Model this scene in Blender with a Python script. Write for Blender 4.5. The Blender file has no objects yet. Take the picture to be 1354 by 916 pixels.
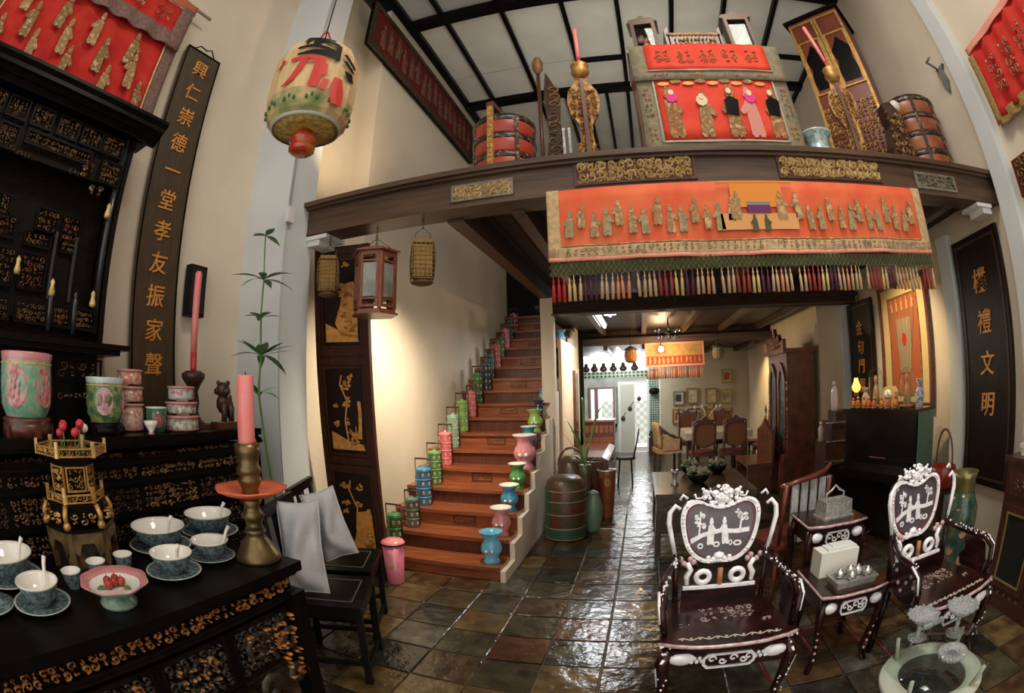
import bpy, bmesh, math, random
from mathutils import Vector, Matrix, Euler
R = math.radians
SC = bpy.context.scene
COL = SC.collection
# ------------------------------------------------------------------ camera (full-frame fisheye, equisolid)
H = 1.65
F_PX, YAW, PITCH, ROLL = 632.13, R(15.172), R(5.0), R(-1.3013)
fw = Vector((-math.sin(YAW)*math.cos(PITCH), math.cos(YAW)*math.cos(PITCH), math.sin(PITCH)))
rt = Vector((math.cos(YAW), math.sin(YAW), 0)); up = rt.cross(fw)
rt2 = math.cos(ROLL)*rt + math.sin(ROLL)*up; up2 = -math.sin(ROLL)*rt + math.cos(ROLL)*up
cam = bpy.data.cameras.new('camera'); cam_ob = bpy.data.objects.new('camera', cam); COL.objects.link(cam_ob)
mw = Matrix((rt2, up2, -fw)).transposed().to_4x4(); mw.translation = (0, 0, H); cam_ob.matrix_world = mw
cam.type = 'PANO'; cam.sensor_fit = 'HORIZONTAL'; cam.sensor_width = 36; cam.sensor_height = 36*916/1354
pc = cam if hasattr(cam, 'panorama_type') else cam.cycles
pc.panorama_type = 'FISHEYE_EQUISOLID'; pc.fisheye_lens = F_PX/1354*36; pc.fisheye_fov = R(340)
cam.clip_start = .02
SC.camera = cam_ob
# ------------------------------------------------------------------ light
SC.view_settings.view_transform = 'Standard'; SC.view_settings.look = 'None'
SC.view_settings.gamma = 1; SC.view_settings.use_curve_mapping = False
SC.view_settings.exposure = 0.0
wd = bpy.data.worlds.new('sky'); SC.world = wd; wd.use_nodes = True
wd.node_tree.nodes['Background'].inputs[0].default_value = (1, .955, .885, 1)
wd.node_tree.nodes['Background'].inputs[1].default_value = 1.5
def lamp(name, kind, loc, power, col=(1, .8, .55), size=.1, target=None, spot=90, blend=.6):
    l = bpy.data.lights.new(name, kind); l.energy = power; l.color = col
    if kind == 'AREA': l.size = size
    else: l.shadow_soft_size = size
    if kind == 'SPOT': l.spot_size = R(spot); l.spot_blend = blend
    o = bpy.data.objects.new(name, l); COL.objects.link(o); o.location = loc
    if target: o.rotation_euler = (Vector(target)-Vector(loc)).to_track_quat('-Z', 'Y').to_euler()
    return o
WARM = (1, .74, .42)
# wall washers and shaded lamps of the house, with added fill lights among them
lamp('stair_wall_spot', 'SPOT', (-1.35, 3.7, 2.75), 230, (1, .84, .60), .08, (-2.4, 3.9, 1.1), 105, .95)
lamp('upper_wall_spot', 'SPOT', (-1.65, 2.95, 3.30), 45, WARM, .05, (-2.42, 3.1, 4.1), 95, .9)
lamp('picture_spot', 'SPOT', (2.1, 4.3, 2.80), 110, WARM, .05, (3.1, 4.6, 1.6), 85, .8)
lamp('dining_wall_spot', 'SPOT', (1.9, 9.2, 2.34), 80, WARM, .05, (2.66, 9.5, 1.2), 80, .8)
lamp('passage_spot', 'SPOT', (-.5, 7.2, 2.5), 45, WARM, .05, (-1.05, 7.0, 1.2), 80, .8)
lamp('pelmet_bulb', 'POINT', (.42, 8.45, 2.25), 30, WARM, .06)
lamp('passage_tubes', 'AREA', (-.45, 7.0, 2.55), 40, (.95, .98, 1), .5, (-.45, 7.0, 0))
lamp('kitchen_daylight', 'AREA', (-.5, 13.0, 2.2), 120, (.95, .98, 1), 1.6, (-.4, 11, .6))
lamp('hall_fill', 'AREA', (.9, 1.2, 5.9), 90, (1, .93, .82), 1.4, (.9, 1.4, 0))  # unseen overhead fill for the hall, no fitting
lamp('kitchen_tubes', 'AREA', (-.4, 10.4, 2.30), 45, (.95, 1, .97), .7, (-.4, 11.2, .8))
lamp('armchair_fill_spot', 'SPOT', (.95, 1.1, 4.6), 260, (1, .97, .95), .05, (1.05, 2.15, .6), 46, .7)  # added spot without a fitting, brightens the pearl inlay of the armchairs
lamp('ceiling_fill', 'AREA', (.5, 4.9, 3.5), 24, (1, .95, .84), 1.6, (.5, 4.9, 6))  # added area light facing up, lifts the ceiling panels
lamp('stair_fill_spot', 'SPOT', (-1.45, 3.2, 2.78), 150, (1, .86, .64), .08, (-1.9, 5.4, 1.0), 75, .9)  # extra spot without a fitting, added to brighten the steps

# ------------------------------------------------------------------ helpers
def ray(x, y):
    """direction through a pixel of the 1354 x 916 frame"""
    u, v = x-677, 458-y; r = math.hypot(u, v); th = 2*math.asin(r/(2*F_PX)); k = math.sin(th)/r if r > 1e-6 else 1/F_PX
    return rt2*(u*k)+up2*(v*k)+fw*math.cos(th)
CC = Vector((0, 0, H))
def onZ(x, y, z): d = ray(x, y); return CC+d*((z-H)/d.z)
def onX(x, y, X): d = ray(x, y); return CC+d*(X/d.x)
def onY(x, y, Y): d = ray(x, y); return CC+d*(Y/d.y)
def at(x, y, dist): return CC+ray(x, y)*dist
JOINED = {'carving', 'relief', 'carved_panel', 'frieze', 'base_panel', 'hanging_bracket', 'skirt_carving', 'scroll_bracket', 'embroidered_flower', 'painted_flowers', 'inlay', 'inlay_scroll', 'lattice', 'net', 'openwork', 'crest_carving', 'border_pattern', 'rail_carving'}   # ornament too small to pick apart
class MB:
    def __init__(s): s.v = []; s.f = []; s.sm = []
    def raw(s, vs, fs, T=None, smooth=False):
        n = len(s.v)
        s.v += [tuple(T @ Vector(p)) for p in vs] if T is not None else [tuple(p) for p in vs]
        s.f += [[i+n for i in f] for f in fs]; s.sm += [smooth]*len(fs); return s
    def add(s, o, T=None):
        n = len(s.v)
        s.v += [tuple(T @ Vector(p)) for p in o.v] if T is not None else o.v
        s.f += [[i+n for i in f] for f in o.f]; s.sm += o.sm; return s
    def box(s, c, d, T=None, rz=0, taper=1.0):
        x, y, z = d[0]/2, d[1]/2, d[2]/2; vs = []
        cz, sz = math.cos(rz), math.sin(rz)
        for k in (-1, 1):
            t = taper if k > 0 else 1
            for a, b in ((-1, -1), (1, -1), (1, 1), (-1, 1)):
                px, py = a*x*t, b*y*t
                vs.append((c[0]+px*cz-py*sz, c[1]+px*sz+py*cz, c[2]+k*z))
        return s.raw(vs, [(0, 3, 2, 1), (4, 5, 6, 7), (0, 1, 5, 4), (1, 2, 6, 5), (2, 3, 7, 6), (3, 0, 4, 7)], T)
    def lathe(s, prof, c=(0, 0, 0), n=20, T=None, smooth=True, cap=True, sx=1, sy=1, ph=0, ripple=None):
        vs = []; fs = []; m = len(prof)
        for r, z in prof:
            for i in range(n):
                a = 2*math.pi*i/n+ph; rr = r*(1+(ripple[1]*math.cos(ripple[0]*a) if ripple else 0))
                vs.append((c[0]+rr*math.cos(a)*sx, c[1]+rr*math.sin(a)*sy, c[2]+z))
        for j in range(m-1):
            for i in range(n):
                k = (i+1) % n; fs.append((j*n+i, j*n+k, (j+1)*n+k, (j+1)*n+i))
        s.raw(vs, fs, T, smooth)
        if cap:
            b = len(s.v)-len(vs)
            if prof[0][0] > 1e-4: s.f.append([b+i for i in range(n)][::-1]); s.sm.append(False)
            if prof[-1][0] > 1e-4: s.f.append([b+(m-1)*n+i for i in range(n)]); s.sm.append(False)
        return s
    def tube(s, pts, r, n=6, T=None, closed=False, smooth=True):
        P = [Vector(p) for p in pts]; m = len(P); vs = []; fs = []
        rr = r if isinstance(r, (list, tuple)) else [r]*m
        ref = None
        for i, p in enumerate(P):
            a = P[(i+1) % m] if (closed or i < m-1) else p; b = P[i-1] if (closed or i > 0) else p
            t = (a-b).normalized() if (a-b).length > 1e-9 else Vector((0, 0, 1))
            if ref is None: ref = Vector((0, 0, 1)) if abs(t.z) < .9 else Vector((1, 0, 0))
            u = (ref-t*ref.dot(t))
            if u.length < 1e-5: u = t.orthogonal()
            u.normalize(); w = t.cross(u); ref = u
            for k in range(n):
                g = 2*math.pi*k/n; vs.append(p+(u*math.cos(g)+w*math.sin(g))*rr[i])
        for i in range(m if closed else m-1):
            j = (i+1) % m
            for k in range(n): fs.append((i*n+k, i*n+(k+1) % n, j*n+(k+1) % n, j*n+k))
        if not closed: fs += [tuple(range(n))[::-1], tuple((m-1)*n+k for k in range(n))]
        return s.raw(vs, fs, T, smooth)
    def prism(s, poly, d, T=None, z0=0):
        """polygon in local xy, extruded along +z by d"""
        n = len(poly); vs = [(p[0], p[1], z0) for p in poly]+[(p[0], p[1], z0+d) for p in poly]
        ar = sum(poly[i-1][0]*poly[i][1]-poly[i][0]*poly[i-1][1] for i in range(n))
        idx = list(range(n)) if ar > 0 else list(range(n))[::-1]
        fs = [tuple(idx[::-1]), tuple(i+n for i in idx)]
        for a in range(n):
            i, j = idx[a], idx[(a+1) % n]; fs.append((i, j, j+n, i+n))
        return s.raw(vs, fs, T)
    def ball(s, c, r, T=None, n=8, m=5, sc=(1, 1, 1)):
        pr = [(math.sin(math.pi*j/m)*1.0, -math.cos(math.pi*j/m)) for j in range(m+1)]
        vs = []; fs = []
        for a, z in pr:
            for i in range(n):
                g = 2*math.pi*i/n; vs.append((c[0]+r*a*math.cos(g)*sc[0], c[1]+r*a*math.sin(g)*sc[1], c[2]+r*z*sc[2]))
        for j in range(m):
            for i in range(n): fs.append((j*n+i, j*n+(i+1) % n, (j+1)*n+(i+1) % n, (j+1)*n+i))
        return s.raw(vs, fs, T, True)
    def ribbon(s, pts, w, h, T=None):
        """raised stroke in local xy: triangular cross-section; w may be a list"""
        P = [Vector((p[0], p[1])) for p in pts]; m = len(P); ww = w if isinstance(w, (list, tuple)) else [w]*m
        vs = []; fs = []
        z0 = 0
        for i, p in enumerate(P):
            t = (P[min(i+1, m-1)]-P[max(i-1, 0)]); t = t.normalized() if t.length > 1e-9 else Vector((1, 0)); nn = Vector((-t.y, t.x))*ww[i]/2
            vs += [(p.x+nn.x, p.y+nn.y, z0), (p.x, p.y, h), (p.x-nn.x, p.y-nn.y, z0)]
        for i in range(m-1):
            a, b = 3*i, 3*i+3; fs += [(a+1, a, b, b+1), (a+2, a+1, b+1, b+2)]
        return s.raw(vs, fs, T, True)
    def ring(s, poly_o, poly_i, d, T=None):
        """frame between two polygons of equal count, extruded d"""
        n = len(poly_o); vs = []
        for z in (0, d): vs += [(p[0], p[1], z) for p in poly_o]+[(p[0], p[1], z) for p in poly_i]
        fs = []
        for i in range(n):
            j = (i+1) % n
            fs += [(2*n+i, 2*n+j, 3*n+j, 3*n+i), (i, j, 2*n+j, 2*n+i), (n+j, n+i, 3*n+i, 3*n+j), (j, i, n+i, n+j)]
        return s.raw(vs, fs, T)
    def grid(s, fn, nu, nv, T=None, thick=0, smooth=True):
        vs = [fn(i/nu, j/nv) for j in range(nv+1) for i in range(nu+1)]
        fs = [(j*(nu+1)+i, j*(nu+1)+i+1, (j+1)*(nu+1)+i+1, (j+1)*(nu+1)+i) for j in range(nv) for i in range(nu)]
        s.raw(vs, fs, T, smooth)
        return s
    def build(s, name, mat, parent=None, loc=None):
        me = bpy.data.meshes.new(name); me.from_pydata(s.v, [], s.f)
        me.polygons.foreach_set('use_smooth', s.sm); me.materials.append(mat)
        o = bpy.data.objects.new(name, me); COL.objects.link(o)
        if parent is not None: o.parent = parent
        if name in JOINED: o['kind'] = 'stuff'
        if loc is not None: o.location = loc
        return o
def Tm(loc=(0, 0, 0), rz=0, s=1, rx=0, ry=0): return Matrix.Translation(loc) @ Euler((rx, ry, rz)).to_matrix().to_4x4() @ (Matrix.Diagonal((s, s, s, 1)) if not isinstance(s, tuple) else Matrix.Diagonal((*s, 1)))
def face(o, d, tilt=0):
    """local xy plane standing on a wall: x along, y up, z outward; d = heading angle (degrees) of the outward normal"""
    a = R(d); z = Vector((math.cos(a), math.sin(a), 0)); y = Vector((0, 0, 1)); x = y.cross(z)
    m = Matrix((x, y, z)).transposed().to_4x4(); m.translation = o
    return m @ Matrix.Rotation(R(tilt), 4, 'X')
def tag(o, label=None, cat=None, group=None, kind=None):
    if label: o['label'] = label
    if cat: o['category'] = cat
    if group: o['group'] = group
    if kind: o['kind'] = kind
    return o
def thing(name, label, cat, T=None, group=None, kind=None):
    o = bpy.data.objects.new(name, None); COL.objects.link(o); o.empty_display_size = .05
    if T is not None: o.matrix_world = T if isinstance(T, Matrix) else Matrix.Translation(T)
    return tag(o, label, cat, group, kind)
def solo(name, mb, mat, label, cat, T=None, group=None, kind=None):
    o = mb.build(name, mat)
    if T is not None: o.matrix_world = T if isinstance(T, Matrix) else Matrix.Translation(T)
    return tag(o, label, cat, group, kind)
def copy_tree(o, parent=None, T=None, label=None):
    c = o.copy(); COL.objects.link(c); c.parent = parent
    if parent is None and T is not None: c.matrix_world = T if isinstance(T, Matrix) else Matrix.Translation(T)
    if label: c['label'] = label
    for ch in o.children: copy_tree(ch, c)
    return c
# ------------------------------------------------------------------ materials
MATS = {}
def mat(name, col, rough=.5, metal=0, col2=None, scale=6, lo=.35, hi=.65, pat='noise', bump=0, bscale=30, spec=.5, emit=0, stretch=(1, 1, 1), trans=0, coat=0, detail=4, col3=None, alpha=1, rand=0, bpat='noise', space='Object', trl=0):
    if name in MATS: return MATS[name]
    if rough >= .55 and spec == .5: spec = .15
    m = bpy.data.materials.new(name); m.use_nodes = True; nt = m.node_tree; b = nt.nodes['Principled BSDF']; L = nt.links
    b.inputs['Base Color'].default_value = (*col, 1); b.inputs['Roughness'].default_value = rough; b.inputs['Metallic'].default_value = metal
    b.inputs['Specular IOR Level'].default_value = spec
    if coat: b.inputs['Coat Weight'].default_value = coat; b.inputs['Coat Roughness'].default_value = .08
    if trans: b.inputs['Transmission Weight'].default_value = trans
    if alpha < 1: b.inputs['Alpha'].default_value = alpha
    if emit: b.inputs['Emission Color'].default_value = (*col, 1); b.inputs['Emission Strength'].default_value = emit
    co = None
    if col2 or bump:
        tc = nt.nodes.new('ShaderNodeTexCoord'); mp = nt.nodes.new('ShaderNodeMapping'); L.new(tc.outputs[space], mp.inputs[0]); mp.inputs['Scale'].default_value = stretch
        co = mp.outputs[0]
        if rand:
            oi = nt.nodes.new('ShaderNodeObjectInfo'); vm = nt.nodes.new('ShaderNodeVectorMath'); vm.operation = 'SCALE'; cx = nt.nodes.new('ShaderNodeCombineXYZ')
            for k in range(3): L.new(oi.outputs['Random'], cx.inputs[k])
            L.new(cx.outputs[0], vm.inputs[0]); vm.inputs['Scale'].default_value = 37
            va = nt.nodes.new('ShaderNodeVectorMath'); L.new(co, va.inputs[0]); L.new(vm.outputs[0], va.inputs[1]); co = va.outputs[0]
    def tex(p, sc):
        if p == 'voronoi': t = nt.nodes.new('ShaderNodeTexVoronoi'); o = t.outputs['Distance']
        elif p == 'wave': t = nt.nodes.new('ShaderNodeTexWave'); t.inputs['Distortion'].default_value = 3; t.inputs['Detail'].default_value = 3; o = t.outputs['Fac']
        elif p == 'check': t = nt.nodes.new('ShaderNodeTexChecker'); o = t.outputs['Fac']
        else: t = nt.nodes.new('ShaderNodeTexNoise'); t.inputs['Detail'].default_value = detail; o = t.outputs['Fac']
        t.inputs['Scale'].default_value = sc; L.new(co, t.inputs['Vector']); return o
    if col2:
        rp = nt.nodes.new('ShaderNodeValToRGB'); e = rp.color_ramp.elements
        e[0].position = lo; e[0].color = (*col, 1); e[1].position = hi; e[1].color = (*col2, 1)
        if col3: q = e.new((lo+hi)/2); q.color = (*col3, 1)
        L.new(tex(pat, scale), rp.inputs[0]); L.new(rp.outputs[0], b.inputs['Base Color'])
    if bump:
        bn = nt.nodes.new('ShaderNodeBump'); bn.inputs['Strength'].default_value = bump; bn.inputs['Distance'].default_value = .02
        L.new(tex(bpat, bscale), bn.inputs['Height']); L.new(bn.outputs[0], b.inputs['Normal'])
    if trl:
        tr = nt.nodes.new('ShaderNodeBsdfTranslucent'); tr.inputs[0].default_value = (*col, 1); mx = nt.nodes.new('ShaderNodeMixShader'); mx.inputs[0].default_value = trl
        L.new(b.outputs[0], mx.inputs[1]); L.new(tr.outputs[0], mx.inputs[2]); L.new(mx.outputs[0], nt.nodes['Material Output'].inputs[0])
    MATS[name] = m; return m
wall_m = mat('plaster_cream', (.74, .65, .53), .85, col2=(.62, .54, .43), scale=1.2, lo=.35, hi=.75, bump=.12, bscale=40, space='Object')
wallg_m = mat('plaster_blue_white', (.70, .72, .72), .8, col2=(.58, .61, .62), scale=1.5, lo=.3, hi=.8, bump=.1, bscale=40)
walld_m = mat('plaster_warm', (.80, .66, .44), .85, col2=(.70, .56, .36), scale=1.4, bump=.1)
ceil_m = mat('ceiling_white', (.80, .79, .72), .8, col2=(.70, .69, .62), scale=2)
black_m = mat('black_lacquer', (.0035, .003, .0028), .33, col2=(.007, .005, .004), scale=9, spec=.12)
blackw_m = mat('black_wood', (.004, .003, .0025), .5, spec=.10, col2=(.011, .007, .005), scale=12, stretch=(1, 1, 6), bump=.06)
dwood_m = mat('dark_brown_wood', (.055, .030, .018), .42, col2=(.10, .055, .030), scale=5, stretch=(1, 8, 8), bump=.1, bscale=20, pat='noise')
beam_m = mat('beam_wood', (.060, .034, .020), .45, col2=(.12, .068, .040), scale=3, stretch=(.6, 8, 8), bump=.15, bscale=12)
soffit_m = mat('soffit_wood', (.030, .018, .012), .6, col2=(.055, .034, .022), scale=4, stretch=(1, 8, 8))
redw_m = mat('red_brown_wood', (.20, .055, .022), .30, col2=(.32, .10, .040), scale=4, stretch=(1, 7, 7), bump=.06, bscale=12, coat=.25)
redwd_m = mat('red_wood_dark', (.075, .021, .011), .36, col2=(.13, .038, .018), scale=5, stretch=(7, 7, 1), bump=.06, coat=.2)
rose_m = mat('rosewood', (.010, .003, .003), .22, col2=(.030, .007, .006), scale=7, stretch=(1, 1, 5), spec=.3, coat=.15)
gilt_m = mat('gilt', (.68, .40, .11), .40, .5, col2=(.36, .18, .05), scale=26, lo=.3, hi=.75, bump=.25, bscale=70)
giltd_m = mat('gilt_worn', (.36, .19, .07), .5, .15, col2=(.12, .055, .025), scale=22, lo=.35, hi=.7, bump=.3, bscale=60)
gilts_m = mat('gilt_pale', (.80, .58, .25), .45, .15, col2=(.42, .25, .08), scale=30, lo=.35, hi=.75, bump=.25, bscale=60)
ochre_m = mat('gold_inlay', (.78, .36, .08), .5, .1, col2=(.58, .24, .045), scale=18)
orange_m = mat('gold_brush', (.80, .36, .09), .45, .2, col2=(.62, .25, .05), scale=20)
pearl_m = mat('mother_of_pearl', (.97, .95, .96), .14, 0, col2=(.70, .66, .72), scale=30, lo=.45, hi=.8, coat=.6)
white_m = mat('white_porcelain', (.86, .83, .76), .12, coat=.5)
whitep_m = mat('white_paint', (.75, .74, .71), .5)
brass_m = mat('brass', (.22, .16, .07), .36, .8, col2=(.11, .075, .035), scale=14, lo=.3, hi=.8)
silver_m = mat('silver', (.62, .62, .60), .25, .85, col2=(.38, .37, .35), scale=25, bump=.3, bscale=80)
leaf_m = mat('leaf_green', (.06, .17, .03), .45, col2=(.12, .27, .06), scale=12)
pinkc_m = mat('pink_candle', (.85, .20, .20), .4, col2=(.78, .28, .26), scale=12)
redc_m = mat('red_candle', (.52, .03, .04), .4)
def thin_glass(name, tint=(.96, .98, .97), blend=.12, rough=.03):
    m = bpy.data.materials.new(name); m.use_nodes = True; nt = m.node_tree; nt.nodes.remove(nt.nodes['Principled BSDF'])
    tr = nt.nodes.new('ShaderNodeBsdfTransparent'); tr.inputs[0].default_value = (*tint, 1); gl = nt.nodes.new('ShaderNodeBsdfGlossy'); gl.inputs['Roughness'].default_value = rough
    lw = nt.nodes.new('ShaderNodeLayerWeight'); lw.inputs[0].default_value = blend; mx = nt.nodes.new('ShaderNodeMixShader')
    mu = nt.nodes.new('ShaderNodeMath'); mu.operation = 'MULTIPLY'; mu.inputs[1].default_value = .6; nt.links.new(lw.outputs['Facing'], mu.inputs[0]); nt.links.new(mu.outputs[0], mx.inputs[0]); nt.links.new(tr.outputs[0], mx.inputs[1]); nt.links.new(gl.outputs[0], mx.inputs[2]); nt.links.new(mx.outputs[0], nt.nodes['Material Output'].inputs[0])
    MATS[name] = m; return m
glass_m = thin_glass('clear_glass', (.90, .95, .93), .12)

# ================================================================== the setting
rnd = random.Random(7)
XL, XS, XR, XR2 = -2.80, -2.40, 3.15, 2.66      # left wall, stairwell wall, right wall, right wall of the rear room
YB, YC, YF, ZC = 2.70, 5.9, 11.75, 6.14          # mezzanine beam, inner beam, far wall, ceiling
ZM = 3.06                                        # mezzanine top
def struct(name, mb, m, label=None): return tag(mb.build(name, m), label, None, None, 'structure')
# floor of slate tiles
grout_m = mat('grout', (.10, .085, .07), .5)
fl = struct('floor', MB().box((.2, 5.4, -.05), (6.2, 14.6, .076)), grout_m, 'wet looking multicolour slate tile floor')
TW, TD = .3505, .3225
slates = [mat('slate_%d' % i, a, .16, col2=b, col3=c, scale=7, lo=.3, hi=.72, bump=.55, bscale=9, space='Object', rand=1, detail=6, spec=.6)
          for i, (a, b, c) in enumerate([((.030, .017, .009), (.12, .07, .030), (.065, .036, .018)), ((.022, .018, .012), (.09, .075, .040), (.05, .040, .022)),
                                         ((.045, .018, .009), (.16, .075, .030), (.09, .038, .018)), ((.010, .010, .008), (.045, .042, .032), (.022, .021, .016)),
                                         ((.055, .032, .012), (.20, .13, .05), (.11, .07, .028)), ((.028, .024, .018), (.13, .12, .09), (.06, .055, .042))])]
tmesh = []
for i, sm in enumerate(slates):
    b = MB(); rr = random.Random(i)
    w, d = TW-.007, TD-.007
    def tz(u, v, rr=rr, q=[rr.uniform(-1, 1) for _ in range(4)]):
        e = min(u, 1-u, v, 1-v)
        return (-w/2+w*u, -d/2+d*v, (0 if e > .01 else -.003)+.0012*(q[0]*math.sin(5*u+q[1])+q[2]*math.cos(4*v+q[3])))
    us = [0, .02, .5, .98, 1]
    vs = [tz(u, v) for v in us for u in us]
    b.raw(vs, [(j*5+k, j*5+k+1, j*5+k+6, j*5+k+5) for j in range(4) for k in range(4)], None, False)
    b.raw([(-w/2, -d/2, -.012), (w/2, -d/2, -.012), (w/2, d/2, -.012), (-w/2, d/2, -.012)], [(3, 2, 1, 0)])
    o = b.build('tile', sm, fl); tmesh.append(o.data); bpy.data.objects.remove(o)
rest = [MB() for _ in slates]
y0 = 2.404-TD*8; x0 = -.161-TW*8
for j in range(40):
    for i in range(19):
        x, y = x0+(i+.5)*TW+(0), y0+(j+.5)*TD
        if x > XR-.1 or x < XL+.1 or y > YF+.1: continue
        if x < -1.15 and y > 3.7: continue
        k = rnd.choices(range(6), (5, 5, 3, 2, 3, 2))[0]
        if 1.1 < y < 6.0:
            o = bpy.data.objects.new('tile', tmesh[k]); COL.objects.link(o); o.parent = fl; o.location = (x, y, rnd.uniform(-.0012, .0012))
            o.rotation_euler = (rnd.gauss(0, .002), rnd.gauss(0, .002), math.pi*rnd.randint(0, 1))
        else:
            rest[k].add(MB().box((0, 0, -.006), (TW-.007, TD-.007, .012)), Tm((x, y, 0)))
for k, b in enumerate(rest):
    if b.v: tag(b.build('distant_tiles', slates[k], fl), kind='stuff')
# walls
def slab(name, lo, hi, m, label=None):
    return struct(name, MB().box([(a+b)/2 for a, b in zip(lo, hi)], [b-a for a, b in zip(lo, hi)]), m, label)
slab('wall_left', (XL-.2, -2.5, 0), (XL, 2.50, ZC), wall_m, 'cream plaster wall behind the ancestral altar')
slab('wall_stairwell', (XL-.2, 3.64, 0), (XS, 12.0, ZC), wall_m, 'cream plaster wall beside the staircase')
slab('wall_recess', (XL-.2, 2.50, 0), (-2.62, 3.64, ZC), wall_m, 'recessed cream wall behind the inlaid door leaf')
slab('trim_1', (XL, 2.46, 0), (-2.34, 2.78, ZC), wallg_m, 'bluish white pilaster carrying the mezzanine beam')
slab('wall_right', (XR, -2.5, 0), (XR+.2, 9.2, ZC), wall_m, 'cream plaster wall behind the piano')
slab('wall_right_rear', (XR2, 6.47, 0), (XR+.2, YF+.2, 2.9), walld_m, 'warm lit wall of the rear dining room')
for k, (ya, yb) in enumerate(((2.42, 2.62), (3.58, 3.78), (6.34, 6.47))):
    slab('trim_%d' % (k+2), ((XR-.10, XR-.07, XR-.14)[k], ya, 0), (XR+.02, yb, ZC if k == 0 else 2.8), wallg_m)
# far wall with kitchen window and door opening
FW = YF
def farbox(x0, x1, z0, z1, m, name='wall_far', d=.12):
    return slab(name, (x0, FW, z0), (x1, FW+d, z1), m)
def fx(x, y): p = onY(x, y, FW); return p.x, p.z
# ceiling with battens and panels
cl = struct('ceiling', MB().box((.4, 4.4, ZC+.16), (6.3, 9.2, .04)).box((.4, 1.6, ZC+.16), (.02, .02, .02)), black_m, 'white boarded ceiling divided by black battens')
bx = [-2.30, -1.875, -1.165, -.43, .235, .915, 1.60, 2.29, 3.12]; by = [4.05, 6.2, 9.0]
skyp_m = mat('skylight_pane', (.80, .81, .80), .5, trl=.55)
def cpanel(x0, x1, y0, y1, m=ceil_m, n='ceiling_panel', z=ZC):
    MB().box(((x0+x1)/2, (y0+y1)/2, z+.045), (x1-x0-.012, y1-y0-.012, .03)).build(n, m, cl)
for i in range(len(bx)-1):
    for (a, b) in ((4.05, 5.46), (5.46, 6.2), (6.2, 7.6), (7.6, 9.0)): cpanel(bx[i], bx[i+1], a, b)
    for (a, b) in ((.6, 2.3), (2.3, 4.05)): cpanel(bx[i], bx[i+1], a, b, skyp_m, 'skylight_pane')
for i, x in enumerate(bx):
    w = .055
    MB().box((x, 4.8, ZC+.01), (w, 8.4, .10)).build('batten', black_m, cl)
for y, w in ((4.05, .16), (6.22, .16), (2.3, .07), (.6, .1), (9.0, .1)):
    MB().box((.4, y, ZC-.005), (5.5, w, .12)).build('batten', black_m, cl)
for i in (3, 5, 7): MB().box(((bx[i]+bx[i+1])/2, 5.46, ZC+.01), (bx[i+1]-bx[i], .06, .09)).build('batten', black_m, cl)
for x in (-.75, -.1): MB().box((x, 7.6, ZC+.01), (.05, 2.7, .09)).build('batten', black_m, cl)
slab('ceiling_front', (XL, -2.5, ZC), (XR, .6, ZC+.15), ceil_m)
slab('wall_upper_rear', (XS, 9.0, 2.9), (XR, 9.15, ZC), ceil_m, 'pale wall at the back of the upper floor')
# mezzanine: front beam, floor, trimmer, joists
bm_ = struct('mezzanine_beam', MB().box((.41, YB+.11, 2.93), (5.6, .20, .21)), beam_m, 'long dark timber beam across the hall carrying gilded carvings')
MB().box((.41, YB+.09, 3.048), (5.6, .30, .036)).build('cap_moulding', beam_m, bm_)
MB().box((.41, YB+.1, 3.022), (5.6, .26, .02)).build('cove_moulding', beam_m, bm_)
MB().box((.41, YB+.115, 2.822), (5.6, .225, .022)).build('bottom_moulding', beam_m, bm_)
for sx, x in ((1, XS+.06), (-1, XR-.12)):
    MB().box((x+sx*.10, YB+.13, 2.79), (.2, .24, .03)).box((x+sx*.06, YB+.13, 2.755), (.12, .2, .05)).build('corbel', whitep_m, bm_)
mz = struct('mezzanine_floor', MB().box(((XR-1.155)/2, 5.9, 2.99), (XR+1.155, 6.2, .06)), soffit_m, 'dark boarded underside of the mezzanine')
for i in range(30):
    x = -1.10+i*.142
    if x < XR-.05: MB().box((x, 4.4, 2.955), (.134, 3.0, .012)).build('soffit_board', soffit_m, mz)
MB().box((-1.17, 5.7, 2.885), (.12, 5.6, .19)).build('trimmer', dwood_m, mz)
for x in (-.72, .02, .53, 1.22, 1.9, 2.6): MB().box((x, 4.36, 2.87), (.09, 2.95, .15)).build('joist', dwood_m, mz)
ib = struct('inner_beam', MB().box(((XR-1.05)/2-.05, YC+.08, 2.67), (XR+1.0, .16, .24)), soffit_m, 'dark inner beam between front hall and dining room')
MB().box(((XR-1.05)/2-.05, YC-.012, 2.56), (XR+1.0, .03, .02)).build('bottom_moulding', beam_m, ib)
col = slab('trim_6', (-1.215, YC-.02, 0), (-1.055, YC+.14, 2.78), wall_m, 'cream square column beside the staircase')
# rear ceiling
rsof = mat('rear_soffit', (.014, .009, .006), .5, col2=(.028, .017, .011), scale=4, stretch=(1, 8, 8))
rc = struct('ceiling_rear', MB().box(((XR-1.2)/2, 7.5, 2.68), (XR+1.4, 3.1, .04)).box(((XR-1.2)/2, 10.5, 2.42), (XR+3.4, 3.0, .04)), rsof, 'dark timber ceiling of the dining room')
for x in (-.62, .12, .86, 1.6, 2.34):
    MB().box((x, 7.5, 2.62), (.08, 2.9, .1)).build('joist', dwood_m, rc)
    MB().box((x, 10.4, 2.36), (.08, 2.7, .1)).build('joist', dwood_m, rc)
MB().box((.8, 9.0, 2.46), (3.8, .14, .14)).build('cross_beam', beam_m, rc); MB().box((.8, 9.05, 2.58), (4.4, .04, .26)).build('fascia', soffit_m, rc)
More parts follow.
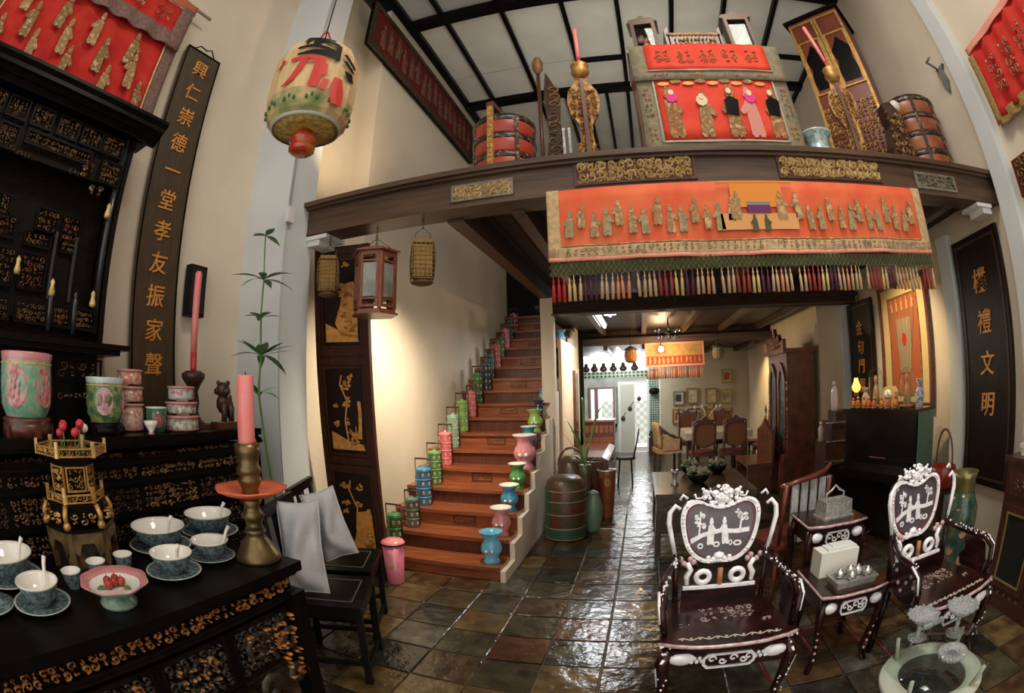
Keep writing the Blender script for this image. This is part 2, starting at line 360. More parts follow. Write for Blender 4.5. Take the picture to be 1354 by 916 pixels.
# staircase
st = struct('staircase', MB().box((-1.75, 3.62, -.003), (1.2, .02, .006)), redw_m, 'steep red wooden staircase rising along the left wall')
RISE, RUN, Y1, Z1, NS = .1656, .279, 3.645, .1355, 18
XE = -1.125
def stepz(i): return Z1+RISE*i
def stepy(i): return Y1+RUN*i
iron_m = mat('cast_iron_vent', (.035, .022, .016), .5, col2=(.08, .045, .03), scale=30, bump=.4, bscale=90)
for i in range(NS):
    y, z = stepy(i), stepz(i)
    w = XE-XS
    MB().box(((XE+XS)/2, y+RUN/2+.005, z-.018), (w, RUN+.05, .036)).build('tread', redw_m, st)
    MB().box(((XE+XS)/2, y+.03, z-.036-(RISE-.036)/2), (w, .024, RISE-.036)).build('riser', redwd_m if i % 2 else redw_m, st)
    if i % 2 == 0 and i > 0 or i == 2 or i == 12:
        cx, cz = -1.66, z-RISE/2-.012
        pn = MB().ring([(-.115, -.045), (.115, -.045), (.115, .045), (-.115, .045)], [(-.1, -.032), (.1, -.032), (.1, .032), (-.1, .032)], .008, face((cx, y+.017, cz), -90)).build('riser_panel', redwd_m, st)
        rb = MB(); q = random.Random(i)
        for k in range(7):
            a = q.uniform(0, 6); c = (-.085+k*.028, q.uniform(-.012, .012))
            rb.ribbon([(c[0]+.016*math.cos(a+t*.9)*(1-t*.13), c[1]+.018*math.sin(a+t*.9)*(1-t*.13)) for t in range(6)], .009, .006, face((cx, y+.0175, cz), -90))
        rb.build('relief', iron_m, pn)
# stair side wall, stepped top
poly = [(stepy(0)-.03, 0), (stepy(0)-.03, stepz(0)-.03)]
for i in range(NS):
    poly += [(stepy(i), stepz(i)-.03), (stepy(i), stepz(i)-.028)] if i == 0 else [(stepy(i), stepz(i-1)-.034), (stepy(i), stepz(i)-.034)]
YE = 8.55
poly += [(YE, stepz(NS-1)), (YE, 0)]
def yz_prism(poly, x0, x1): return MB().prism(poly, x1-x0, Matrix(((0, 0, 1, x0), (1, 0, 0, 0), (0, 1, 0, 0), (0, 0, 0, 1))))
struct('wall_stair_side', yz_prism(poly, XE, XE+.045), wall_m, 'white stepped side wall of the staircase')
slab('wall_stair_shade', (XS, 8.55, 0), (-1.0, 8.6, 4.9), mat('stairhead_shade', (.008, .006, .005), .7), 'near black backdrop standing for the shade at the head of the stairs')  # added black backdrop: darkness of the stair head put into its colour
slab('wall_passage', (-1.08, 6.35, 0), (-1.04, 8.1, 2.3), walld_m, 'warm lit passage wall below the upper stairs')
# far end wall
tileg_m = mat('green_tile', (.03, .12, .06), .25, col2=(.55, .62, .5), scale=26, lo=.44, hi=.5, pat='check')
kit_m = mat('kitchen_grey', (.56, .58, .52), .6, col2=(.34, .36, .33), scale=3)
x_, zt = fx(772, 481); zt = 2.40
xA, xB, xW0, xW1 = fx(740, 500)[0], fx(857, 500)[0], fx(778.4, 511)[0], fx(812.8, 511)[0]
zW1, zW0 = fx(790, 512)[1], fx(790, 561)[1]; xD0, xD1 = fx(821, 550)[0], fx(856.5, 550)[0]; zD = fx(838, 507)[1]
zc0, zc1 = fx(800, 491.5)[1], fx(800, 481)[1]
W2 = struct('wall_far', MB(), kit_m, 'grey green kitchen partition at the far end')
wf = MB()
for a, b, c, d in ((xA-1.2, xW0, 0, zc0), (xW0, xW1, 0, zW0), (xW0, xW1, zW1, zc0), (xW1, xD0, 0, zc0), (xD0, xD1, zD, zc0)):
    wf.box(((a+b)/2, FW+.05, (c+d)/2), (b-a, .1, d-c))
bpy.data.objects.remove(W2); W2 = struct('wall_far', wf, kit_m, 'grey green kitchen partition at the far end')
xP1 = fx(872, 540)[0]
slab('wall_far_dining', (xP1, FW-.6, 0), (XR2+.1, FW-.5, 2.45), mat('plaster_dining', (.58, .50, .36), .8, col2=(.50, .43, .31), scale=2), 'plain cream wall hung with framed pictures')
tw = MB(); 
tc_ = struct('trim_7', MB().box(((xB+xP1)/2, FW-.2, 1.05), (xP1-xB, .3, 2.1)), kit_m, 'green patterned tile pier beside the kitchen door')
def tilegrid(par, x0, x1, z0, z1, y, n, dark):
    """small diamond tiles proud of the wall"""
    s = (x1-x0)/n; m = max(1, round((z1-z0)/s)); sz = (z1-z0)/m; b = MB()
    for i in range(n):
        for j in range(m):
            cx, cz = x0+(i+.5)*s, z0+(j+.5)*sz
            b.prism([(cx-s*.42, cz), (cx, cz-sz*.42), (cx+s*.42, cz), (cx, cz+sz*.42)], .012, face((0, y, 0), -90))
    return tag(b.build('wall_tiles', dark, par), kind='stuff')
gr_m = mat('tile_dark_green', (.02, .09, .05), .2, col2=(.05, .16, .09), scale=9)
MB().box(((xA+xB)/2, FW-.01, (zc0+fx(800, 500)[1])/2), (xB-xA, .03, zc0-fx(800, 500)[1])).build('tile_band', mat('tile_cream', (.50, .58, .45), .3), W2)
tilegrid(W2, xA, xB, fx(800, 500)[1], zc0, FW-.025, 22, gr_m)
tilegrid(W2, xW1+.02, xD0-.02, zW0, zW1, FW-.002, 3, gr_m)
tilegrid(tc_, xB+.02, xP1-.02, .45, 2.0, FW-.352, 4, gr_m)
# kitchen window: frame, mullions, panes
wm = mat('window_frame', (.25, .13, .14), .5)
pane_m = thin_glass('window_glass')
wn = struct('window_1', MB().ring([(xW0, zW0), (xW1, zW0), (xW1, zW1), (xW0, zW1)], [(xW0+.05, zW0+.05), (xW1-.05, zW0+.05), (xW1-.05, zW1-.05), (xW0+.05, zW1-.05)], .05, face((0, FW, 0), -90)), wm, 'bright kitchen window with a dark frame')
xm = xW0+(xW1-xW0)*.28
MB().box((xm, FW-.0, (zW0+zW1)/2), (.09, .05, zW1-zW0-.06)).build('mullion', wm, wn)
MB().box(((xm+xW0)/2, FW+.03, (zW0+zW1)/2), (xm-xW0-.1, .008, zW1-zW0-.1)).build('pane', pane_m, wn)
MB().box(((xm+xW1)/2, FW+.03, (zW0+zW1)/2), (xW1-xm-.1, .008, zW1-zW0-.1)).build('pane', pane_m, wn)
MB().box(((xW0+xW1)/2, FW-.06, zW0-.02), (xW1-xW0+.1, .16, .04)).build('sill', blackw_m, wn)
dr = struct('door_1', MB().box(((xD0+fx(839.5, 550)[0])/2, FW-.02, zD/2), (fx(839.5, 550)[0]-xD0, .04, zD-.02)), mat('door_grey', (.55, .54, .46), .5), 'pale grey kitchen door standing half open')
MB().ring([(xD0-.06, 0), (xD1+.03, 0), (xD1+.03, zD+.06), (xD0-.06, zD+.06)], [(xD0, .001), (xD1-.02, .001), (xD1-.02, zD), (xD0, zD)], .04, face((0, FW-.01, 0), -90)).build('door_frame', whitep_m, dr)
# kitchen behind, lit by daylight from a rear opening
slab('wall_kitchen', (xD0-.6, FW+1.6, 0), (xP1+.4, FW+1.7, 1.2), mat('kitchen_tile_white', (.7, .72, .70), .3, col2=(.5, .52, .5), scale=9, pat='check'))

# ================================================================== shared ornament
def relief(w, h, n, seed, d=.012, leaf=.45, lw=.32):
    """carved scrollwork filling a w x h rectangle in local xy"""
    q = random.Random(seed); b = MB(); ny = max(1, round(math.sqrt(n*h/w))); nx = max(1, round(n/ny)); cw, ch = w/nx, h/ny; r0 = min(cw, ch)*.52
    for i in range(nx):
        for j in range(ny):
            cx, cy = -w/2+(i+.5)*cw+q.uniform(-.1, .1)*cw, -h/2+(j+.5)*ch+q.uniform(-.08, .08)*ch
            if q.random() < leaf:
                for k in range(3):
                    a = q.uniform(0, 6.28); b.ball((cx+math.cos(a)*r0*.45, cy+math.sin(a)*r0*.45, d*.3), r0*q.uniform(.3, .5), sc=(1, q.uniform(.45, .9), d/r0*1.6), n=6, m=3)
            else:
                a0 = q.uniform(0, 6.28); dr = q.choice((-1, 1)); N = 10; sx = cw/ch if cw > ch else 1
                pts = []; ws = []
                for t in range(N):
                    u = t/(N-1); rr = r0*(1.05-.85*u); pts.append((cx+rr*math.cos(a0+dr*u*7.5)*min(sx, 1.5), cy+rr*math.sin(a0+dr*u*7.5))); ws.append(r0*lw*(1.1-.5*u))
                b.ribbon(pts, ws, d)
    return b
def vine(w, h, seed, d=.01, lw=.05, waves=5):
    """running wave of tendrils with buds"""
    q = random.Random(seed); b = MB(); N = waves*8
    b.ribbon([(-w/2+w*i/N, h*.28*math.sin(i/N*waves*6.283)) for i in range(N+1)], lw*h*2.2, d)
    for k in range(waves*2):
        cx = -w/2+w*(k+.5)/(waves*2); s = 1 if k % 2 else -1
        b.ribbon([(cx+h*.22*math.cos(t*.8)*(1-t*.09), s*h*.12+h*.24*math.sin(t*.8)*(1-t*.09)) for t in range(8)], lw*h*1.6, d*.9)
        b.ball((cx+q.uniform(-.1, .1)*h, s*h*.3, d*.3), h*.13, n=6, m=3, sc=(1.2, .8, d/h*5))
    return b
def rect(w, h, cx=0, cy=0): return [(cx-w/2, cy-h/2), (cx+w/2, cy-h/2), (cx+w/2, cy+h/2), (cx-w/2, cy+h/2)]
def rframe(w, h, t): return rect(w, h), rect(w-2*t, h-2*t)
def glyph(ch, size, m, parent, T, ex=.004, bold=.012, shear=0):
    c = bpy.data.curves.new('g', 'FONT'); c.body = ch; c.size = size; c.extrude = ex; c.offset = bold*size; c.shear = shear; c.resolution_u = 3
    o = bpy.data.objects.new('g', c); COL.objects.link(o); dg = bpy.context.evaluated_depsgraph_get()
    me = bpy.data.meshes.new_from_object(o.evaluated_get(dg)); bpy.data.objects.remove(o)
    xs = [v.co.x for v in me.vertices]; ys = [v.co.y for v in me.vertices]; cx, cy = (min(xs)+max(xs))/2, (min(ys)+max(ys))/2
    for v in me.vertices: v.co = T @ Vector((v.co.x-cx, v.co.y-cy, v.co.z+ex))
    me.materials.clear(); me.materials.append(m); me.name = 'character'
    o = bpy.data.objects.new('character', me); COL.objects.link(o); o.parent = parent; return o
def figure(h, seed, T=None, robe=1.0):
    """small embroidered courtier in local xy, feet at y=0"""
    q = random.Random(seed); b = MB(); w = h*.25*robe; ln = q.uniform(-.08, .08)*h
    b.prism([(-w*.62, 0), (w*.62, 0), (w*.52+ln*.4, h*.45), (w*.42+ln, h*.74), (ln-w*.42, h*.74), (-w*.55+ln*.4, h*.42)], .004, T)
    s = q.choice((-1, 1))
    b.prism([(ln, h*.70), (ln+s*w*.35, h*.72), (ln+s*w*1.0, h*.50), (ln+s*w*.8, h*.42), (ln+s*w*.1, h*.5)], .006, T)
    b.prism([(ln+h*.085*math.cos(a*.7854), h*.84+h*.10*math.sin(a*.7854)) for a in range(8)], .006, T)
    b.prism([(ln-h*.07, h*.92), (ln+h*.07, h*.92), (ln+h*.03, h*1.02), (ln-h*.03, h*1.02)], .005, T)
    b.prism([(-w*.5, -h*.04), (-w*.1, -h*.04), (-w*.1, 0), (-w*.5, 0)], .005, T); b.prism([(w*.1, -h*.04), (w*.5, -h*.04), (w*.5, 0), (w*.1, 0)], .005, T)
    return b
thr_m = mat('gold_thread', (.40, .24, .09), .6, .1, col2=(.62, .46, .26), col3=(.20, .12, .05), scale=24, lo=.35, hi=.68)
thrc_m = mat('cream_thread', (.64, .42, .22), .7, col2=(.56, .32, .15), col3=(.30, .18, .08), scale=24, lo=.35, hi=.68)
redcloth_m = mat('red_silk', (.50, .020, .018), .7, col2=(.60, .045, .03), scale=7, bump=.15, bscale=60)
mauve_m = mat('mauve_border', (.17, .10, .085), .8, col2=(.25, .16, .13), scale=40)
fam_m = lambda n, a, c2: mat(n, a, .18, col2=c2, scale=18, lo=.45, hi=.62, pat='noise', coat=.4, rand=1)
# ================================================================== front altar table
ZT = .92
TX0, TX1, TY0, TY1 = -2.16, -1.345, -.95, 1.475
t = thing('altar_table', 'low black lacquered altar table with gilded openwork apron, set with bowls', 'table', ((TX0+TX1)/2, (TY0+TY1)/2, 0))
cx, cy = (TX0+TX1)/2, (TY0+TY1)/2; W, D = TX1-TX0, TY1-TY0
b = MB().box((0, 0, ZT-.022), (W, D, .044)).box((0, 0, ZT-.052), (W-.04, D-.04, .018)); b.build('table_top', black_m, t)
MB().box((0, 0, ZT-.095), (W-.09, D-.09, .07)).build('waist', black_m, t)
for sx in (-1, 1):
    for sy in (-1, 1):
        l = MB().box((sx*(W/2-.045), sy*(D/2-.045), .40), (.085, .085, .76)); l.box((sx*(W/2-.04), sy*(D/2-.04), .03), (.11, .11, .06))
        l.build('leg', black_m, t)
fr = MB().box((W/2-.05, 0, ZT-.145), (.03, D-.05, .014)).box((W/2-.042, 0, ZT-.16), (.03, D-.05, .012)); fr.build('moulding', blackw_m, t)
rg = mat('gilt_red_relief', (.26, .085, .022), .45, .25, col2=(.46, .20, .055), scale=20)
relief(D-.12, .06, 110, 3, .016, .45, .4).build('frieze', rg, t).matrix_local = face((W/2-.046, 0, ZT-.098), 0)
ap = MB().box((W/2-.055, 0, .60), (.02, D-.12, .26)); apo = ap.build('apron', black_m, t)
for k in range(6):
    y = -D/2+.24+k*.38
    if y > D/2-.1: break
    r = MB().ring(*rframe(.34, .24, .016), .014); r.build('panel_frame', blackw_m, apo).matrix_local = face((W/2-.045, y, .61), 0)
    relief(.32, .21, 34, 60+k, .020, .2, .34).build('carving', mat('dark_scrolls', (.045, .036, .024), .4, col2=(.02, .015, .01), scale=14), apo).matrix_local = face((W/2-.046, y, .61), 0); relief(.22, .15, 12, 40+k, .026, .8).build('carving', rg if k % 2 else giltd_m, apo).matrix_local = face((W/2-.043, y, .61), 0)
cr = MB()
for (a, b2, r) in ((-.10, .10, .085), (.10, .06, .07), (-.08, -.12, .075), (.1, -.13, .06)):
    cr.ribbon([(a+r*(1.05-.09*k)*math.cos(k*.75), b2+r*(1.05-.09*k)*math.sin(k*.75)) for k in range(11)], .026, .03)
cr.build('scroll_bracket', mat('dark_scrolls', (0, 0, 0)), apo).matrix_local = face((W/2-.04, D/2-.23, .50), 0)
relief(.13, .34, 14, 77, .03, .8).build('carving', mat('gilt_orange', (.62, .26, .06), .42, .45, col2=(.30, .10, .03), scale=25), apo).matrix_local = face((W/2-.03, D/2-.14, .53), 0)
relief(.30, .20, 14, 78, .016, .4).build('carving', giltd_m, apo).matrix_local = face((W/2-.3, D/2-.045, .6), 90)
MB().box((0, D/2-.06, .62), (W-.16, .02, .26)).build('side_apron', black_m, t)
# ================================================================== high altar
ZA = 1.41; AX0, AX1, AY0, AY1 = -2.78, -2.2, -.95, 2.14
t = thing('high_altar', 'tall black altar table with carved gilt bands behind the bowls', 'altar', ((AX0+AX1)/2, (AY0+AY1)/2, 0))
W, D = AX1-AX0, AY1-AY0
MB().box((0, 0, ZA-.02), (W, D, .04)).box((0, 0, ZA-.05), (W-.03, D-.03, .02)).build('top', black_m, t)
MB().box((-.02, -.02, .68), (W-.08, D-.10, 1.26)).build('carcass', blackw_m, t)
MB().box((.0, D/2-.05, .66), (W-.04, .1, 1.32)).build('end_leg', black_m, t)
e = MB().ribbon([(-.02+.05*math.cos(k*.7)*(1-.06*k), .05*math.sin(k*.7)*(1-.06*k)) for k in range(9)], .02, .05); e.build('scroll_end', black_m, t).matrix_local = face((W/2-.05, D/2-.02, ZA-.09), 0)
for z, hh, kind in ((ZA-.095, .05, 0), (ZA-.185, .06, 1), (ZA-.32, .13, 2), (ZA-.50, .15, 2), (ZA-.69, .14, 2)):
    MB().box((W/2-.045, 0, z-hh/2-.014), (.045, D-.12, .014)).build('rail', black_m, t)
    if kind == 0: relief(D-.2, hh, 130, 11, .014, .5, .4).build('frieze', mat('gilt_dark', (.13, .055, .02), .5, .2, col2=(.035, .017, .010), scale=22, bump=.3), t).matrix_local = face((W/2-.058, 0, z), 0)
    else:
        n = 7
        for k in range(n):
            w = (D-.2)/n; y = -D/2+.1+(k+.5)*w
            if y < -.7: continue
            relief(w-.03, hh-.01, 24 if kind == 1 else 46, 100+k*7+int(z*50), .016, .6, .4).build('carved_panel', giltd_m if kind == 1 or k % 2 else mat('gilt_dark', (.13, .055, .02), .5, .4, col2=(.05, .025, .014), scale=22, bump=.3), t).matrix_local = face((W/2-.058, y, z), 0)
# ================================================================== shrine cabinet on the high altar
SX = -2.53; KS = 2.50/2.35
def sz(z): return 1.65+(z-1.65)*KS
t = thing('ancestral_shrine', 'tall black carved shrine with gilded panels standing on the high altar', 'shrine', (SX, 0, ZA))
y1 = 1.06*KS; y0 = -.75; ym = (y0+y1)/2; D = y1-y0; dp = .25
z_b, z_s0, z_s1, z_t = sz(1.80)-ZA, sz(1.90)-ZA, sz(2.03)-ZA, sz(2.95)-ZA
MB().box((-dp/2-.02, ym, z_b/2), (dp, D-.06, z_b)).build('base', black_m, t)
b = MB().box((-.10, ym, z_b+.035), (.44, D+.26, .028)).box((-.1, ym, z_b+.008), (.38, D+.16, .03)); b.build('base_cornice', black_m, t)
for k in range(5):
    y = y1-.16-k*.36
    relief(.28, .08, 8, 200+k, .012, .5).build('base_panel', giltd_m, t).matrix_local = face((-.019, y, z_b-.09), 0)
    MB().ring(*rframe(.32, .12, .012), .01).build('panel_frame', black_m, t).matrix_local = face((-.02, y, z_b-.09), 0)
    relief(.28, .035, 8, 230+k, .01, .5).build('base_panel', giltd_m, t).matrix_local = face((-.019, y, z_b-.22), 0)
MB().box((-dp+.01, ym, (z_b+z_t)/2), (.02, D-.02, z_t-z_b)).box((-dp/2, y1-.02, (z_b+z_t)/2), (dp, .03, z_t-z_b)).build('back_panel', blackw_m, t)
for y in (y1-.015, y1-.06, y0+.1):
    MB().lathe([(.02, z_s0), (.02, z_t)], (-.02, y, 0), 10).build('column', mat('black_gloss', (.03, .035, .035), .2), t)
cor = MB()
for k, (o, zz) in enumerate(((.03, 0), (.07, .03), (.115, .055))): cor.box((-.10+o/2, ym, z_t+zz+.015), (.26+o, D+o*2, .03))
cor.prism([(0, 0), (.02, 0), (.15, .10), (.15, .12), (0, .12)], D+.2, Matrix(((1, 0, 0, .02), (0, 0, -1, y1+.12), (0, 1, 0, z_t), (0, 0, 0, 1))))
cor.build('cornice', black_m, t)
# frieze rows of carved panels
def spanel(yc, zc, w, h, seed, m=giltd_m, d=.014):
    p = MB().ring(*rframe(w, h, .014), .016).build('panel_frame', black_m, t); p.matrix_local = face((.0, yc*KS, sz(zc)-ZA), 0)
    relief(w-.03, h-.03, max(6, int(w*h*900)), seed, d, .6).build('relief', m, p)
for k, y in enumerate((-.15, .03, .20, .38, .57, .74, .90)): spanel(y, 2.87, .165, .125, 300+k)
spanel(.55, 2.755, .50, .085, 320); spanel(.93, 2.72, .16, .14, 321); spanel(.20, 2.72, .16, .14, 322)
MB().box((-.03, ym, sz(2.80)-ZA), (.03, D, .28*KS)).build('frieze_back', blackw_m, t)
for k, (y, z, w) in enumerate(((.72, 2.66, .14), (.86, 2.60, .12), (.33, 2.66, .14), (.78, 2.71, .1))):
    relief(w, .06, 5, 340+k, .03, .8).build('hanging_bracket', mat('gilt_spandrel', (.40, .24, .10), .45, .5, col2=(.2, .1, .04), scale=25), t).matrix_local = face((-.0, y*KS, sz(z)-ZA), 0)
# balustrade panels and inner doors
for k, (y, w) in enumerate(((.10, .22), (.35, .22), (.585, .22), (.775, .13), (.925, .14))): spanel(y, 1.957, w, .115, 360+k)
for y in (.7, .855): MB().lathe([(.016, z_s0-.02), (.016, z_s1+.01), (.008, z_s1+.02), (.014, z_s1+.04), (.0, z_s1+.06)], (.01, y*KS, 0), 8).build('baluster_post', mat('black_gloss', (0, 0, 0)), t)
gf = mat('gilt_figures', (.42, .16, .06), .45, .4, col2=(.16, .05, .03), scale=24)
for k, (y, z, w, h) in enumerate(((.60, 2.17, .16, .17), (.60, 2.33, .17, .06), (.64, 2.43, .14, .12), (.81, 2.42, .11, .13), (.82, 2.33, .1, .05), (.40, 2.17, .14, .17), (.36, 2.36, .15, .1), (.30, 2.45, .14, .1), (.2, 2.2, .12, .2), (.06, 2.3, .14, .3))):
    p = MB().ring(*rframe(w+.03, h+.03, .014), .012).build('inner_panel', black_m, t); p.matrix_local = face((-.16, y*KS, sz(z)-ZA), 0)
    relief(w, h, max(8, int(w*h*800)), 400+k, .018, .65).build('relief', gf if k % 3 == 0 else giltd_m, p)
MB().box((-.19, ym, (z_s0+z_t)/2), (.03, D-.1, z_t-z_s0-.1)).build('inner_screen', blackw_m, t)
for y in (.72, .86): MB().box((-.15, y*KS, sz(2.22)-ZA), (.02, .02, .36)).build('inner_column', mat('black_gloss', (0, 0, 0)), t)
for k, (y, z) in enumerate(((.47, 2.16), (.70, 2.09), (.965, 2.07), (.975, 2.53))):
    MB().lathe([(.018, 0), (.022, .02), (.012, .05), (.016, .07), (.0, .09)], (.012, y*KS, sz(z)-ZA-.05), 8).build('finial', gilts_m, t)
# ================================================================== red hanging above the shrine
def cloth(w, h, m, parent, T, name='cloth', fold=.012, waves=6, nu=40, nv=8, sag=0, seed=0):
    q = random.Random(seed); ph = q.uniform(0, 6)
    def f(u, v): return (-w/2+w*u, h*v-sag*math.sin(math.pi*u)*(1-v), fold*math.sin(u*waves*6.283+ph+.6*v)*(1.1-.7*v)+.004)
    o = MB().grid(f, nu, nv).build(name, m, parent); o.matrix_local = T; md = o.modifiers.new('thick', 'SOLIDIFY'); md.thickness = .006; md.offset = -1; return o
t = thing('embroidered_hanging', 'red silk altar hanging with gold figures on the wall above the shrine', 'hanging', face((XL+.07, .42, 3.20), 0))
cloth(1.66, .80, redcloth_m, t, Tm((0, 0, 0)), 'skirt_cloth', .014, 7)
for x in (-.79, .79): cloth(.11, .80, mauve_m, t, Tm((x, -.01, .014)), 'side_border', .004, 1, 4, 8)
for x in (-.72, .72): MB().box((x, .4, .03), (.012, .78, .004)).build('gold_edge', gilts_m, t)
cloth(1.66, .36, redcloth_m, t, Tm((0, .72, .035)), 'valance_cloth', .014, 8, seed=2)
cloth(1.66, .13, mauve_m, t, Tm((0, .70, .052)), 'valance_border', .016, 8, seed=2)
for x in (-.77, .77): cloth(.13, .40, mauve_m, t, Tm((x, .70, .058)), 'valance_side_border', .005, 1, 4, 6)
cloth(1.70, .09, mat('salmon_band', (.45, .14, .08), .8), t, Tm((0, 1.08, .05)), 'header_band', .008, 7)
MB().tube([(-.95, 1.17, .03), (1.02, 1.17, .03)], .014, 8).build('hanging_rod', mat('pale_rod', (.5, .44, .34), .6), t)
q = random.Random(5)
for k in range(13):
    x = -.66+k*.11+q.uniform(-.02, .02); y = (.10, .42, .26)[k % 3]
    figure(.26 if k % 3 else .24, 500+k, Tm((x, y, .034))).build('embroidered_figure', thrc_m if k % 2 else thr_m, t)
for k in range(5): relief(.16, .14, 6, 520+k, .012, .8).build('embroidered_flower', thr_m, t).matrix_local = Tm((-.52+k*.27, .93, .062))
# ================================================================== couplet board
t = thing('couplet_board', 'tall dark vertical board with gold brush characters beside the shrine', 'board', face((XL+.05, 1.63, 1.45), 0) @ Matrix.Rotation(R(1.9), 4, 'Z'))
MB().box((0, 1.315, 0), (.365, 2.63, .035)).build('board', mat('umber_board', (.050, .032, .016), .45, col2=(.075, .050, .026), scale=6, stretch=(8, 1, 8)), t)
MB().ring(*[[(x, y+1.315) for x, y in p] for p in rframe(.365, 2.63, .012)], .006).build('edge', black_m, t).location = (0, 0, .017)
for k, ch in enumerate('興仁崇德一堂孝友振家聲'): glyph(ch, .15, orange_m, t, Tm((0, 2.47-k*.213, .018)), .004, .006, .12)
MB().tube([(-.12, 2.63, 0), (-.05, 2.69, 0), (.02, 2.68, 0), (.07, 2.71, 0), (.13, 2.63, 0)], .006, 5).build('hanging_chain', black_m, t)
# wall speaker
b = MB().box((0, .17, .03), (.15, .35, .07)); t = thing('wall_speaker', 'slim black loudspeaker mounted on the wall behind the pink candle', 'speaker', face((XL+.03, 1.955, 2.13), 0))
b.build('body', mat('speaker_black', (.01, .01, .011), .6), t); MB().box((0, .17, .068), (.13, .31, .006)).build('grille', mat('speaker_grille', (.02, .02, .02), .8), t)
# ================================================================== porcelain on the high altar
flo_g = mat('famille_green', (.16, .40, .27), .2, col2=(.62, .30, .32), col3=(.30, .46, .34), scale=22, lo=.42, hi=.66, coat=.5)
flo_d = mat('famille_olive', (.05, .16, .07), .2, col2=(.34, .36, .12), scale=26, lo=.42, hi=.62, coat=.5)
flo_p = mat('famille_pink', (.66, .50, .42), .25, col2=(.52, .16, .15), scale=34, lo=.45, hi=.6, coat=.4)
flo_w = mat('famille_white', (.60, .60, .50), .25, col2=(.36, .20, .10), col3=(.34, .42, .34), scale=38, lo=.42, hi=.6, coat=.4)
pnk = mat('pink_glaze', (.62, .26, .27), .2, coat=.5); mag = mat('rose_flower', (.56, .09, .17), .3, col2=(.74, .34, .38), scale=40)
def medallion(par, r, z, a, s, m, m2, k=1.25):
    """painted medallion following the wall of a round pot"""
    b = MB(); c = []; N = 14
    vs = [(r*math.cos(a)*1.012, r*math.sin(a)*1.012, z)]+[((r*1.008)*math.cos(a+s/r*math.cos(g)), (r*1.008)*math.sin(a+s/r*math.cos(g)), z+s*k*math.sin(g)) for g in [6.283*i/N for i in range(N)]]
    b.raw(vs, [(0, 1+i, 1+(i+1) % N) for i in range(N)], None, True); o = b.build('medallion', m, par)
    f = MB()
    for i in range(6):
        g = i*1.047+.3; f.ball((r*1.012*math.cos(a+s*.42/r*math.cos(g)), r*1.012*math.sin(a+s*.42/r*math.cos(g)), z+s*.5*math.sin(g)), s*.24, n=6, m=3, sc=(.4, .4, 1))
    f.ball((r*1.014*math.cos(a), r*1.014*math.sin(a), z), s*.26, n=6, m=3, sc=(.4, .4, 1)); f.build('painted_flowers', m2, o)
def pot(name, label, p, r, h, body, rim, stand, angs, med):
    t = thing(name, label, 'jar', p)
    sh = stand
    b = MB(); b.lathe([(r*.80, 0), (r*.86, .015), (r*.98, h*.2), (r, h*.55), (r*.99, h*.88)], (0, 0, sh), 32, cap=False); b.lathe([(r*.8, 0), (0, 0)], (0, 0, sh+.004), 32, cap=False); b.build('body', body, t)
    MB().lathe([(r*.99, h*.88), (r*1.03, h), (r*.99, h+.004), (r*.93, h*.95), (r*.9, h*.3), (0, h*.28)], (0, 0, sh), 32, cap=False).build('rim', rim, t)
    MB().lathe([(r*1.003, h*.82), (r*1.006, h*.85)], (0, 0, sh), 32, cap=False).build('gold_line', gilts_m, t)
    for a in angs: medallion(t, r*.995, sh+h*.48, R(a), r*.48, med, mag)
    s = thing(name.replace('jar', 'stand') if 'jar' in name else name+'_stand', 'round carved %s stand under the %s' % (('red', 'larger green jar') if r > .13 else ('black', 'smaller olive jar')), 'stand', p)
    MB().lathe([(r*.9, sh-.002), (r*.98, sh-.012), (r*.9, sh-.025), (r*.96, sh-.03), (r*.96, 0), (r*.8, 0)], (0, 0, 0), 24).build('stand_top', redwd_m if r > .13 else black_m, s)
    for k in range(5): a = 6.283*k/5+.2; MB().box((math.cos(a)*r*.92, math.sin(a)*r*.92, sh*.3), (.03, .03, sh*.6), None, a).build('foot', redwd_m if r > .13 else black_m, s)
pot('porcelain_jar', 'large green famille rose porcelain jar with pink rim on a red stand', (-2.37, .575, ZA), .150, .275, flo_g, pnk, .085, (35, -38, 100), mat('rose_medallion', (.40, .10, .11), .3, col2=(.60, .34, .30), scale=30, lo=.4, hi=.6))
pot('porcelain_jar', 'smaller olive porcelain jar with a pale rose medallion on a black stand', (-2.36, 1.065, ZA), .112, .215, flo_d, mat('pale_blue_glaze', (.50, .60, .58), .2, coat=.5), .06, (-25, 60), mat('pale_medallion', (.64, .44, .46), .3, col2=(.44, .22, .26), scale=30))
def tiers(name, label, p, rs, hs, ms, rimm):
    t = thing(name, label, 'porcelain', p); z = 0
    MB().lathe([(rs[0]*.8, 0), (rs[0]*1.02, .012), (rs[0]*1.04, .016)], (0, 0, 0), 24).build('foot_dish', rimm, t)
    for r, h, m in zip(rs, hs, ms):
        MB().lathe([(r*.93, z+.01), (r, z+.02), (r*.97, z+h-.015)], (0, 0, 0), 24).build('tier', m, t)
        MB().lathe([(r*.97, z+h-.016), (r*1.08, z+h-.012), (r*1.08, z+h-.004), (r*.8, z+h)], (0, 0, 0), 24).build('rim', rimm, t); z += h
tiers('tiered_food_set', 'pink tiered porcelain food set beside the couplet board', (-2.46, 1.285, ZA), (.088, .085, .078), (.15, .09, .09), (flo_p, flo_p, mat('famille_coral', (.55, .20, .14), .25, col2=(.66, .46, .36), scale=36, lo=.45, hi=.6, coat=.4)), pnk)
tiers('tiered_food_set', 'three tier painted porcelain food set with blue top in front of the lion', (-2.33, 1.585, ZA), (.105, .095, .082), (.09, .075, .085), (flo_w, flo_w, mat('famille_blue', (.48, .60, .60), .25, col2=(.55, .14, .14), scale=30, lo=.5, hi=.62, coat=.4)), pnk)
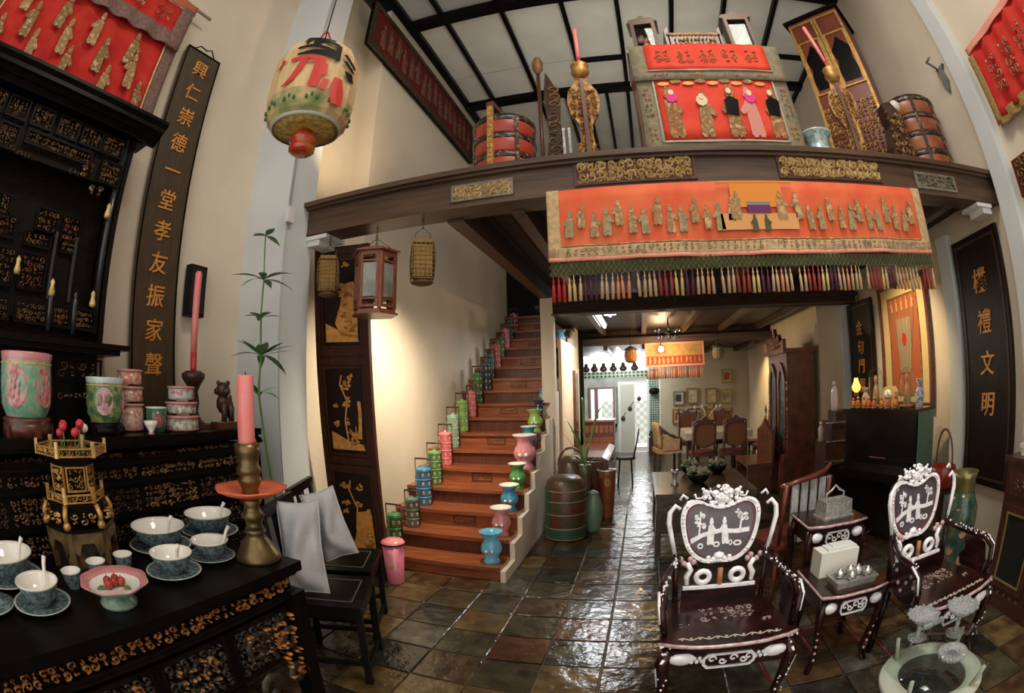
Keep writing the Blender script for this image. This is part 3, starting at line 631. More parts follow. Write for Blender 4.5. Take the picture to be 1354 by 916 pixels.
for (nm, lb, p, r, h, m, rm) in (('small_jar', 'small green cup with a red emblem behind the white wine cup', (-2.33, 1.40, ZA), .064, .135, mat('dark_green_glaze', (.04, .15, .08), .2, coat=.5), white_m),
                                 ('small_jar', 'narrow dark jar standing behind the olive porcelain jar', (-2.63, 1.275, ZA), .05, .27, flo_d, brass_m)):
    t = thing(nm, lb, 'jar', p); MB().lathe([(r*.7, 0), (r*.75, .01), (r*.95, h*.4), (r, h*.95)], (0, 0, 0), 20).build('body', m, t)
    MB().lathe([(r, h*.95), (r*1.04, h), (r*.95, h), (r*.85, h*.5), (0, h*.48)], (0, 0, 0), 20, cap=False).build('rim', rm, t)
    medallion(t, r*.97, h*.5, R(-20), r*.5, mat('red_emblem', (.25, .05, .05), .4, col2=(.4, .12, .1), scale=40), mag)
t = thing('wine_cup', 'tiny white footed wine cup at the front of the high altar', 'cup', (-2.255, 1.315, ZA))
MB().lathe([(.018, 0), (.02, .004), (.012, .012), (.035, .045), (.042, .068), (.038, .066), (.03, .04), (0, .02)], (0, 0, 0), 16, cap=False).build('bowl', white_m, t); MB().lathe([(.0185, 0), (.0205, .004), (.0125, .012)], (0, 0, 0), 16).build('foot', pnk, t)
# carved lion candle holders and candle
dk = mat('dark_carved_wood', (.030, .014, .009), .4, col2=(.07, .028, .015), scale=16, bump=.2)
t = thing('candle_holder', 'dark carved wooden candle holder carrying the tall pink candle', 'candle holder', (-2.48, 1.79, ZA))
MB().lathe([(.075, 0), (.075, .03), (.05, .05), (.03, .10), (.04, .16), (.03, .22), (.05, .26), (.078, .30), (.082, .325), (.05, .345), (0, .345)], (0, 0, 0), 14).build('stem', dk, t)
MB().box((0, 0, .012), (.18, .18, .024)).build('plinth', redwd_m, t)
b = MB().lathe([(.022, 0), (.024, .05), (.022, .2), (.026, .5), (.02, .515), (0, .515)], (0, 0, 0), 12); t2 = thing('candle', 'tall slim pink candle with dark red foot on the carved holder', 'candle', (-2.48, 1.79, ZA+.345))
MB().lathe([(.021, .11), (.023, .3), (.024, .60), (.016, .612), (0, .612)], (0, 0, 0), 12).build('shaft', pinkc_m, t2); MB().lathe([(.02, 0), (.022, .02), (.022, .11)], (0, 0, 0), 12).build('red_foot', redc_m, t2)
t = thing('guardian_lion', 'small dark carved wooden lion on a red plinth at the altar end', 'figurine', (-2.34, 1.935, ZA))
MB().box((0, 0, .02), (.10, .15, .04)).build('plinth', redwd_m, t)
b = MB(); b.ball((0, .0, .15), .055, sc=(.8, 1, 1.2)); b.ball((.01, -.01, .235), .05, sc=(.9, 1, .95), n=10); b.ball((.045, -.01, .225), .025); b.ball((0, .05, .11), .045, sc=(.8, .8, 1.2))
for s in (-1, 1): b.tube([(.03, s*.03, .16), (.045, s*.03, .10), (.04, s*.03, .045)], [.022, .018, .02], 6); b.ball((-.0, s*.04, .275), .016)
for k in range(8): b.ball((-.01+.03*math.cos(k*.8), .045*math.sin(k*.8), .22+.01*math.cos(k)), .02, n=6, m=3)
b.tube([(-.03, .06, .08), (-.04, .09, .14), (-.02, .08, .20)], [.015, .018, .008], 6); b.build('lion', dk, t)
# ================================================================== things on the front table
def hexp(r, ph=0): return [(r*math.cos(k*1.0472+ph), r*math.sin(k*1.0472+ph)) for k in range(6)]
t = thing('incense_stand', 'hexagonal gilded openwork incense stand holding red flower sticks', 'incense stand', Tm((-1.99, .70, ZT), R(18)))
lac = mat('lacquer_brown', (.055, .030, .014), .4, col2=(.14, .085, .03), scale=9)
MB().prism(hexp(.175), .012, None, .168).build('base_table_top', black_m, t)
MB().prism(hexp(.145), .165, None, .002).build('base_body', mat('painted_lacquer', (.018, .012, .007), .4, col2=(.22, .13, .045), scale=11, lo=.50, hi=.66), t)
for k in range(6):
    a = k*1.0472; l = MB().box((.155*math.cos(a), .155*math.sin(a), .085), (.03, .03, .17), None, a); l.build('base_leg', lac, t)
    am = a+.5236; M_ = face((.146*math.cos(am), .146*math.sin(am), .125), math.degrees(am))
    MB().prism([(-.075, .04), (.075, .04), (.075, -.03), (.05, -.06), (.03, -.0), (-.03, -.0), (-.05, -.05), (-.075, -.03)], .012).build('base_apron', mat('lacquer_gold', (.20, .13, .05), .45, .3, col2=(.07, .04, .015), scale=14), t).matrix_local = M_
    relief(.12, .05, 6, 600+k, .016, .5).build('skirt_carving', gilt_m, t).matrix_local = face((.155*math.cos(am), .155*math.sin(am), .225), math.degrees(am))
    f = MB().ball((.165*math.cos(a), .165*math.sin(a), .195), .02, n=6, m=4).tube([(.15*math.cos(a), .15*math.sin(a), .27), (.17*math.cos(a), .17*math.sin(a), .235), (.165*math.cos(a), .165*math.sin(a), .2)], .012, 6); f.build('lion_foot', gilt_m, t)
    MB().box((.138*math.cos(a), .138*math.sin(a), .305), (.016, .016, .07), None, a).build('rail_post', gilt_m, t)
    r = MB().ring(*rframe(.13, .035, .006), .008); r.add(relief(.12, .024, 5, 620+k, .006, .3)); r.build('rail', gilt_m, t).matrix_local = face((.121*math.cos(am), .121*math.sin(am), .295), math.degrees(am))
    p = MB().ring(*rframe(.095, .10, .008), .008).build('drum_panel', gilt_m, t); p.matrix_local = face((.088*math.cos(am), .088*math.sin(am), .365), math.degrees(am))
    relief(.078, .084, 9, 640+k, .010, .5).build('carving', gilt_m, p)
    MB().box((.172*math.cos(a), .172*math.sin(a), .485), (.014, .014, .06), None, a).build('rail_post', gilts_m, t)
    r = MB().ring(*rframe(.165, .035, .006), .008); r.add(relief(.15, .026, 6, 660+k, .006, .3)); r.build('rail', gilt_m, t).matrix_local = face((.148*math.cos(am), .148*math.sin(am), .475), math.degrees(am))
MB().prism(hexp(.135), .05, None, .21).prism(hexp(.15), .012, None, .262).build('skirt', black_m, t)
MB().prism(hexp(.098), .15, None, .275).build('drum', black_m, t)
MB().prism(hexp(.12), .03, None, .42).prism(hexp(.165), .012, None, .447).build('upper_tray', black_m, t)
red_m = mat('red_bud', (.55, .03, .05), .5); q = random.Random(3)
for k in range(7):
    a, r = q.uniform(0, 6.28), q.uniform(.01, .07); s = thing('flower_stick', 'thin stick with a red bud standing in the incense stand', 'flower', (-1.99+r*math.cos(a), .70+r*math.sin(a), ZT+.45), 'red flower sticks')
    h = q.uniform(.07, .12); MB().tube([(0, 0, 0), (.008*math.cos(a), .008*math.sin(a), h)], .003, 5).build('stick', leaf_m, s)
    MB().ball((.008*math.cos(a), .008*math.sin(a), h+.01), .022, n=8, m=5, sc=(1, 1, .9)).build('bud', red_m if k != 3 else white_m, s)
blue_m = mat('blue_white_glaze', (.055, .10, .12), .25, col2=(.20, .27, .28), scale=55, lo=.42, hi=.6, coat=.4)
rimb = mat('rim_glaze', (.50, .50, .44), .2, coat=.4)
def bowlset(p, r, h, sr, n, spoon, sa):
    z = p[2]
    if sr:
        s = thing('saucer', 'blue patterned saucer under the %s' % n, 'saucer', p)
        MB().lathe([(sr*.5, 0), (sr*.55, .006), (sr*.97, .02)], (0, 0, 0), 28, cap=False).lathe([(sr*.97, .021), (sr*.55, .011), (0, .010)], (0, 0, 0), 28, cap=False).lathe([(0, .001), (sr*.5, 0)], (0, 0, 0), 28, cap=False).build('dish', blue_m, s)
        MB().lathe([(sr*.93, .0195), (sr, .022), (sr, .0245), (sr*.93, .0225)], (0, 0, 0), 28, cap=False).build('rim', rimb, s)
    zz = .011 if sr else 0
    t = thing('rice_bowl', n, 'bowl', (p[0], p[1], z+zz))
    MB().lathe([(r*.45, 0), (r*.5, .012), (r*.82, h*.45), (r*.96, h*.93)], (0, 0, 0), 28, cap=False).lathe([(0, .002), (r*.45, 0)], (0, 0, 0), 28, cap=False).build('outside', blue_m, t)
    MB().lathe([(r*.96, h*.93), (r, h), (r*.985, h+.003), (r*.93, h*.92), (r*.78, h*.5), (r*.42, .02), (0, .018)], (0, 0, 0), 28, cap=False).build('inside', white_m, t)
    if spoon:
        sp = thing('soup_spoon', 'white soup spoon in the %s' % n, 'spoon', Tm((p[0], p[1], z+zz+.02), R(sa)))
        MB().grid(lambda u, v: ((-.035+.07*u), (.018*(v-.5)*2)*math.sqrt(max(0, 1-(2*u-1)**2)), .004+.012*((2*u-1)**2+(2*v-1)**2)*.5), 8, 6).build('scoop', white_m, sp).modifiers.new('t', 'SOLIDIFY').thickness = .003
        MB().tube([(.03, 0, .012), (.06, 0, .035), (.085, 0, h+.012), (.10, 0, h+.035)], [.008, .007, .008, .010], 8).build('handle', white_m, sp)
for (px, py, r, h, sr, n, sp, sa) in ((213, 724, .142, .100, .165, 'large blue rice bowl beside the incense stand', 1, 20), (278, 705, .132, .100, .160, 'large blue rice bowl behind the brass candlestick', 1, 40),
                              (231, 759, .096, .085, .125, 'small blue bowl between the fruit dish and the candlestick', 1, -10), (281, 739, .090, .080, .112, 'small blue bowl at the foot of the brass candlestick', 1, 60),
                              (16, 766, .135, .100, .160, 'large blue rice bowl beyond the wine cups from the candlestick', 1, 70), (58, 802, .094, .085, .125, 'small blue bowl beside the bare saucer', 1, 130)):
    p = onZ(px, py, ZT); bowlset((p.x, p.y, ZT), r, h, sr, n, sp, sa)
p = onZ(-8, 806, ZT); s = thing('saucer', 'dark blue saucer with no bowl at the table edge', 'saucer', p)
MB().lathe([(.05, 0), (.055, .006), (.1, .02), (.102, .024), (.055, .011), (0, .01)], (0, 0, 0), 24, cap=False).build('dish', blue_m, s); MB().lathe([(.1, .02), (.104, .024), (.1, .0255)], (0, 0, 0), 24, cap=False).build('rim', rimb, s)
for (px, py) in ((99, 776), (131, 762), (166, 752)):
    p = onZ(px, py, ZT); t = thing('tea_cup', 'tiny white wine cup in the row behind the fruit dish', 'cup', p, 'wine cups')
    MB().lathe([(.028, 0), (.030, .006), (.040, .034), (.043, .062)], (0, 0, 0), 18, cap=False).build('outside', blue_m, t)
    MB().lathe([(.043, .062), (.047, .068), (.042, .068), (.035, .03), (0, .02)], (0, 0, 0), 18, cap=False).build('inside', white_m, t)
p = onZ(158, 797, ZT); t = thing('fruit_dish', 'pink rimmed lobed porcelain dish on a green foot holding fruit', 'dish', p)
MB().lathe([(.075, 0), (.078, .01), (.06, .035), (.05, .05)], (0, 0, 0), 24).build('foot', mat('jade_foot', (.10, .22, .17), .25, col2=(.3, .4, .32), scale=40), t)
MB().lathe([(.05, .048), (.10, .06), (.135, .085), (.137, .09)], (0, 0, 0), 40, cap=False, ripple=(8, .03)).build('outside', mat('dish_under', (.35, .45, .36), .25), t)
MB().lathe([(.139, .089), (.137, .092), (.105, .074)], (0, 0, 0), 40, cap=False, ripple=(8, .03)).build('pink_rim', pnk, t)
MB().lathe([(.105, .074), (.08, .064), (0, .06)], (0, 0, 0), 40, cap=False).build('dish_floor', white_m, t)
q = random.Random(9)
for k in range(5):
    a = k*1.257; r = .03 if k else 0
    f = thing('fruit', 'small red and yellow fruit in the lobed porcelain dish', 'fruit', (p.x+r*math.cos(a), p.y+r*math.sin(a), ZT+.063), 'fruit in the dish')
    MB().ball((0, 0, .017), .018, n=10, m=6, sc=(1, 1, .95)).build('flesh', mat('fruit_red', (.36, .02, .03), .35, col2=(.50, .16, .04), scale=30, lo=.5, hi=.8, rand=1), f)
    MB().tube([(0, 0, .033), (.003, 0, .042)], .002, 4).build('stem', leaf_m, f)
for k in range(3):
    a = k*2.09+.5; f = solo('leaf', MB().grid(lambda u, v: (.045*u, .012*math.sin(math.pi*u)*(2*v-1), .006*math.sin(math.pi*u)), 6, 2), leaf_m, 'green leaf lying beside the fruit in the dish', 'leaf', Tm((p.x+.035*math.cos(a), p.y+.035*math.sin(a), ZT+.068), a), 'fruit leaves')
# brass candlestick, drip pan and candle
p = Vector((-1.51, 1.375, ZT)); t = thing('brass_candlestick', 'turned brass candlestick with a coral drip pan holding a pink candle', 'candlestick', p)
MB().lathe([(.103, 0), (.105, .012), (.095, .035), (.07, .075), (.05, .10), (.042, .115), (.05, .125), (.046, .14)], (0, 0, 0), 28).build('base', brass_m, t)
MB().lathe([(.046, .14), (.036, .16), (.04, .18), (.055, .20), (.04, .22), (.034, .24), (.048, .265), (.03, .28)], (0, 0, 0), 24).build('lower_stem', brass_m, t)
MB().lathe([(.03, .28), (.11, .292), (.155, .312), (.162, .324), (.148, .312), (.08, .297), (.04, .297)], (0, 0, 0), 48, ripple=(7, .035)).build('drip_pan', mat('coral_pan', (.80, .17, .07), .45, col2=(.66, .12, .05), scale=8), t)
MB().lathe([(.045, .29), (.035, .31), (.05, .34), (.055, .36), (.045, .37), (.055, .385), (.058, .40), (.046, .42), (.05, .45), (.056, .47), (.058, .505), (.03, .508)], (0, 0, 0), 24).build('socket', brass_m, t)
t = thing('candle', 'thick pink candle standing in the brass candlestick', 'candle', p+Vector((0, 0, .50)))
MB().lathe([(.036, 0), (.038, .02), (.038, .28), (.030, .288), (0, .285)], (0, 0, 0), 16, ripple=(6, .03)).build('shaft', pinkc_m, t); MB().tube([(0, 0, .28), (.003, 0, .30)], .003, 5).build('wick', black_m, t)
# tall leafy stem in a pot between altar and pilaster
b0 = Vector((-2.14, 2.28, 0)); t = thing('potted_plant', 'tall thin green stem with whorls of leaves in front of the pilaster', 'plant', (b0.x, b0.y, 0))
def leafm(l, w, droop): return MB().grid(lambda u, v: (l*u, w*math.sin(math.pi*min(1, u*1.02))*(v-.5)*2*.5, -droop*u*u*l+.0), 6, 2)
MB().lathe([(.07, 0), (.09, .03), (.10, .2), (.10, .24), (.08, .24), (.08, .2), (0, .2)], (0, 0, 0), 20).build('pot', mat('plant_pot', (.12, .20, .12), .4), t)
stem = [Vector((0, 0, .2))]+[onX(px, py, -2.14)-Vector((b0.x, b0.y, 0)) for px, py in ((342, 520), (345, 470), (345, 420), (349, 370), (351, 312))]
MB().tube(stem, [.008, .008, .007, .006, .005, .004], 6).build('stem', leaf_m, t); q = random.Random(4)
for (i, n, l) in ((5, 4, .13), (4, 7, .20), (3, 5, .14), (2, 13, .25), (1, 5, .16)):
    for k in range(n):
        a = 6.283*k/n+q.uniform(-.3, .3); lf = leafm(l*q.uniform(.7, 1.1), .055, q.uniform(.1, .7)).build('leaf', leaf_m, t); lf.matrix_local = Tm(stem[i], a, 1, 0, q.uniform(-.7, -.1))
# junction box and conduit on the pilaster
p = onX(380, 285, -2.34); t = thing('junction_box', 'small white electrical box with a conduit on the pilaster', 'electrical box', face((-2.335, p.y, p.z), 0))
MB().box((0, 0, .02), (.07, .12, .04)).build('box', whitep_m, t); MB().tube([(0, .06, .01), (0, 2.9, .01)], .009, 6).tube([(0, -.06, .004), (0, -1.9, .004)], .004, 5).build('conduit', mat('conduit_grey', (.45, .46, .47), .5), t)

# ================================================================== black side chairs with white pillows
def side_chair(T, label):
    t = thing('side_chair', label, 'chair', T, 'black side chairs by the altar')
    sh, w, d = .52, .46, .44                     # local: +x front, y width
    MB().box((0, 0, sh-.015), (d, w, .03)).build('seat', black_m, t)
    MB().ring(*rframe(d-.12, w-.14, .006), .003).build('seat_inlay_line', mat('seat_line', (.16, .13, .11), .3), t).matrix_local = Tm((0, 0, sh+.0005))
    MB().box((d/2-.02, 0, sh-.06), (.02, w-.04, .06)).box((-d/2+.02, 0, sh-.06), (.02, w-.04, .06)).box((0, w/2-.02, sh-.06), (d-.04, .02, .06)).box((0, -w/2+.02, sh-.06), (d-.04, .02, .06)).build('seat_rail', black_m, t)
    for sy in (-1, 1):
        MB().box((d/2-.02, sy*(w/2-.02), sh/2-.015), (.036, .036, sh-.03)).box((d/2-.02, sy*(w/2-.02), .015), (.044, .044, .03)).build('leg', blackw_m, t)
        MB().tube([(-d/2+.02, sy*(w/2-.02), 0), (-d/2+.02, sy*(w/2-.02), sh), (-d/2-.05, sy*(w/2-.02), 1.02)], .019, 6).build('back_leg', blackw_m, t)
        MB().box((0, sy*(w/2-.02), .14), (d-.06, .02, .03)).build('stretcher', blackw_m, t)
    MB().box((d/2-.02, 0, .08), (.02, w-.06, .03)).build('stretcher', blackw_m, t)
    MB().box((-d/2-.05, 0, 1.01), (.03, w+.04, .06)).build('crest_rail', black_m, t)
    MB().tube([(-d/2+.02, 0, sh), (-d/2-.02, 0, .75), (-d/2-.05, 0, 1.0)], [.012]*3, 4).raw([], []).build('splat_spine', black_m, t)
    MB().grid(lambda u, v: (-d/2+.02-.07*v, -.07+.14*u, sh+.46*v), 2, 6).build('splat', blackw_m, t).modifiers.new('t', 'SOLIDIFY').thickness = .012
    return t
ca = R(22)
def chT(fy):
    # front edge follows the row of feet seen on the floor
    f = Vector((-1.345, 1.90, 0))+Vector((-.43, .90, 0))*fy
    return Tm(f+Vector((-.21*math.cos(ca), -.21*math.sin(ca), 0)), ca)
side_chair(chT(.20), 'black side chair with two white pillows beside the altar table')
side_chair(chT(.74), 'black side chair with an empty seat in front of the inlaid door leaf')
pil_m = mat('white_linen', (.62, .62, .66), .9, col2=(.52, .51, .54), scale=5, bump=.9, bscale=6)
def pillow(T, w, h, th, label, seed):
    q = random.Random(seed); ph = q.uniform(0, 6); b = MB()
    for s in (1, -1):
        b.grid(lambda u, v: ((-w/2+w*u)*(1-.10*math.sin(math.pi*v)), (-h/2+h*v)*(1-.07*math.sin(math.pi*u))+.03*math.sin(math.pi*v)*(u-.5), s*th/2*(math.sin(math.pi*u)*math.sin(math.pi*v))**.42+.030*math.sin(8*u+ph+6*v+3*math.sin(5*v))*math.sin(math.pi*u)*math.sin(math.pi*v)), 14, 14)
    n = 15*15
    t = thing('pillow', label, 'pillow', T); b.build('cushion', pil_m, t)
    MB().tube([(-w/2, -h/2, 0), (-w/2*.9, 0, 0), (-w/2, h/2, 0), (0, h/2*.93, 0), (w/2, h/2, 0), (w/2*.9, 0, 0), (w/2, -h/2, 0), (0, -h/2*.93, 0)], .005, 5, closed=True).build('piping', pil_m, t)
for (pts, w, h, lb, sd) in ((((425, 662), (408, 775)), .40, .50, 'white square pillow drooping over the front of the black chair', 1), (((425, 665), (450, 735)), .36, .46, 'white square pillow leaning back against the chair beside the door leaf', 2)):
    pass
c0 = chT(.20)
def lpt(x, y, z): return c0 @ Vector((x, y, z))
def orient(c, ydir, zdir):
    y = ydir.normalized(); z = (zdir-y*zdir.dot(y)).normalized(); x = y.cross(z); m = Matrix((x, y, z)).transposed().to_4x4(); m.translation = c; return m
a = onY(396, 668, 1.98); bq = onY(412, 790, 1.86)
pillow(orient((a+bq)/2+Vector((0, -.02, .03)), a-bq, Vector((.55, -.75, .2))), .24, (a-bq).length*1.0, .17, 'white square pillow drooping over the front of the black chair', 1)
a = onY(420, 660, 2.15); bq = onY(452, 738, 2.22)
pillow(orient((a+bq)/2+Vector((0, 0, .03)), a-bq, Vector((.45, -.8, .2))), .21, (a-bq).length*1.12, .15, 'white square pillow leaning back against the chair beside the door leaf', 2)
# ================================================================== inlaid door leaf
TR, BR = Vector((-1.94, 2.99, 2.78)), Vector((-2.05, 3.38, 0)); wv = .49
yv = (TR-BR); Ld = yv.length; M_ = orient(BR+Vector((-wv/2, 0, 0))+yv*0, yv, Vector((.12, -1, 0)))
leafw = mat('leaf_wood', (.038, .012, .008), .38, col2=(.07, .022, .012), scale=5, stretch=(7, 1, 7), spec=.3)
t = thing('inlaid_door_leaf', 'tall dark red door leaf with gold landscape inlay leaning beside the stairs', 'door panel', M_)
MB().box((0, Ld/2, 0), (wv, Ld, .03)).build('leaf', leafw, t)
for sx in (-1, 1): MB().box((sx*(wv/2-.025), Ld/2, .022), (.05, Ld, .02)).build('stile', leafw, t)
for y in (.08, 1.02, 1.09, 1.90, 1.97, Ld-.04): MB().box((0, y, .022), (wv-.1, .055, .018)).build('rail', leafw, t)
def blot(b, x, y, s, q, n=7):
    for k in range(n):
        a = q.uniform(0, 6.28); r = q.uniform(.2, 1)*s; cx, cy = x+r*math.cos(a), y+r*math.sin(a)*.8; rr = s*q.uniform(.25, .5)
        b.prism([(cx+rr*math.cos(g*.9)*(1+.3*math.sin(3*g+k)), cy+rr*.8*math.sin(g*.9)) for g in range(7)], .003)
def inlay_panel(y0, y1, kind, seed):
    p = MB().ring(*[[(x, y+(y0+y1)/2) for x, y in pp] for pp in rframe(wv-.11, y1-y0, .02)], .012).build('panel_moulding', leafw, t); p.location = (0, 0, .015)
    MB().box((0, (y0+y1)/2, .014), (wv-.15, y1-y0-.04, .004)).build('panel_field', mat('field_dark', (.014, .007, .005), .35, spec=.3), t)
    q = random.Random(seed); b = MB(); w = wv-.19; h = y1-y0
    b.prism([(-w/2, y0+.05), (w/2, y0+.05), (w/2*.9, y0+.10), (.02, y0+.12), (-w/2, y0+.20)], .003)
    if kind == 'mountain': b.prism([(-w*.05, y0+.10), (w*.48, y0+.08), (w*.48, y0+.48), (w*.35, y0+.52), (w*.05, y0+.5), (-w*.02, y0+.35), (-w*.2, y0+.2)], .003)
    tx = -w*.05
    b.ribbon([(tx+.02, y0+.1), (tx, y0+h*.4), (tx+.03, y0+h*.62), (tx-.03, y0+h*.8), (tx-.01, y0+h*.9)], .014, .004)
    for k in range(8): blot(b, tx+q.uniform(-.09, .08), y0+h*q.uniform(.35, .92), .034, q, 6)
    b.ribbon([(w*.38, y0+h*.2), (w*.42, y0+h*.5), (w*.40, y0+h*.62)], .03, .003)
    for k in range(5): blot(b, w*.28+q.uniform(-.04, .04), y0+h*q.uniform(.14, .34), .035, q, 5)
    for k in range(9):
        a = q.uniform(.3, 2.8); b.ribbon([(w*.25, y0+h*.22), (w*.25+.08*math.cos(a), y0+h*.22+.09*math.sin(a))], [.012, .003], .004)
    o = b.build('inlay', ochre_m, t); o.location = (0, 0, .0165)
inlay_panel(.13, 1.0, 'mountain', 1); inlay_panel(1.13, 1.86, 'pine', 2); inlay_panel(2.0, Ld-.1, 'mountain', 3)
# ================================================================== hanging lamps under the beam
def hook(p, z0, par, m=brass_m):
    b = MB(); n = int((2.81-z0)/.03)
    for k in range(max(1, n)): b.tube([(0.008*math.cos(g*1.05), 0 if k % 2 else .008*math.sin(g*1.05), z0-p[2]+.015+k*.03+.018*math.sin(g*1.05) if k % 2 else z0-p[2]+.015+k*.03) for g in range(6)], .0025, 4, closed=True)
    b.tube([(0, 0, z0-p[2]), (0, 0, 2.812-p[2])], .002, 4); o = b.build('chain', m, par)
hx = onY(495, 418, 2.76); hz0, hz1 = hx.z, onY(495, 332, 2.76).z; r = .15; hh = hz1-hz0
t = thing('hexagonal_lantern', 'red brown hexagonal wooden lantern with glass sides under the beam', 'lantern', Tm((hx.x, 2.76, hz0), R(14)))
lw = mat('lantern_wood', (.17, .045, .022), .4, col2=(.25, .075, .035), scale=9)
MB().prism(hexp(r*1.12), .014, None, 0).prism(hexp(r*1.0), .02, None, .014).build('base', lw, t)
MB().prism(hexp(r*1.0), .02, None, hh-.05).prism(hexp(r*1.18), .014, None, hh-.03).prism(hexp(r*.9), .016, None, hh-.016).build('roof', lw, t)
for k in range(6):
    a = k*1.0472; MB().box((r*.95*math.cos(a), r*.95*math.sin(a), hh/2), (.022, .022, hh-.07), None, a).build('post', lw, t)
    am = a+.5236; rr = r*.84
    f = MB().ring(*[[(x, y) for x, y in pp] for pp in rframe(r*.86, hh-.09, .016)], .012); f.box((0, hh*.28, .006), (r*.8, .012, .012)).box((0, -hh*.28, .006), (r*.8, .012, .012))
    o = f.build('side_frame', lw, t); o.matrix_local = face((rr*math.cos(am), rr*math.sin(am), hh/2), math.degrees(am))
    MB().box((0, 0, .003), (r*.7, hh*.5, .003)).build('pane', mat('lantern_glass', (.55, .56, .48), .1, col2=(.30, .31, .26), scale=6, trans=.5), o)
    c = relief(r*.7, hh*.12, 4, 700+k, .008, .4); c2 = MB().add(c, Tm((0, hh*.36, .004))).add(c, Tm((0, -hh*.36, .004))); c2.build('carving', giltd_m, o)
hook((0, 0, hz0), hz0+hh, t)
MB().tube([(.12, 0, hh), (0, 0, hh+.09), (-.12, 0, hh)], .003, 4).build('suspension', brass_m, t)
rat_m = mat('rattan', (.30, .19, .075), .6, col2=(.20, .12, .045), scale=20)
def rattan(px, py0, py1, w, label):
    p = onY(px, py1, 2.76); h = onY(px, py0, 2.76).z-p.z
    t = thing('rattan_lantern', label, 'lantern', Tm((p.x, 2.76, p.z), R(30)))
    def rr(v): return w/2*(.92+.1*math.sin(math.pi*v))
    b = MB()
    for j in range(9):
        v = j/8; q = rr(v); b.tube([(q, q, h*v), (-q, q, h*v), (-q, -q, h*v), (q, -q, h*v)], .004, 4, closed=True)
    for k in range(6):
        s = -1+2*k/5
        for fx_, fy_ in ((1, 0), (-1, 0), (0, 1), (0, -1)):
            b.tube([((fx_ or s*abs(fy_))*rr(v), (fy_ or s*abs(fx_))*rr(v), h*v) for v in (0, .33, .66, 1)], .003, 4)
    b.build('lattice', rat_m, t)
    MB().box((0, 0, h*.5), (w*.80, w*.80, h*.9)).build('paper_core', mat('lantern_paper', (.42, .25, .09), .8, col2=(.30, .17, .06), scale=12), t)
    MB().box((0, 0, h+.012), (w*.8, w*.8, .03)).build('top_collar', rat_m, t); MB().lathe([(w*.2, -.04), (w*.42, -.03), (w*.5, -.02), (w*.3, 0)], (0, 0, 0), 12).build('bottom_ring', mat('rattan_dark', (.14, .07, .035), .6), t)
    MB().tube([(.05, 0, h+.02), (.05, 0, h+.08), (0, 0, h+.12), (-.05, 0, h+.08), (-.05, 0, h+.02)], .003, 4).build('bail', brass_m, t)
    hook((0, 0, p.z), p.z+h+.11, t)
rattan(558, 324, 370, .155, 'small square rattan lantern hanging alone under the beam'); rattan(433, 345, 386, .15, 'small rattan lantern hanging in front of the inlaid door leaf')
# ================================================================== big paper lantern
LC = at(414, 118, 2.50); LR, LH = .222, .47
ang = math.atan2(-LC.y, -LC.x)
t = thing('paper_lantern', 'large round cream paper lantern painted with red and black characters', 'lantern', Tm((LC.x, LC.y, LC.z-LH/2-.02), ang))
pap = mat('lantern_cream', (.70, .50, .27), .75, col2=(.58, .40, .20), scale=7, stretch=(6, 6, 1), bump=.2, bscale=14)
N = 14
MB().lathe([(.172, 0), (.198, .03), (.213, .07), (LR, .12)], (0, 0, 0), N, smooth=False, cap=False).build('lower_band', mat('lantern_low_band', (.58, .42, .22), .7, col2=(.20, .24, .09), scale=9, lo=.5, hi=.68), t)
MB().lathe([(LR, .12), (LR*1.015, LH*.5), (LR*.98, LH*.82), (LR*.86, LH*.96), (.12, LH)], (0, 0, 0), N, smooth=False, cap=False).build('paper_body', pap, t)
MB().lathe([(.172, .008), (.10, .002), (.05, .0)], (0, 0, -.008), 28).build('under_disc', mat('lantern_yellow', (.60, .40, .10), .6, col2=(.30, .24, .07), scale=30, lo=.45, hi=.6), t)
MB().lathe([(.165, -.002), (.175, .002), (.178, .01)], (0, 0, -.002), 28, cap=False).build('rim_ring', mat('rim_pale', (.52, .55, .45), .5), t)
for k in range(12): 
    a = k*.5236; f = MB()
    for j in range(3): f.ball((.212*math.cos(a+.12*(j-1)), .212*math.sin(a+.12*(j-1)), .066+.014*(j % 2)), .018, n=6, m=3, sc=(.45, .45, .8))
    f.build('leaf_motif', mat('lantern_leaf', (.05, .16, .05), .6), t)
MB().lathe([(.04, .01), (.045, -.02), (.066, -.035), (.068, -.06), (.05, -.075), (.066, -.09), (.064, -.11), (.045, -.125), (0, -.125)], (0, 0, -.005), 18).build('knob', mat('lacquer_red', (.45, .035, .015), .25, col2=(.55, .25, .04), scale=10, lo=.5, hi=.7, coat=.4), t)
MB().lathe([(.10, LH-.01), (.11, LH+.01), (.09, LH+.02)], (0, 0, 0), 14).build('top_collar', mat('lacquer_red', (0, 0, 0)), t)
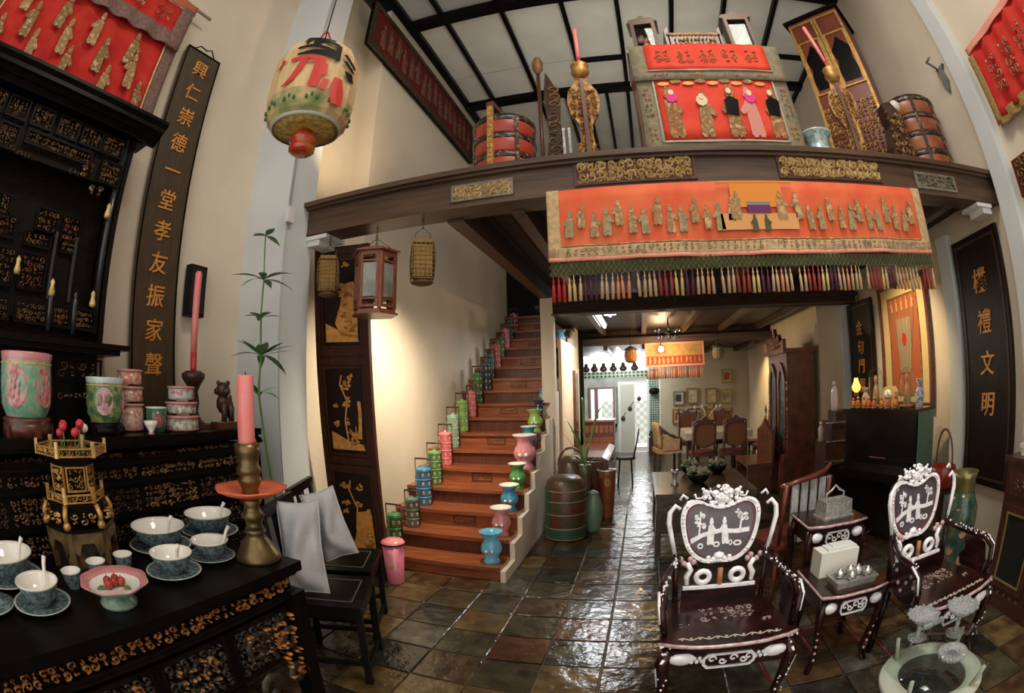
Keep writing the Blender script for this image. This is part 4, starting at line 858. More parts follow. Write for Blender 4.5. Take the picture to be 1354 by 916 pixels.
def stroke(par, pts, ws, m):
    P = []
    for i in range(len(pts)-1):
        n = max(2, int(math.hypot(pts[i+1][0]-pts[i][0], pts[i+1][1]-pts[i][1])/14))
        for k in range(n): u = k/n; P.append((pts[i][0]+(pts[i+1][0]-pts[i][0])*u, pts[i][1]+(pts[i+1][1]-pts[i][1])*u, ws[i]+(ws[i+1]-ws[i])*u))
    P.append((*pts[-1], ws[-1])); vs = []; fs = []
    def mp(x, y):
        u = (x-395)*.00086; th = math.asin(max(-.97, min(.97, u/.235)))-.36; z = LH*.955-(y-215)*.00086
        r = LR*(1.02 if z < LH*.82 else 1.02-.16*(z-LH*.82)/(LH*.14))+.004; return (r*math.cos(th), r*math.sin(th), z)
    for i, (x, y, w) in enumerate(P):
        a = P[max(i-1, 0)]; b = P[min(i+1, len(P)-1)]; dx, dy = b[0]-a[0], b[1]-a[1]; L = math.hypot(dx, dy) or 1
        w *= 1.45 if m is ink else 1.1; nx, ny = -dy/L*w/2, dx/L*w/2; vs += [mp(x+nx, y+ny), mp(x, y), mp(x-nx, y-ny)]
    for i in range(len(P)-1): fs += [(3*i, 3*i+1, 3*i+4, 3*i+3), (3*i+1, 3*i+2, 3*i+5, 3*i+4)]
    MB().raw(vs, fs).build('brush_stroke', m, par)
ink = mat('ink_black', (.012, .010, .009), .6); rink = mat('ink_red', (.55, .025, .015), .5)
for pts, ws in ((((372, 222), (560, 240)), (22, 16)), (((365, 256), (390, 250)), (12, 14)), (((395, 240), (398, 300)), (14, 12)), (((455, 238), (455, 305)), (34, 30)), (((480, 255), (575, 285)), (20, 26)), (((345, 320), (440, 310), (580, 345)), (12, 18, 16)), (((350, 368), (450, 360), (575, 362)), (10, 26, 34)), (((575, 280), (578, 400)), (20, 18)), (((610, 330), (660, 385)), (14, 12)), (((615, 375), (655, 420)), (14, 12)), (((635, 440), (650, 490)), (24, 16))): stroke(t, pts, ws, ink)
for pts, ws in ((((320, 405), (420, 395), (520, 412)), (26, 24, 30)), (((405, 405), (385, 480), (350, 545), (295, 585)), (34, 40, 32, 10)), (((500, 405), (495, 500), (480, 608)), (52, 56, 50)), (((425, 440), (480, 432)), (14, 12)), (((525, 440), (535, 520)), (24, 20)), (((545, 545), (535, 620)), (30, 26)), (((600, 515), (600, 600), (608, 690)), (34, 56, 44)), (((255, 372), (265, 400), (225, 438)), (14, 18, 8)), (((262, 400), (282, 385)), (10, 8)), (((255, 405), (250, 440)), (8, 8))): stroke(t, pts, ws, rink)
b = MB().tube([(0, 0, LH), (0, 0, 6.19-LC.z+LH/2)], .004, 5)
b.build('cord', black_m, t)
for s in (-1, 1): MB().tube([(0, s*.09, LH), (0, s*.05, LH+.09), (0, s*.006, LH+.2)], .006, 5).build('hanger', mat('red_cord', (.4, .03, .03), .7), t)
# ================================================================== long embroidered board high on the stairwell wall
pts = [onX(485, 45, XS+.05), onX(607, 203, XS+.05), onX(628, 180, XS+.05), onX(496, 2, XS+.05)]
ya, yb, za, zb = 3.18, 6.45, 5.16, 5.86
t = thing('embroidered_board', 'long framed red embroidered panel high on the stairwell wall', 'wall panel', face((XS+.02, (ya+yb)/2, (za+zb)/2), 0, 0))
MB().box((0, 0, .02), (yb-ya, zb-za, .04)).build('backing', black_m, t); MB().ring(*rframe(yb-ya, zb-za, .07), .03).build('frame', mat('frame_dark_gold', (.09, .05, .02), .5, .3, col2=(.03, .018, .012), scale=22), t).location = (0, 0, .03)
MB().box((0, 0, .042), (yb-ya-.15, zb-za-.15, .006)).build('cloth', mat('dark_red_cloth', (.16, .012, .012), .7, col2=(.09, .02, .018), scale=6), t)
for k in range(16): figure(.36, 800+k, Tm((-1.35+k*.185, -.2+.04*(k % 3), .046))).build('embroidered_figure', mat('faded_thread', (.22, .13, .09), .7, col2=(.12, .04, .03), scale=20), t)
# ================================================================== pink bucket
p = onZ(524, 769, 0); t = thing('enamel_bucket', 'pink enamel lidded bucket at the foot of the stairs', 'bucket', (p.x, p.y, 0))
hb = onY(522, 718, p.y).z; pkb = mat('pink_enamel', (.72, .22, .30), .25, col2=(.62, .16, .24), scale=5, coat=.3); r = .095
MB().lathe([(r*.75, 0), (r*.78, .01), (r, hb)], (0, 0, 0), 24).build('body', pkb, t)
MB().lathe([(r*1.08, hb-.005), (r*1.1, hb+.008), (r*.9, hb+.03), (0, hb+.045)], (0, 0, 0), 24).build('lid', mat('pink_lid', (.80, .26, .28), .3, coat=.3), t)
MB().tube([(r*1.1*math.cos(g*.2618), r*1.1*math.sin(g*.2618), hb+.002) for g in range(24)], .006, 5, closed=True).build('rim_line', black_m, t)
f = MB()
for k in range(5): f.ball((r*.92*math.cos(-1.3+.1*math.cos(k*1.26)), r*.92*math.sin(-1.3+.1*math.cos(k*1.26)), hb*.5+.012*math.sin(k*1.26)), .01, n=6, m=3)
f.build('painted_flowers', mat('yellow_flower', (.7, .4, .06), .4), t)
MB().ball((-r*.9, -.03, hb*.62), .03, n=8, m=5, sc=(.5, 1, .8)).build('handle_lug', black_m, t)
# ================================================================== tiffin carriers down the wall side of the stairs
def enamel(n, c): return mat('enamel_'+n, c, .2, col2=tuple(min(1, v*1.35+.02) for v in c), scale=14, lo=.45, hi=.7, coat=.4, rand=1)
flw = mat('enamel_flower', (.50, .42, .30), .3, col2=(.45, .18, .14), scale=40)
def tiffin(i, px, py, pt, wpx, colr, m, n, label, hand=True):
    y = stepy(i)+RUN*.52; z = stepz(i); p = onY(px, py, y); x = max(XS+.1, p.x); r = wpx/2*y/F_PX*.98; h = max(.15, onY(px, pt, y-r*.3).z-z); h = min(h, .62)
    t = thing('tiffin_carrier', label, 'tiffin carrier', Tm((x, y, z), R(15*i)), 'tiffin carriers on the stairs'); th = h*.94/n
    for k in range(n):
        MB().lathe([(r*.9, k*th+.002), (r*.97, k*th+.01), (r*.97, k*th+th*.86), (r*1.03, k*th+th*.9), (r*1.03, k*th+th*.98), (r*.9, (k+1)*th)], (0, 0, 0), 20).build('tier', m, t)
        f = MB()
        for a in (-1.2, -.4, -2.4): 
            for g in range(5): f.ball((r*.98*math.cos(a+.09*math.cos(g*1.26)-R(15*i)), r*.98*math.sin(a+.09*math.cos(g*1.26)-R(15*i)), k*th+th*.45+.013*math.sin(g*1.26)), .0075, n=6, m=3)
        f.build('painted_flowers', flw, t)
    MB().lathe([(r*1.02, n*th), (r*.95, n*th+h*.03), (r*.4, n*th+h*.06), (.012, n*th+h*.07), (.018, n*th+h*.1), (0, n*th+h*.11)], (0, 0, 0), 20).build('lid', m, t)
    e = MB(); a0 = R(-15*i)
    for s in (-1, 1): e.tube([(s*r*1.08*math.cos(a0), s*r*1.08*math.sin(a0), .02), (s*r*1.08*math.cos(a0), s*r*1.08*math.sin(a0), h*1.22)], .006, 5)
    e.tube([(-r*1.08*math.cos(a0), -r*1.08*math.sin(a0), h*1.22), (r*1.08*math.cos(a0), r*1.08*math.sin(a0), h*1.22)], .009, 6); e.build('carrying_frame', mat('frame_dark', (.035, .022, .016), .5), t)
tif = [(525, 735, 679, 26, 'green', (.05, .20, .07), 3, 'green tiffin carrier on the bottom step behind the pink bucket'), (547, 700, 658, 23, 'slate', (.10, .17, .14), 3, 'grey green tiffin carrier on the second step'),
       (562, 669, 618, 25, 'blue', (.04, .23, .42), 4, 'bright blue four tier tiffin carrier on the third step'), (576, 644, 596, 22, 'grass', (.10, .30, .08), 4, 'leaf green tiffin carrier between the blue and the pink ones'),
       (590, 617, 571, 20, 'pink', (.70, .17, .19), 4, 'salmon pink tiffin carrier on the fifth step'), (600, 594, 548, 18, 'mint', (.26, .42, .30), 3, 'pale mint tiffin carrier above the salmon pink one'),
       (612, 573, 529, 18, 'olive', (.16, .34, .08), 4, 'olive green tiffin carrier on the seventh step'), (624, 552, 517, 14, 'rose', (.55, .16, .18), 4, 'slim rose tiffin carrier behind the olive one'),
       (632, 534, 493, 14, 'forest', (.05, .15, .05), 4, 'dark green banded tiffin carrier halfway up the stairs'), (643, 517, 480, 14, 'navy', (.03, .06, .09), 4, 'black and white checked tiffin carrier halfway up the stairs'),
       (648, 502, 469, 13, 'teal', (.04, .13, .14), 3, 'dark teal tiffin carrier in the upper half of the stairs'), (656, 487, 455, 14, 'brick', (.36, .10, .10), 4, 'brick red tiffin carrier in the upper half of the stairs'),
       (662, 475, 446, 11, 'moss', (.08, .16, .06), 3, 'moss green tiffin carrier beneath the pink upper one'), (669, 463, 434, 12, 'pink2', (.48, .13, .18), 1, 'plain pink tiffin carrier near the top of the stairs'),
       (674, 451, 424, 11, 'seal', (.05, .12, .11), 3, 'dim teal tiffin carrier near the top of the stairs'), (680, 440, 414, 11, 'plum', (.28, .10, .12), 4, 'topmost plum tiffin carrier in the dark stairwell')]
for i, (px, py, pt, wp, cn, cc, n, lb) in enumerate(tif): tiffin(i, px, py, pt, wp, cn, enamel(cn, cc), n, lb)
# ================================================================== enamel spittoons down the open side of the stairs
def spittoon(i, px, pt, cn, cc, label, hs=1, xo=None, rw=None):
    y = stepy(i)+RUN*.45; z = stepz(i); x = xo if xo is not None else onY(px, pt, y).x; h = (onY(px, pt, y).z-z) if pt else .26
    h = max(.17, min(.36, h)); r = h*.36; m = enamel(cn, cc)
    x = min(x, XE-.075) if xo is None else x
    t = thing('enamel_spittoon', label, 'spittoon', (x, y, z), 'enamel spittoons on the stairs')
    MB().lathe([(r*.72, 0), (r*.76, h*.02), (r*.60, h*.13), (r*.55, h*.18), (r*.86, h*.34), (r*.92, h*.46), (r*.80, h*.60), (r*.62, h*.70), (r*.66, h*.84), (r*.98, h*.97)], (0, 0, 0), 28, cap=False).build('body', m, t)
    MB().lathe([(r*.98, h*.97), (r*1.02, h), (r*.98, h*1.003), (r*.62, h*.85), (r*.5, h*.6), (0, h*.55)], (0, 0, 0), 28, cap=False).build('lip', white_m if hs else m, t)
    f = MB()
    for a in (-1.75, -1.2):
        f.ball((r*.93*math.cos(a), r*.93*math.sin(a), h*.43), h*.055, n=8, m=4, sc=(1, 1, 1)) 
    f.build('painted_flowers', white_m, t)
    g = MB()
    for a in (-1.75, -1.2, -1.45): g.ball((r*.93*math.cos(a+.15), r*.93*math.sin(a+.15), h*.40), h*.035, n=6, m=3)
    g.build('painted_flowers', mag if i % 2 == 0 else leaf_m, t)
for a in ((0, 649, 702, 'sky', (.13, .46, .66), 'light blue enamel spittoon on the bottom step', 0), (1, 662, 670, 'coral', (.66, .25, .24), 'coral pink enamel spittoon on the second step'), (2, 673, 640, 'azure', (.05, .27, .46), 'deep blue enamel spittoon with white lip on the third step'),
          (3, 684, 612, 'emerald', (.05, .24, .05), 'dark green enamel spittoon with white flower panels'), (4, 693, 574, 'dusty', (.56, .23, .27), 'tall dusty pink enamel spittoon above the dark green one'), (5, 699, 563, 'tealb', (.03, .22, .30), 'teal enamel spittoon behind the dusty pink one'),
          (6, 707, 541, 'lime', (.26, .42, .12), 'lime green enamel spittoon beside the column', 0), (7, 712, 529, 'ink', (.02, .03, .08), 'dark navy enamel spittoon under the small blue one', 0), (8, 718, 513, 'steel', (.12, .32, .42), 'small blue enamel spittoon at the base of the column', 0)):
    spittoon(*a)
for k, (i, cn, lb) in enumerate(((13, 'steel', 'blue spittoon seen past the column high on the stairs'), (12, 'brick', 'red brown spittoon seen past the column high on the stairs'), (11, 'seal', 'teal spittoon seen past the column high on the stairs'), (10, 'ink', 'black spittoon seen past the column high on the stairs'))):
    spittoon(i, 740, 0, cn, (.1, .1, .1), lb, 0, XE-.09)

# ================================================================== gilded carvings on the beam
def beam_panel(x0, x1, z0, z1, m, fm, seed, n, d=.02):
    w, h = x1-x0, z1-z0
    p = MB().ring(*rframe(w, h, .018), .014); p.box((0, 0, .002), (w-.03, h-.03, .004)); o = p.build('carved_plaque', fm, bm_); o.matrix_local = face(((x0+x1)/2, YB+.008, (z0+z1)/2), -90)
    MB().add(relief(w-.04, h-.03, max(12, n//3), seed, d*1.2, .0, .38)).add(relief(w-.04, h-.03, n, seed+50, d*.7, .45, .40)).build('relief', m, o).location = (0, 0, .004)
plq = mat('plaque_red_brown', (.10, .030, .020), .5); plw = mat('plaque_grey', (.30, .27, .21), .7, col2=(.22, .19, .14), scale=20)
for a in ((-1.12, -.70, 2.853, 2.972, gilts_m, plw, 1, 30), (-.31, .455, 2.858, 3.03, gilts_m, plq, 2, 75, .03), (1.005, 1.825, 2.858, 3.02, gilts_m, plq, 3, 80, .03), (2.155, 2.60, 2.85, 2.975, mat('plaque_black_relief', (.05, .035, .02), .5, col2=(.3, .25, .16), scale=30), plw, 4, 30)): beam_panel(*a)
for k, (xa, xb) in enumerate(((.02, .52), (.60, 1.20), (1.3, 1.9))):
    relief(xb-xa, .12, 30, 900+k, .012, .5).build('rail_carving', mat('inner_relief', (.10, .085, .05), .5, .2, col2=(.035, .03, .018), scale=25), ib).matrix_local = face(((xa+xb)/2, YC-.002, 2.69), -90)
# ================================================================== long coral valance with net and tassels
cor_m = mat('coral_silk', (.70, .10, .040), .6, col2=(.80, .20, .085), scale=4, lo=.3, hi=.7, bump=.2, bscale=8)
t = thing('embroidered_valance', 'long coral silk valance of embroidered courtiers hung below the mezzanine beam', 'valance', (0, 0, 0))
bx0, bx1, bz0, bz1, by_ = -.485, 2.115, 2.362, 2.822, YB-.035
def vcloth(x0, x1, z0, z1, y, m, nm, nu=60, nv=6, par=t):
    def f(u, v):
        x = x0+(x1-x0)*u; z = z0+(z1-z0)*v; k = (bz1-z)/(bz1-bz0); return (x, y-.010*k*math.sin(x*9)-.006*k*math.sin(x*23+1), z-.008*k*math.sin(x*2.2))
    o = MB().grid(f, nu, nv).build(nm, m, par); s_ = o.modifiers.new('t', 'SOLIDIFY'); s_.thickness = .005; s_.offset = 1; return o
vcloth(bx0, bx1, bz0, bz1, by_, cor_m, 'ground_cloth')
brd = mat('border_brocade', (.42, .32, .17), .8, col2=(.62, .40, .22), scale=30, lo=.4, hi=.6, bump=.2)
vcloth(bx0+.02, bx1-.02, bz0+.02, bz0+.085, by_-.008, brd, 'lower_border'); vcloth(bx0, bx0+.075, bz0+.02, bz1, by_-.008, brd, 'side_border', 6, 6); vcloth(bx1-.075, bx1, bz0+.02, bz1, by_-.008, brd, 'side_border', 6, 6)
pk = mat('pink_edge', (.80, .32, .24), .7); vcloth(bx0, bx1, bz0, bz0+.022, by_-.009, pk, 'pink_hem', 60, 1)
vcloth(bx0+.08, bx1-.08, bz0+.088, bz0+.096, by_-.010, thrc_m, 'gold_line', 60, 1)
b = relief(1.0, .05, 46, 5, .006, .6); b2 = MB()
for k in range(3): b2.add(relief(.80, .05, 40, 950+k, .006, .6), face((bx0+.5+k*.82, by_-.022, bz0+.053), -90))
b2.build('border_pattern', mat('border_green', (.22, .22, .12), .8), t)
q = random.Random(12); xs = []
for k in range(32):
    x = bx0+.13+k*.075
    if .64 < x < 1.0: continue
    z = bz0+.15+(.05 if k % 3 == 1 else 0)+q.uniform(-.008, .008)
    figure(.155+q.uniform(-.015, .015), 1000+k, face((x, by_-.022, z), -90), 1.05).build('embroidered_figure', thrc_m if k % 3 else mat('olive_thread', (.26, .22, .12), .7, col2=(.45, .33, .17), scale=40), t)
# central throne pavilion
P_ = face((.80, by_-.022, bz0), -90)
MB().prism(rect(.50, .10, 0, .19), .004, P_).build('pavilion_floor', mat('peach_silk', (.72, .36, .14), .7), t)
MB().prism(rect(.34, .17, 0, .365), .004, P_).prism(rect(.5, .012, 0, .445), .006, P_).build('pavilion_wall', mat('orange_silk', (.78, .28, .05), .6), t)
MB().prism(rect(.15, .05, 0, .265), .008, P_).build('altar_cloth', mat('purple_silk', (.16, .04, .13), .6), t); MB().prism(rect(.15, .022, 0, .302), .008, P_).build('altar_top', mat('blue_grey_silk', (.25, .24, .27), .7), t)
for k, x in enumerate((-.15, .15)): figure(.17, 1100+k, face((.80+x, by_-.026, bz0+.21), -90), 1.3).build('throned_figure', thrc_m, t)
for k, x in enumerate((-.04, .04)): figure(.10, 1110+k, face((.80+x, by_-.030, bz0+.13), -90), 1.2).build('kneeling_figure', mat('dark_thread', (.10, .10, .05), .7), t)
# net and tassels
netm = mat('green_net', (.10, .10, .045), .8, col2=(.16, .15, .07), scale=40)
nb = MB(); n = 84
for k in range(n):
    x = bx0+.02+(bx1-bx0-.04)*k/(n-1)
    for s in (-1, 1): nb.tube([(x, by_, bz0+.004), (x+s*.02, by_, bz0-.022), (x, by_, bz0-.045), (x+s*.02, by_, bz0-.066), (x, by_, bz0-.082)], .0042, 4)
nb.build('net', netm, t)
nb = MB(); nb.grid(lambda u, v: (bx0+.01+(bx1-bx0-.02)*u, by_+.004, bz0-.07*v), 40, 2); nb.build('net', mat('net_backing', (.075, .075, .035), .9), t)
tcols = [mat('tassel_%d' % i, c, .7) for i, c in enumerate(((.50, .03, .025), (.60, .40, .17), (.10, .03, .05), (.50, .33, .18), (.62, .22, .12), (.30, .05, .04)))]
tm = []
for m in tcols:
    o = MB().lathe([(.0105, 0), (.0095, .09), (.0035, .112), (.007, .12), (.003, .132), (.002, .15)], (0, 0, 0), 7).build('tassel', m, t); tm.append(o.data); bpy.data.objects.remove(o)
seq = [0, 0, 0, 1, 1, 1, 2, 2, 2, 3, 3, 3, 4, 4, 4]; j = 0
for k in range(n):
    if k % 16 == 15: continue
    o = bpy.data.objects.new('tassel', tm[seq[(k//1) % 15] if k < 15 else ((3, 3, 3, 3, 3, 5, 5, 5, 1, 1, 2, 2, 3, 3, 4)[(k*7//7) % 15])]); COL.objects.link(o); o.parent = t
    o.location = (bx0+.02+(bx1-bx0-.04)*k/(n-1), by_, bz0-.082-.145+q.uniform(-.004, .004)); o.rotation_euler = (q.uniform(-.05, .05), q.uniform(-.04, .04), 0)
# ================================================================== things on the mezzanine
ZF = 3.021
lred = mat('red_lacquer_panel', (.42, .055, .03), .4, col2=(.34, .03, .02), scale=6); lblk = mat('black_gold_band', (.018, .014, .010), .35, col2=(.30, .22, .10), scale=32, lo=.55, hi=.68)
def tier_box(T, r, h, n, label, handle, bandm, cm):
    t = thing('tiered_basket', label, 'basket', T)
    th = h/n
    for k in range(n):
        MB().lathe([(r*.97, k*th), (r, k*th+.01), (r, k*th+th-.01), (r*.97, (k+1)*th)], (0, 0, 0), 28).build('tier', cm, t)
        MB().lathe([(r*1.0, (k+1)*th-.055), (r*1.03, (k+1)*th-.045), (r*1.03, (k+1)*th-.012), (r*.98, (k+1)*th-.002)], (0, 0, 0), 28).build('band', bandm, t)
        sp = MB()
        for a in range(8): sp.box((r*1.01*math.cos(a*.785), r*1.01*math.sin(a*.785), k*th+th/2), (.012, .03, th-.02), None, a*.785)
        tag(sp.build('band_strap', bandm, t), kind='stuff')
    MB().lathe([(r*1.0, h), (r*.9, h+.025), (r*.5, h+.04), (0, h+.045)], (0, 0, 0), 28).build('lid', bandm, t)
    if handle:
        [MB().box((0, s_*r*1.05, h*.55), (.045, .03, h*1.12)).build('upright', gilt_m, t) for s_ in (-1, 1)]
        MB().box((0, 0, h*1.14), (.06, 2.2*r, .045)).build('handle', redwd_m, t); relief(.04, h*.9, 12, 77, .012, .8).build('carving', gilts_m, t).matrix_local = face((0, -r*1.05-.016, h*.55), -90)
p = onY(667, 180, 3.22); tier_box(Tm((p.x, 3.22, ZF), R(-8)), .245, .66, 4, 'red and black lacquered tiered wedding basket with gilt upright handle', True, lblk, lred)
p = onY(1208, 165, 3.22); tier_box(Tm((2.82, 3.28, ZF), R(20)), .29, .88, 5, 'dark banded lacquer basket at the end of the mezzanine by the wall', False, lblk, mat('brown_lacquer', (.22, .05, .025), .35, col2=(.35, .12, .04), scale=7))
# carved gilt candle stands with pink candles
def candle_stand(T, h, label, clabel, seed, ch, tilt=0):
    t = thing('carved_candle_stand', label, 'candle stand', T)
    sil = [(.17, 0), (.165, .05), (.115, .12), (.06, .22), (.045, .33), (.05, .42), (.105, .50), (.125, .60), (.11, .68), (.06, .74), (.05, .80)]
    po = [(x, y*h/.95) for x, y in sil]+[(-x, y*h/.95) for x, y in sil[::-1]]
    MB().prism(po, .05, Matrix(((1, 0, 0, 0), (0, 0, -1, .025), (0, 1, 0, 0), (0, 0, 0, 1)))).build('pierced_back', mat('stand_gold', (.50, .25, .07), .45, .2, col2=(.13, .05, .02), scale=26, bump=.4, bscale=50), t)
    for k, (zc, w_, hh) in enumerate(((.06, .28, .11), (.2, .16, .14), (.37, .09, .18), (.58, .20, .22))): relief(w_, hh*h/.95, 22, seed+k, .03, .5, .4).build('carving', gilt_m, t).matrix_local = face((0, -.027, zc*h/.95), -90)
    MB().box((0, -.045, h*.40), (.03, .04, h*.80)).build('spine', redwd_m, t)
    MB().lathe([(.035, 0), (.06, .03), (.075, .06), (.06, .10), (.075, .13), (.03, .14)], (0, -.02, h*.83), 14).build('cup', gilt_m, t)
    MB().box((0, 0, .012), (.28, .14, .024)).build('base', redwd_m, t)
    tp = Vector((0, -.02, h*.83+.14)); c = thing('candle', clabel, 'candle', T @ Tm(tp, 0, 1, 0, tilt)); MB().lathe([(.016, 0), (.018, ch*.5), (.02, ch), (.013, ch+.01), (0, ch+.01)], (0, 0, 0), 12).build('shaft', pinkc_m, c); MB().lathe([(.0165, 0), (.0175, .03), (.0165, .10)], (0, 0, 0), 12).build('red_foot', redc_m, c)
candle_stand(Tm((-.235, 3.08, ZF), R(8)), 1.15, 'gilded pierced candle stand between the red basket and the cloth covered table', 'thin pink candle on the gilded stand near the red basket', 1200, .42)
candle_stand(Tm((1.90, 3.06, ZF), R(-20)), 1.08, 'gilded pierced candle stand in front of the tall gilt cabinet', 'thin pink candle leaning on the stand before the tall gilt cabinet', 1220, .50, -.14)
# carved rod rack
t = thing('carved_rack', 'dark red carved standing rack with a tall rod beside the red basket', 'rack', Tm((-.60, 3.62, ZF), R(0)))
MB().tube([(-.07, 0, 0), (-.07, 0, 1.52)], .018, 8).build('rod', redwd_m, t); MB().lathe([(.02, 1.50), (.05, 1.56), (.055, 1.64), (.035, 1.70), (0, 1.72)], (-.07, 0, 0), 10).build('finial', giltd_m, t)
MB().prism([(-.02, 0), (.12, 0), (.14, .5), (.10, .9), (.12, 1.2), (.0, 1.5), (-.03, 1.2), (0, .8), (-.04, .4)], .04, Matrix(((1, 0, 0, 0), (0, 0, -1, .02), (0, 1, 0, 0), (0, 0, 0, 1)))).build('carved_wing', dk, t)
relief(.12, 1.2, 22, 1250, .02, .5).build('carving', giltd_m, t).matrix_local = face((.05, -.022, .7), -90)
for s in (0, 1): MB().box((.13+.05*s, -.05, .45), (.022, .022, .7)).build('silver_post', silver_m, t)
MB().box((.02, 0, .02), (.34, .16, .04)).build('base', black_m, t)
# cloth covered altar table with red frontal
fx0, fx1, fz0, fz1, fy = .18, 1.385, ZF, 4.175, 2.985
t = thing('altar_table', 'mezzanine table dressed in a red embroidered frontal with five figures', 'table', (0, 0, 0))
MB().box(((fx0+fx1)/2, fy+.25, fz1-.015), (fx1-fx0+.04, .48, .03)).build('table_top', redwd_m, t)
for x in (fx0+.03, fx1-.03):
    for y in (fy+.05, fy+.45): MB().box((x, y, (fz0+fz1)/2-.02), (.05, .05, fz1-fz0-.03)).build('leg', redwd_m, t)
[MB().box((x, fy+.25, (fz0+fz1)/2), (.025, .45, fz1-fz0-.06)).build('side_panel', redw_m, t) for x in (fx0, fx1)]
frd = mat('frontal_red', (.66, .045, .025), .6, col2=(.74, .075, .04), scale=5, bump=.15, bscale=20)
olv = mat('olive_border', (.21, .18, .12), .85, col2=(.28, .24, .16), scale=26)
def fcloth(x0, x1, z0, z1, y, m, nm, par=t, th=.006): o = MB().grid(lambda u, v: (x0+(x1-x0)*u, y-.006*math.sin(u*9+2*v)*(1-v), z0+(z1-z0)*v), 16, 6).build(nm, m, par); s_ = o.modifiers.new('t', 'SOLIDIFY'); s_.thickness = th; return o
fcloth(fx0, fx1, fz0, fz1, fy-.01, olv, 'border_cloth'); fcloth(fx0+.14, fx1-.14, fz0+.26, fz1-.3, fy-.022, frd, 'red_field')
fcloth(fx0+.125, fx1-.125, fz0+.245, fz0+.26, fy-.024, mat('silver_line', (.50, .48, .40), .6), 'silver_line'); 
for x in (fx0+.128, fx1-.128): fcloth(x-.007, x+.007, fz0+.25, fz1-.3, fy-.024, mat('silver_line', (0, 0, 0)), 'silver_line')
zv = 3.815
fcloth(fx0-.012, fx1+.012, zv, fz1+.004, fy-.036, olv, 'valance_cloth'); fcloth(fx0+.11, fx1-.11, zv+.09, fz1, fy-.046, frd, 'valance_field'); fcloth(fx0+.1, fx1-.1, zv+.082, zv+.092, fy-.049, mat('silver_line', (0, 0, 0)), 'silver_line')
for k in range(4): relief(.12, .05, 4, 1300+k, .008, .8).build('embroidered_flower', mag if k % 2 == 0 else orange_m, t).matrix_local = face((fx0+.2+k*.27, fy-.044, zv+.042), -90)
for k in range(5): relief(.13, .14, 7, 1310+k, .008, .5).build('embroidered_flower', mat('dull_gold_thread', (.42, .14, .05), .7, col2=(.5, .3, .12), scale=30), t).matrix_local = face((fx0+.24+k*.18, fy-.052, zv+.23), -90)
for k, s in enumerate((0, 1)):
    for j, (zz, m) in enumerate(((3.35, ochre_m), (3.55, thr_m), (3.7, mag))): relief(.07, .13, 5, 1330+k*5+j, .008, .8).build('embroidered_flower', m, t).matrix_local = face(((fx0+.065) if s == 0 else (fx1-.065), fy-.018, zz), -90)
robes = [mat('robe_tan', (.44, .22, .09), .7, col2=(.56, .38, .18), col3=(.22, .10, .04), scale=22, lo=.35, hi=.68), thr_m, mat('robe_tan', (0, 0, 0)), mat('robe_pink', (.62, .26, .22), .7), mat('robe_tan', (0, 0, 0))]
tops = [mat('hot_pink', (.75, .05, .28), .6), mat('cream_face', (.75, .60, .40), .6), black_m, mat('hot_pink', (0, 0, 0)), black_m]
for k, x in enumerate((.42, .64, .86, 1.02, 1.19)):
    hh = (.43, .38, .44, .42, .43)[k]; fT = face((x, fy-.032, fz0+.29), -90)
    f = figure(hh, 1400+k, fT, .85).build('embroidered_figure', robes[k], t)
    fT2 = face((x, fy-.040, fz0+.29), -90)
    if k in (2, 4): MB().prism([(-.05, .18), (.04, .16), (.06, .30), (.0, .34), (-.05, .30)], .006, fT2).build('tunic', tops[k], f)
    else: MB().prism([(.045*math.cos(a*.7854), hh*.78+.05*math.sin(a*.7854)) for a in range(8)], .006, fT2).build('headdress', tops[k], f)
    MB().prism([(.022*math.cos(a*.9), hh*.87+.028*math.sin(a*.9)) for a in range(7)], .011, fT2).build('face', mat('cream_face', (0, 0, 0)), f)
for k in range(9):
    cx_ = fx0+.2+k*.095; MB().prism([(cx_+.045*math.cos(a*.785), fz0+.755+.02*(k % 2)+.018*math.sin(a*.785)) for a in range(8)], .006, face((0, fy-.03, 0), -90)).build('embroidered_cloud', thr_m if k % 2 else ochre_m, t)
# small shrines and carved offering box on that table
def mini_shrine(x, w, h, label, seed, dm):
    t = thing('small_shrine', label, 'shrine', Tm((x, fy+.14, fz1), R(-6)))
    MB().box((0, 0, .025), (w*1.15, .2, .05)).build('base', giltd_m, t); MB().box((0, .09, h*.5), (w, .02, h*.84)).box((-w/2+.012, 0, h*.5), (.024, .18, h*.84)).box((w/2-.012, 0, h*.5), (.024, .18, h*.84)).build('case', mat('case_brown', (.09, .045, .02), .4), t)
    MB().ring(*[[(a, b_+h*.48) for a, b_ in pp] for pp in rframe(w*.98, h*.8, .03)], .02).build('door_frame', mat('case_gold', (.075, .036, .014), .4, .2), t).matrix_local = face((0, -.09, 0), -90)
    MB().box((0, -.075, h*.48), (w*.8, .004, h*.66)).build('pane', glass_m, t)
    f = MB(); q = random.Random(seed)
    for k in range(9): f.ball((q.uniform(-.3, .3)*w, .03, h*(.2+.5*q.random())), w*.16, n=7, m=4)
    tag(f.build('flowers', dm, t), kind='stuff')
    MB().prism([(-w*.62, 0), (w*.62, 0), (w*.5, .04), (.04, .05), (0, .085), (-.04, .05), (-w*.5, .04)], .19, face((0, .095, h*.90), -90)).build('crest', mat('case_gold', (0, 0, 0)), t)
mini_shrine(.345, .21, .40, 'small dark framed shrine with red flowers beside the carved offering box', 1, mat('shrine_red', (.55, .06, .06), .5, col2=(.7, .5, .4), scale=20))
mini_shrine(1.17, .23, .46, 'small dark framed shrine with green flowers beside the carved offering box', 2, mat('shrine_green', (.10, .20, .10), .5, col2=(.5, .45, .35), scale=20))
t = thing('offering_box', 'carved gilt and red offering box on the cloth covered table', 'box', Tm((.745, fy+.16, fz1), 0))
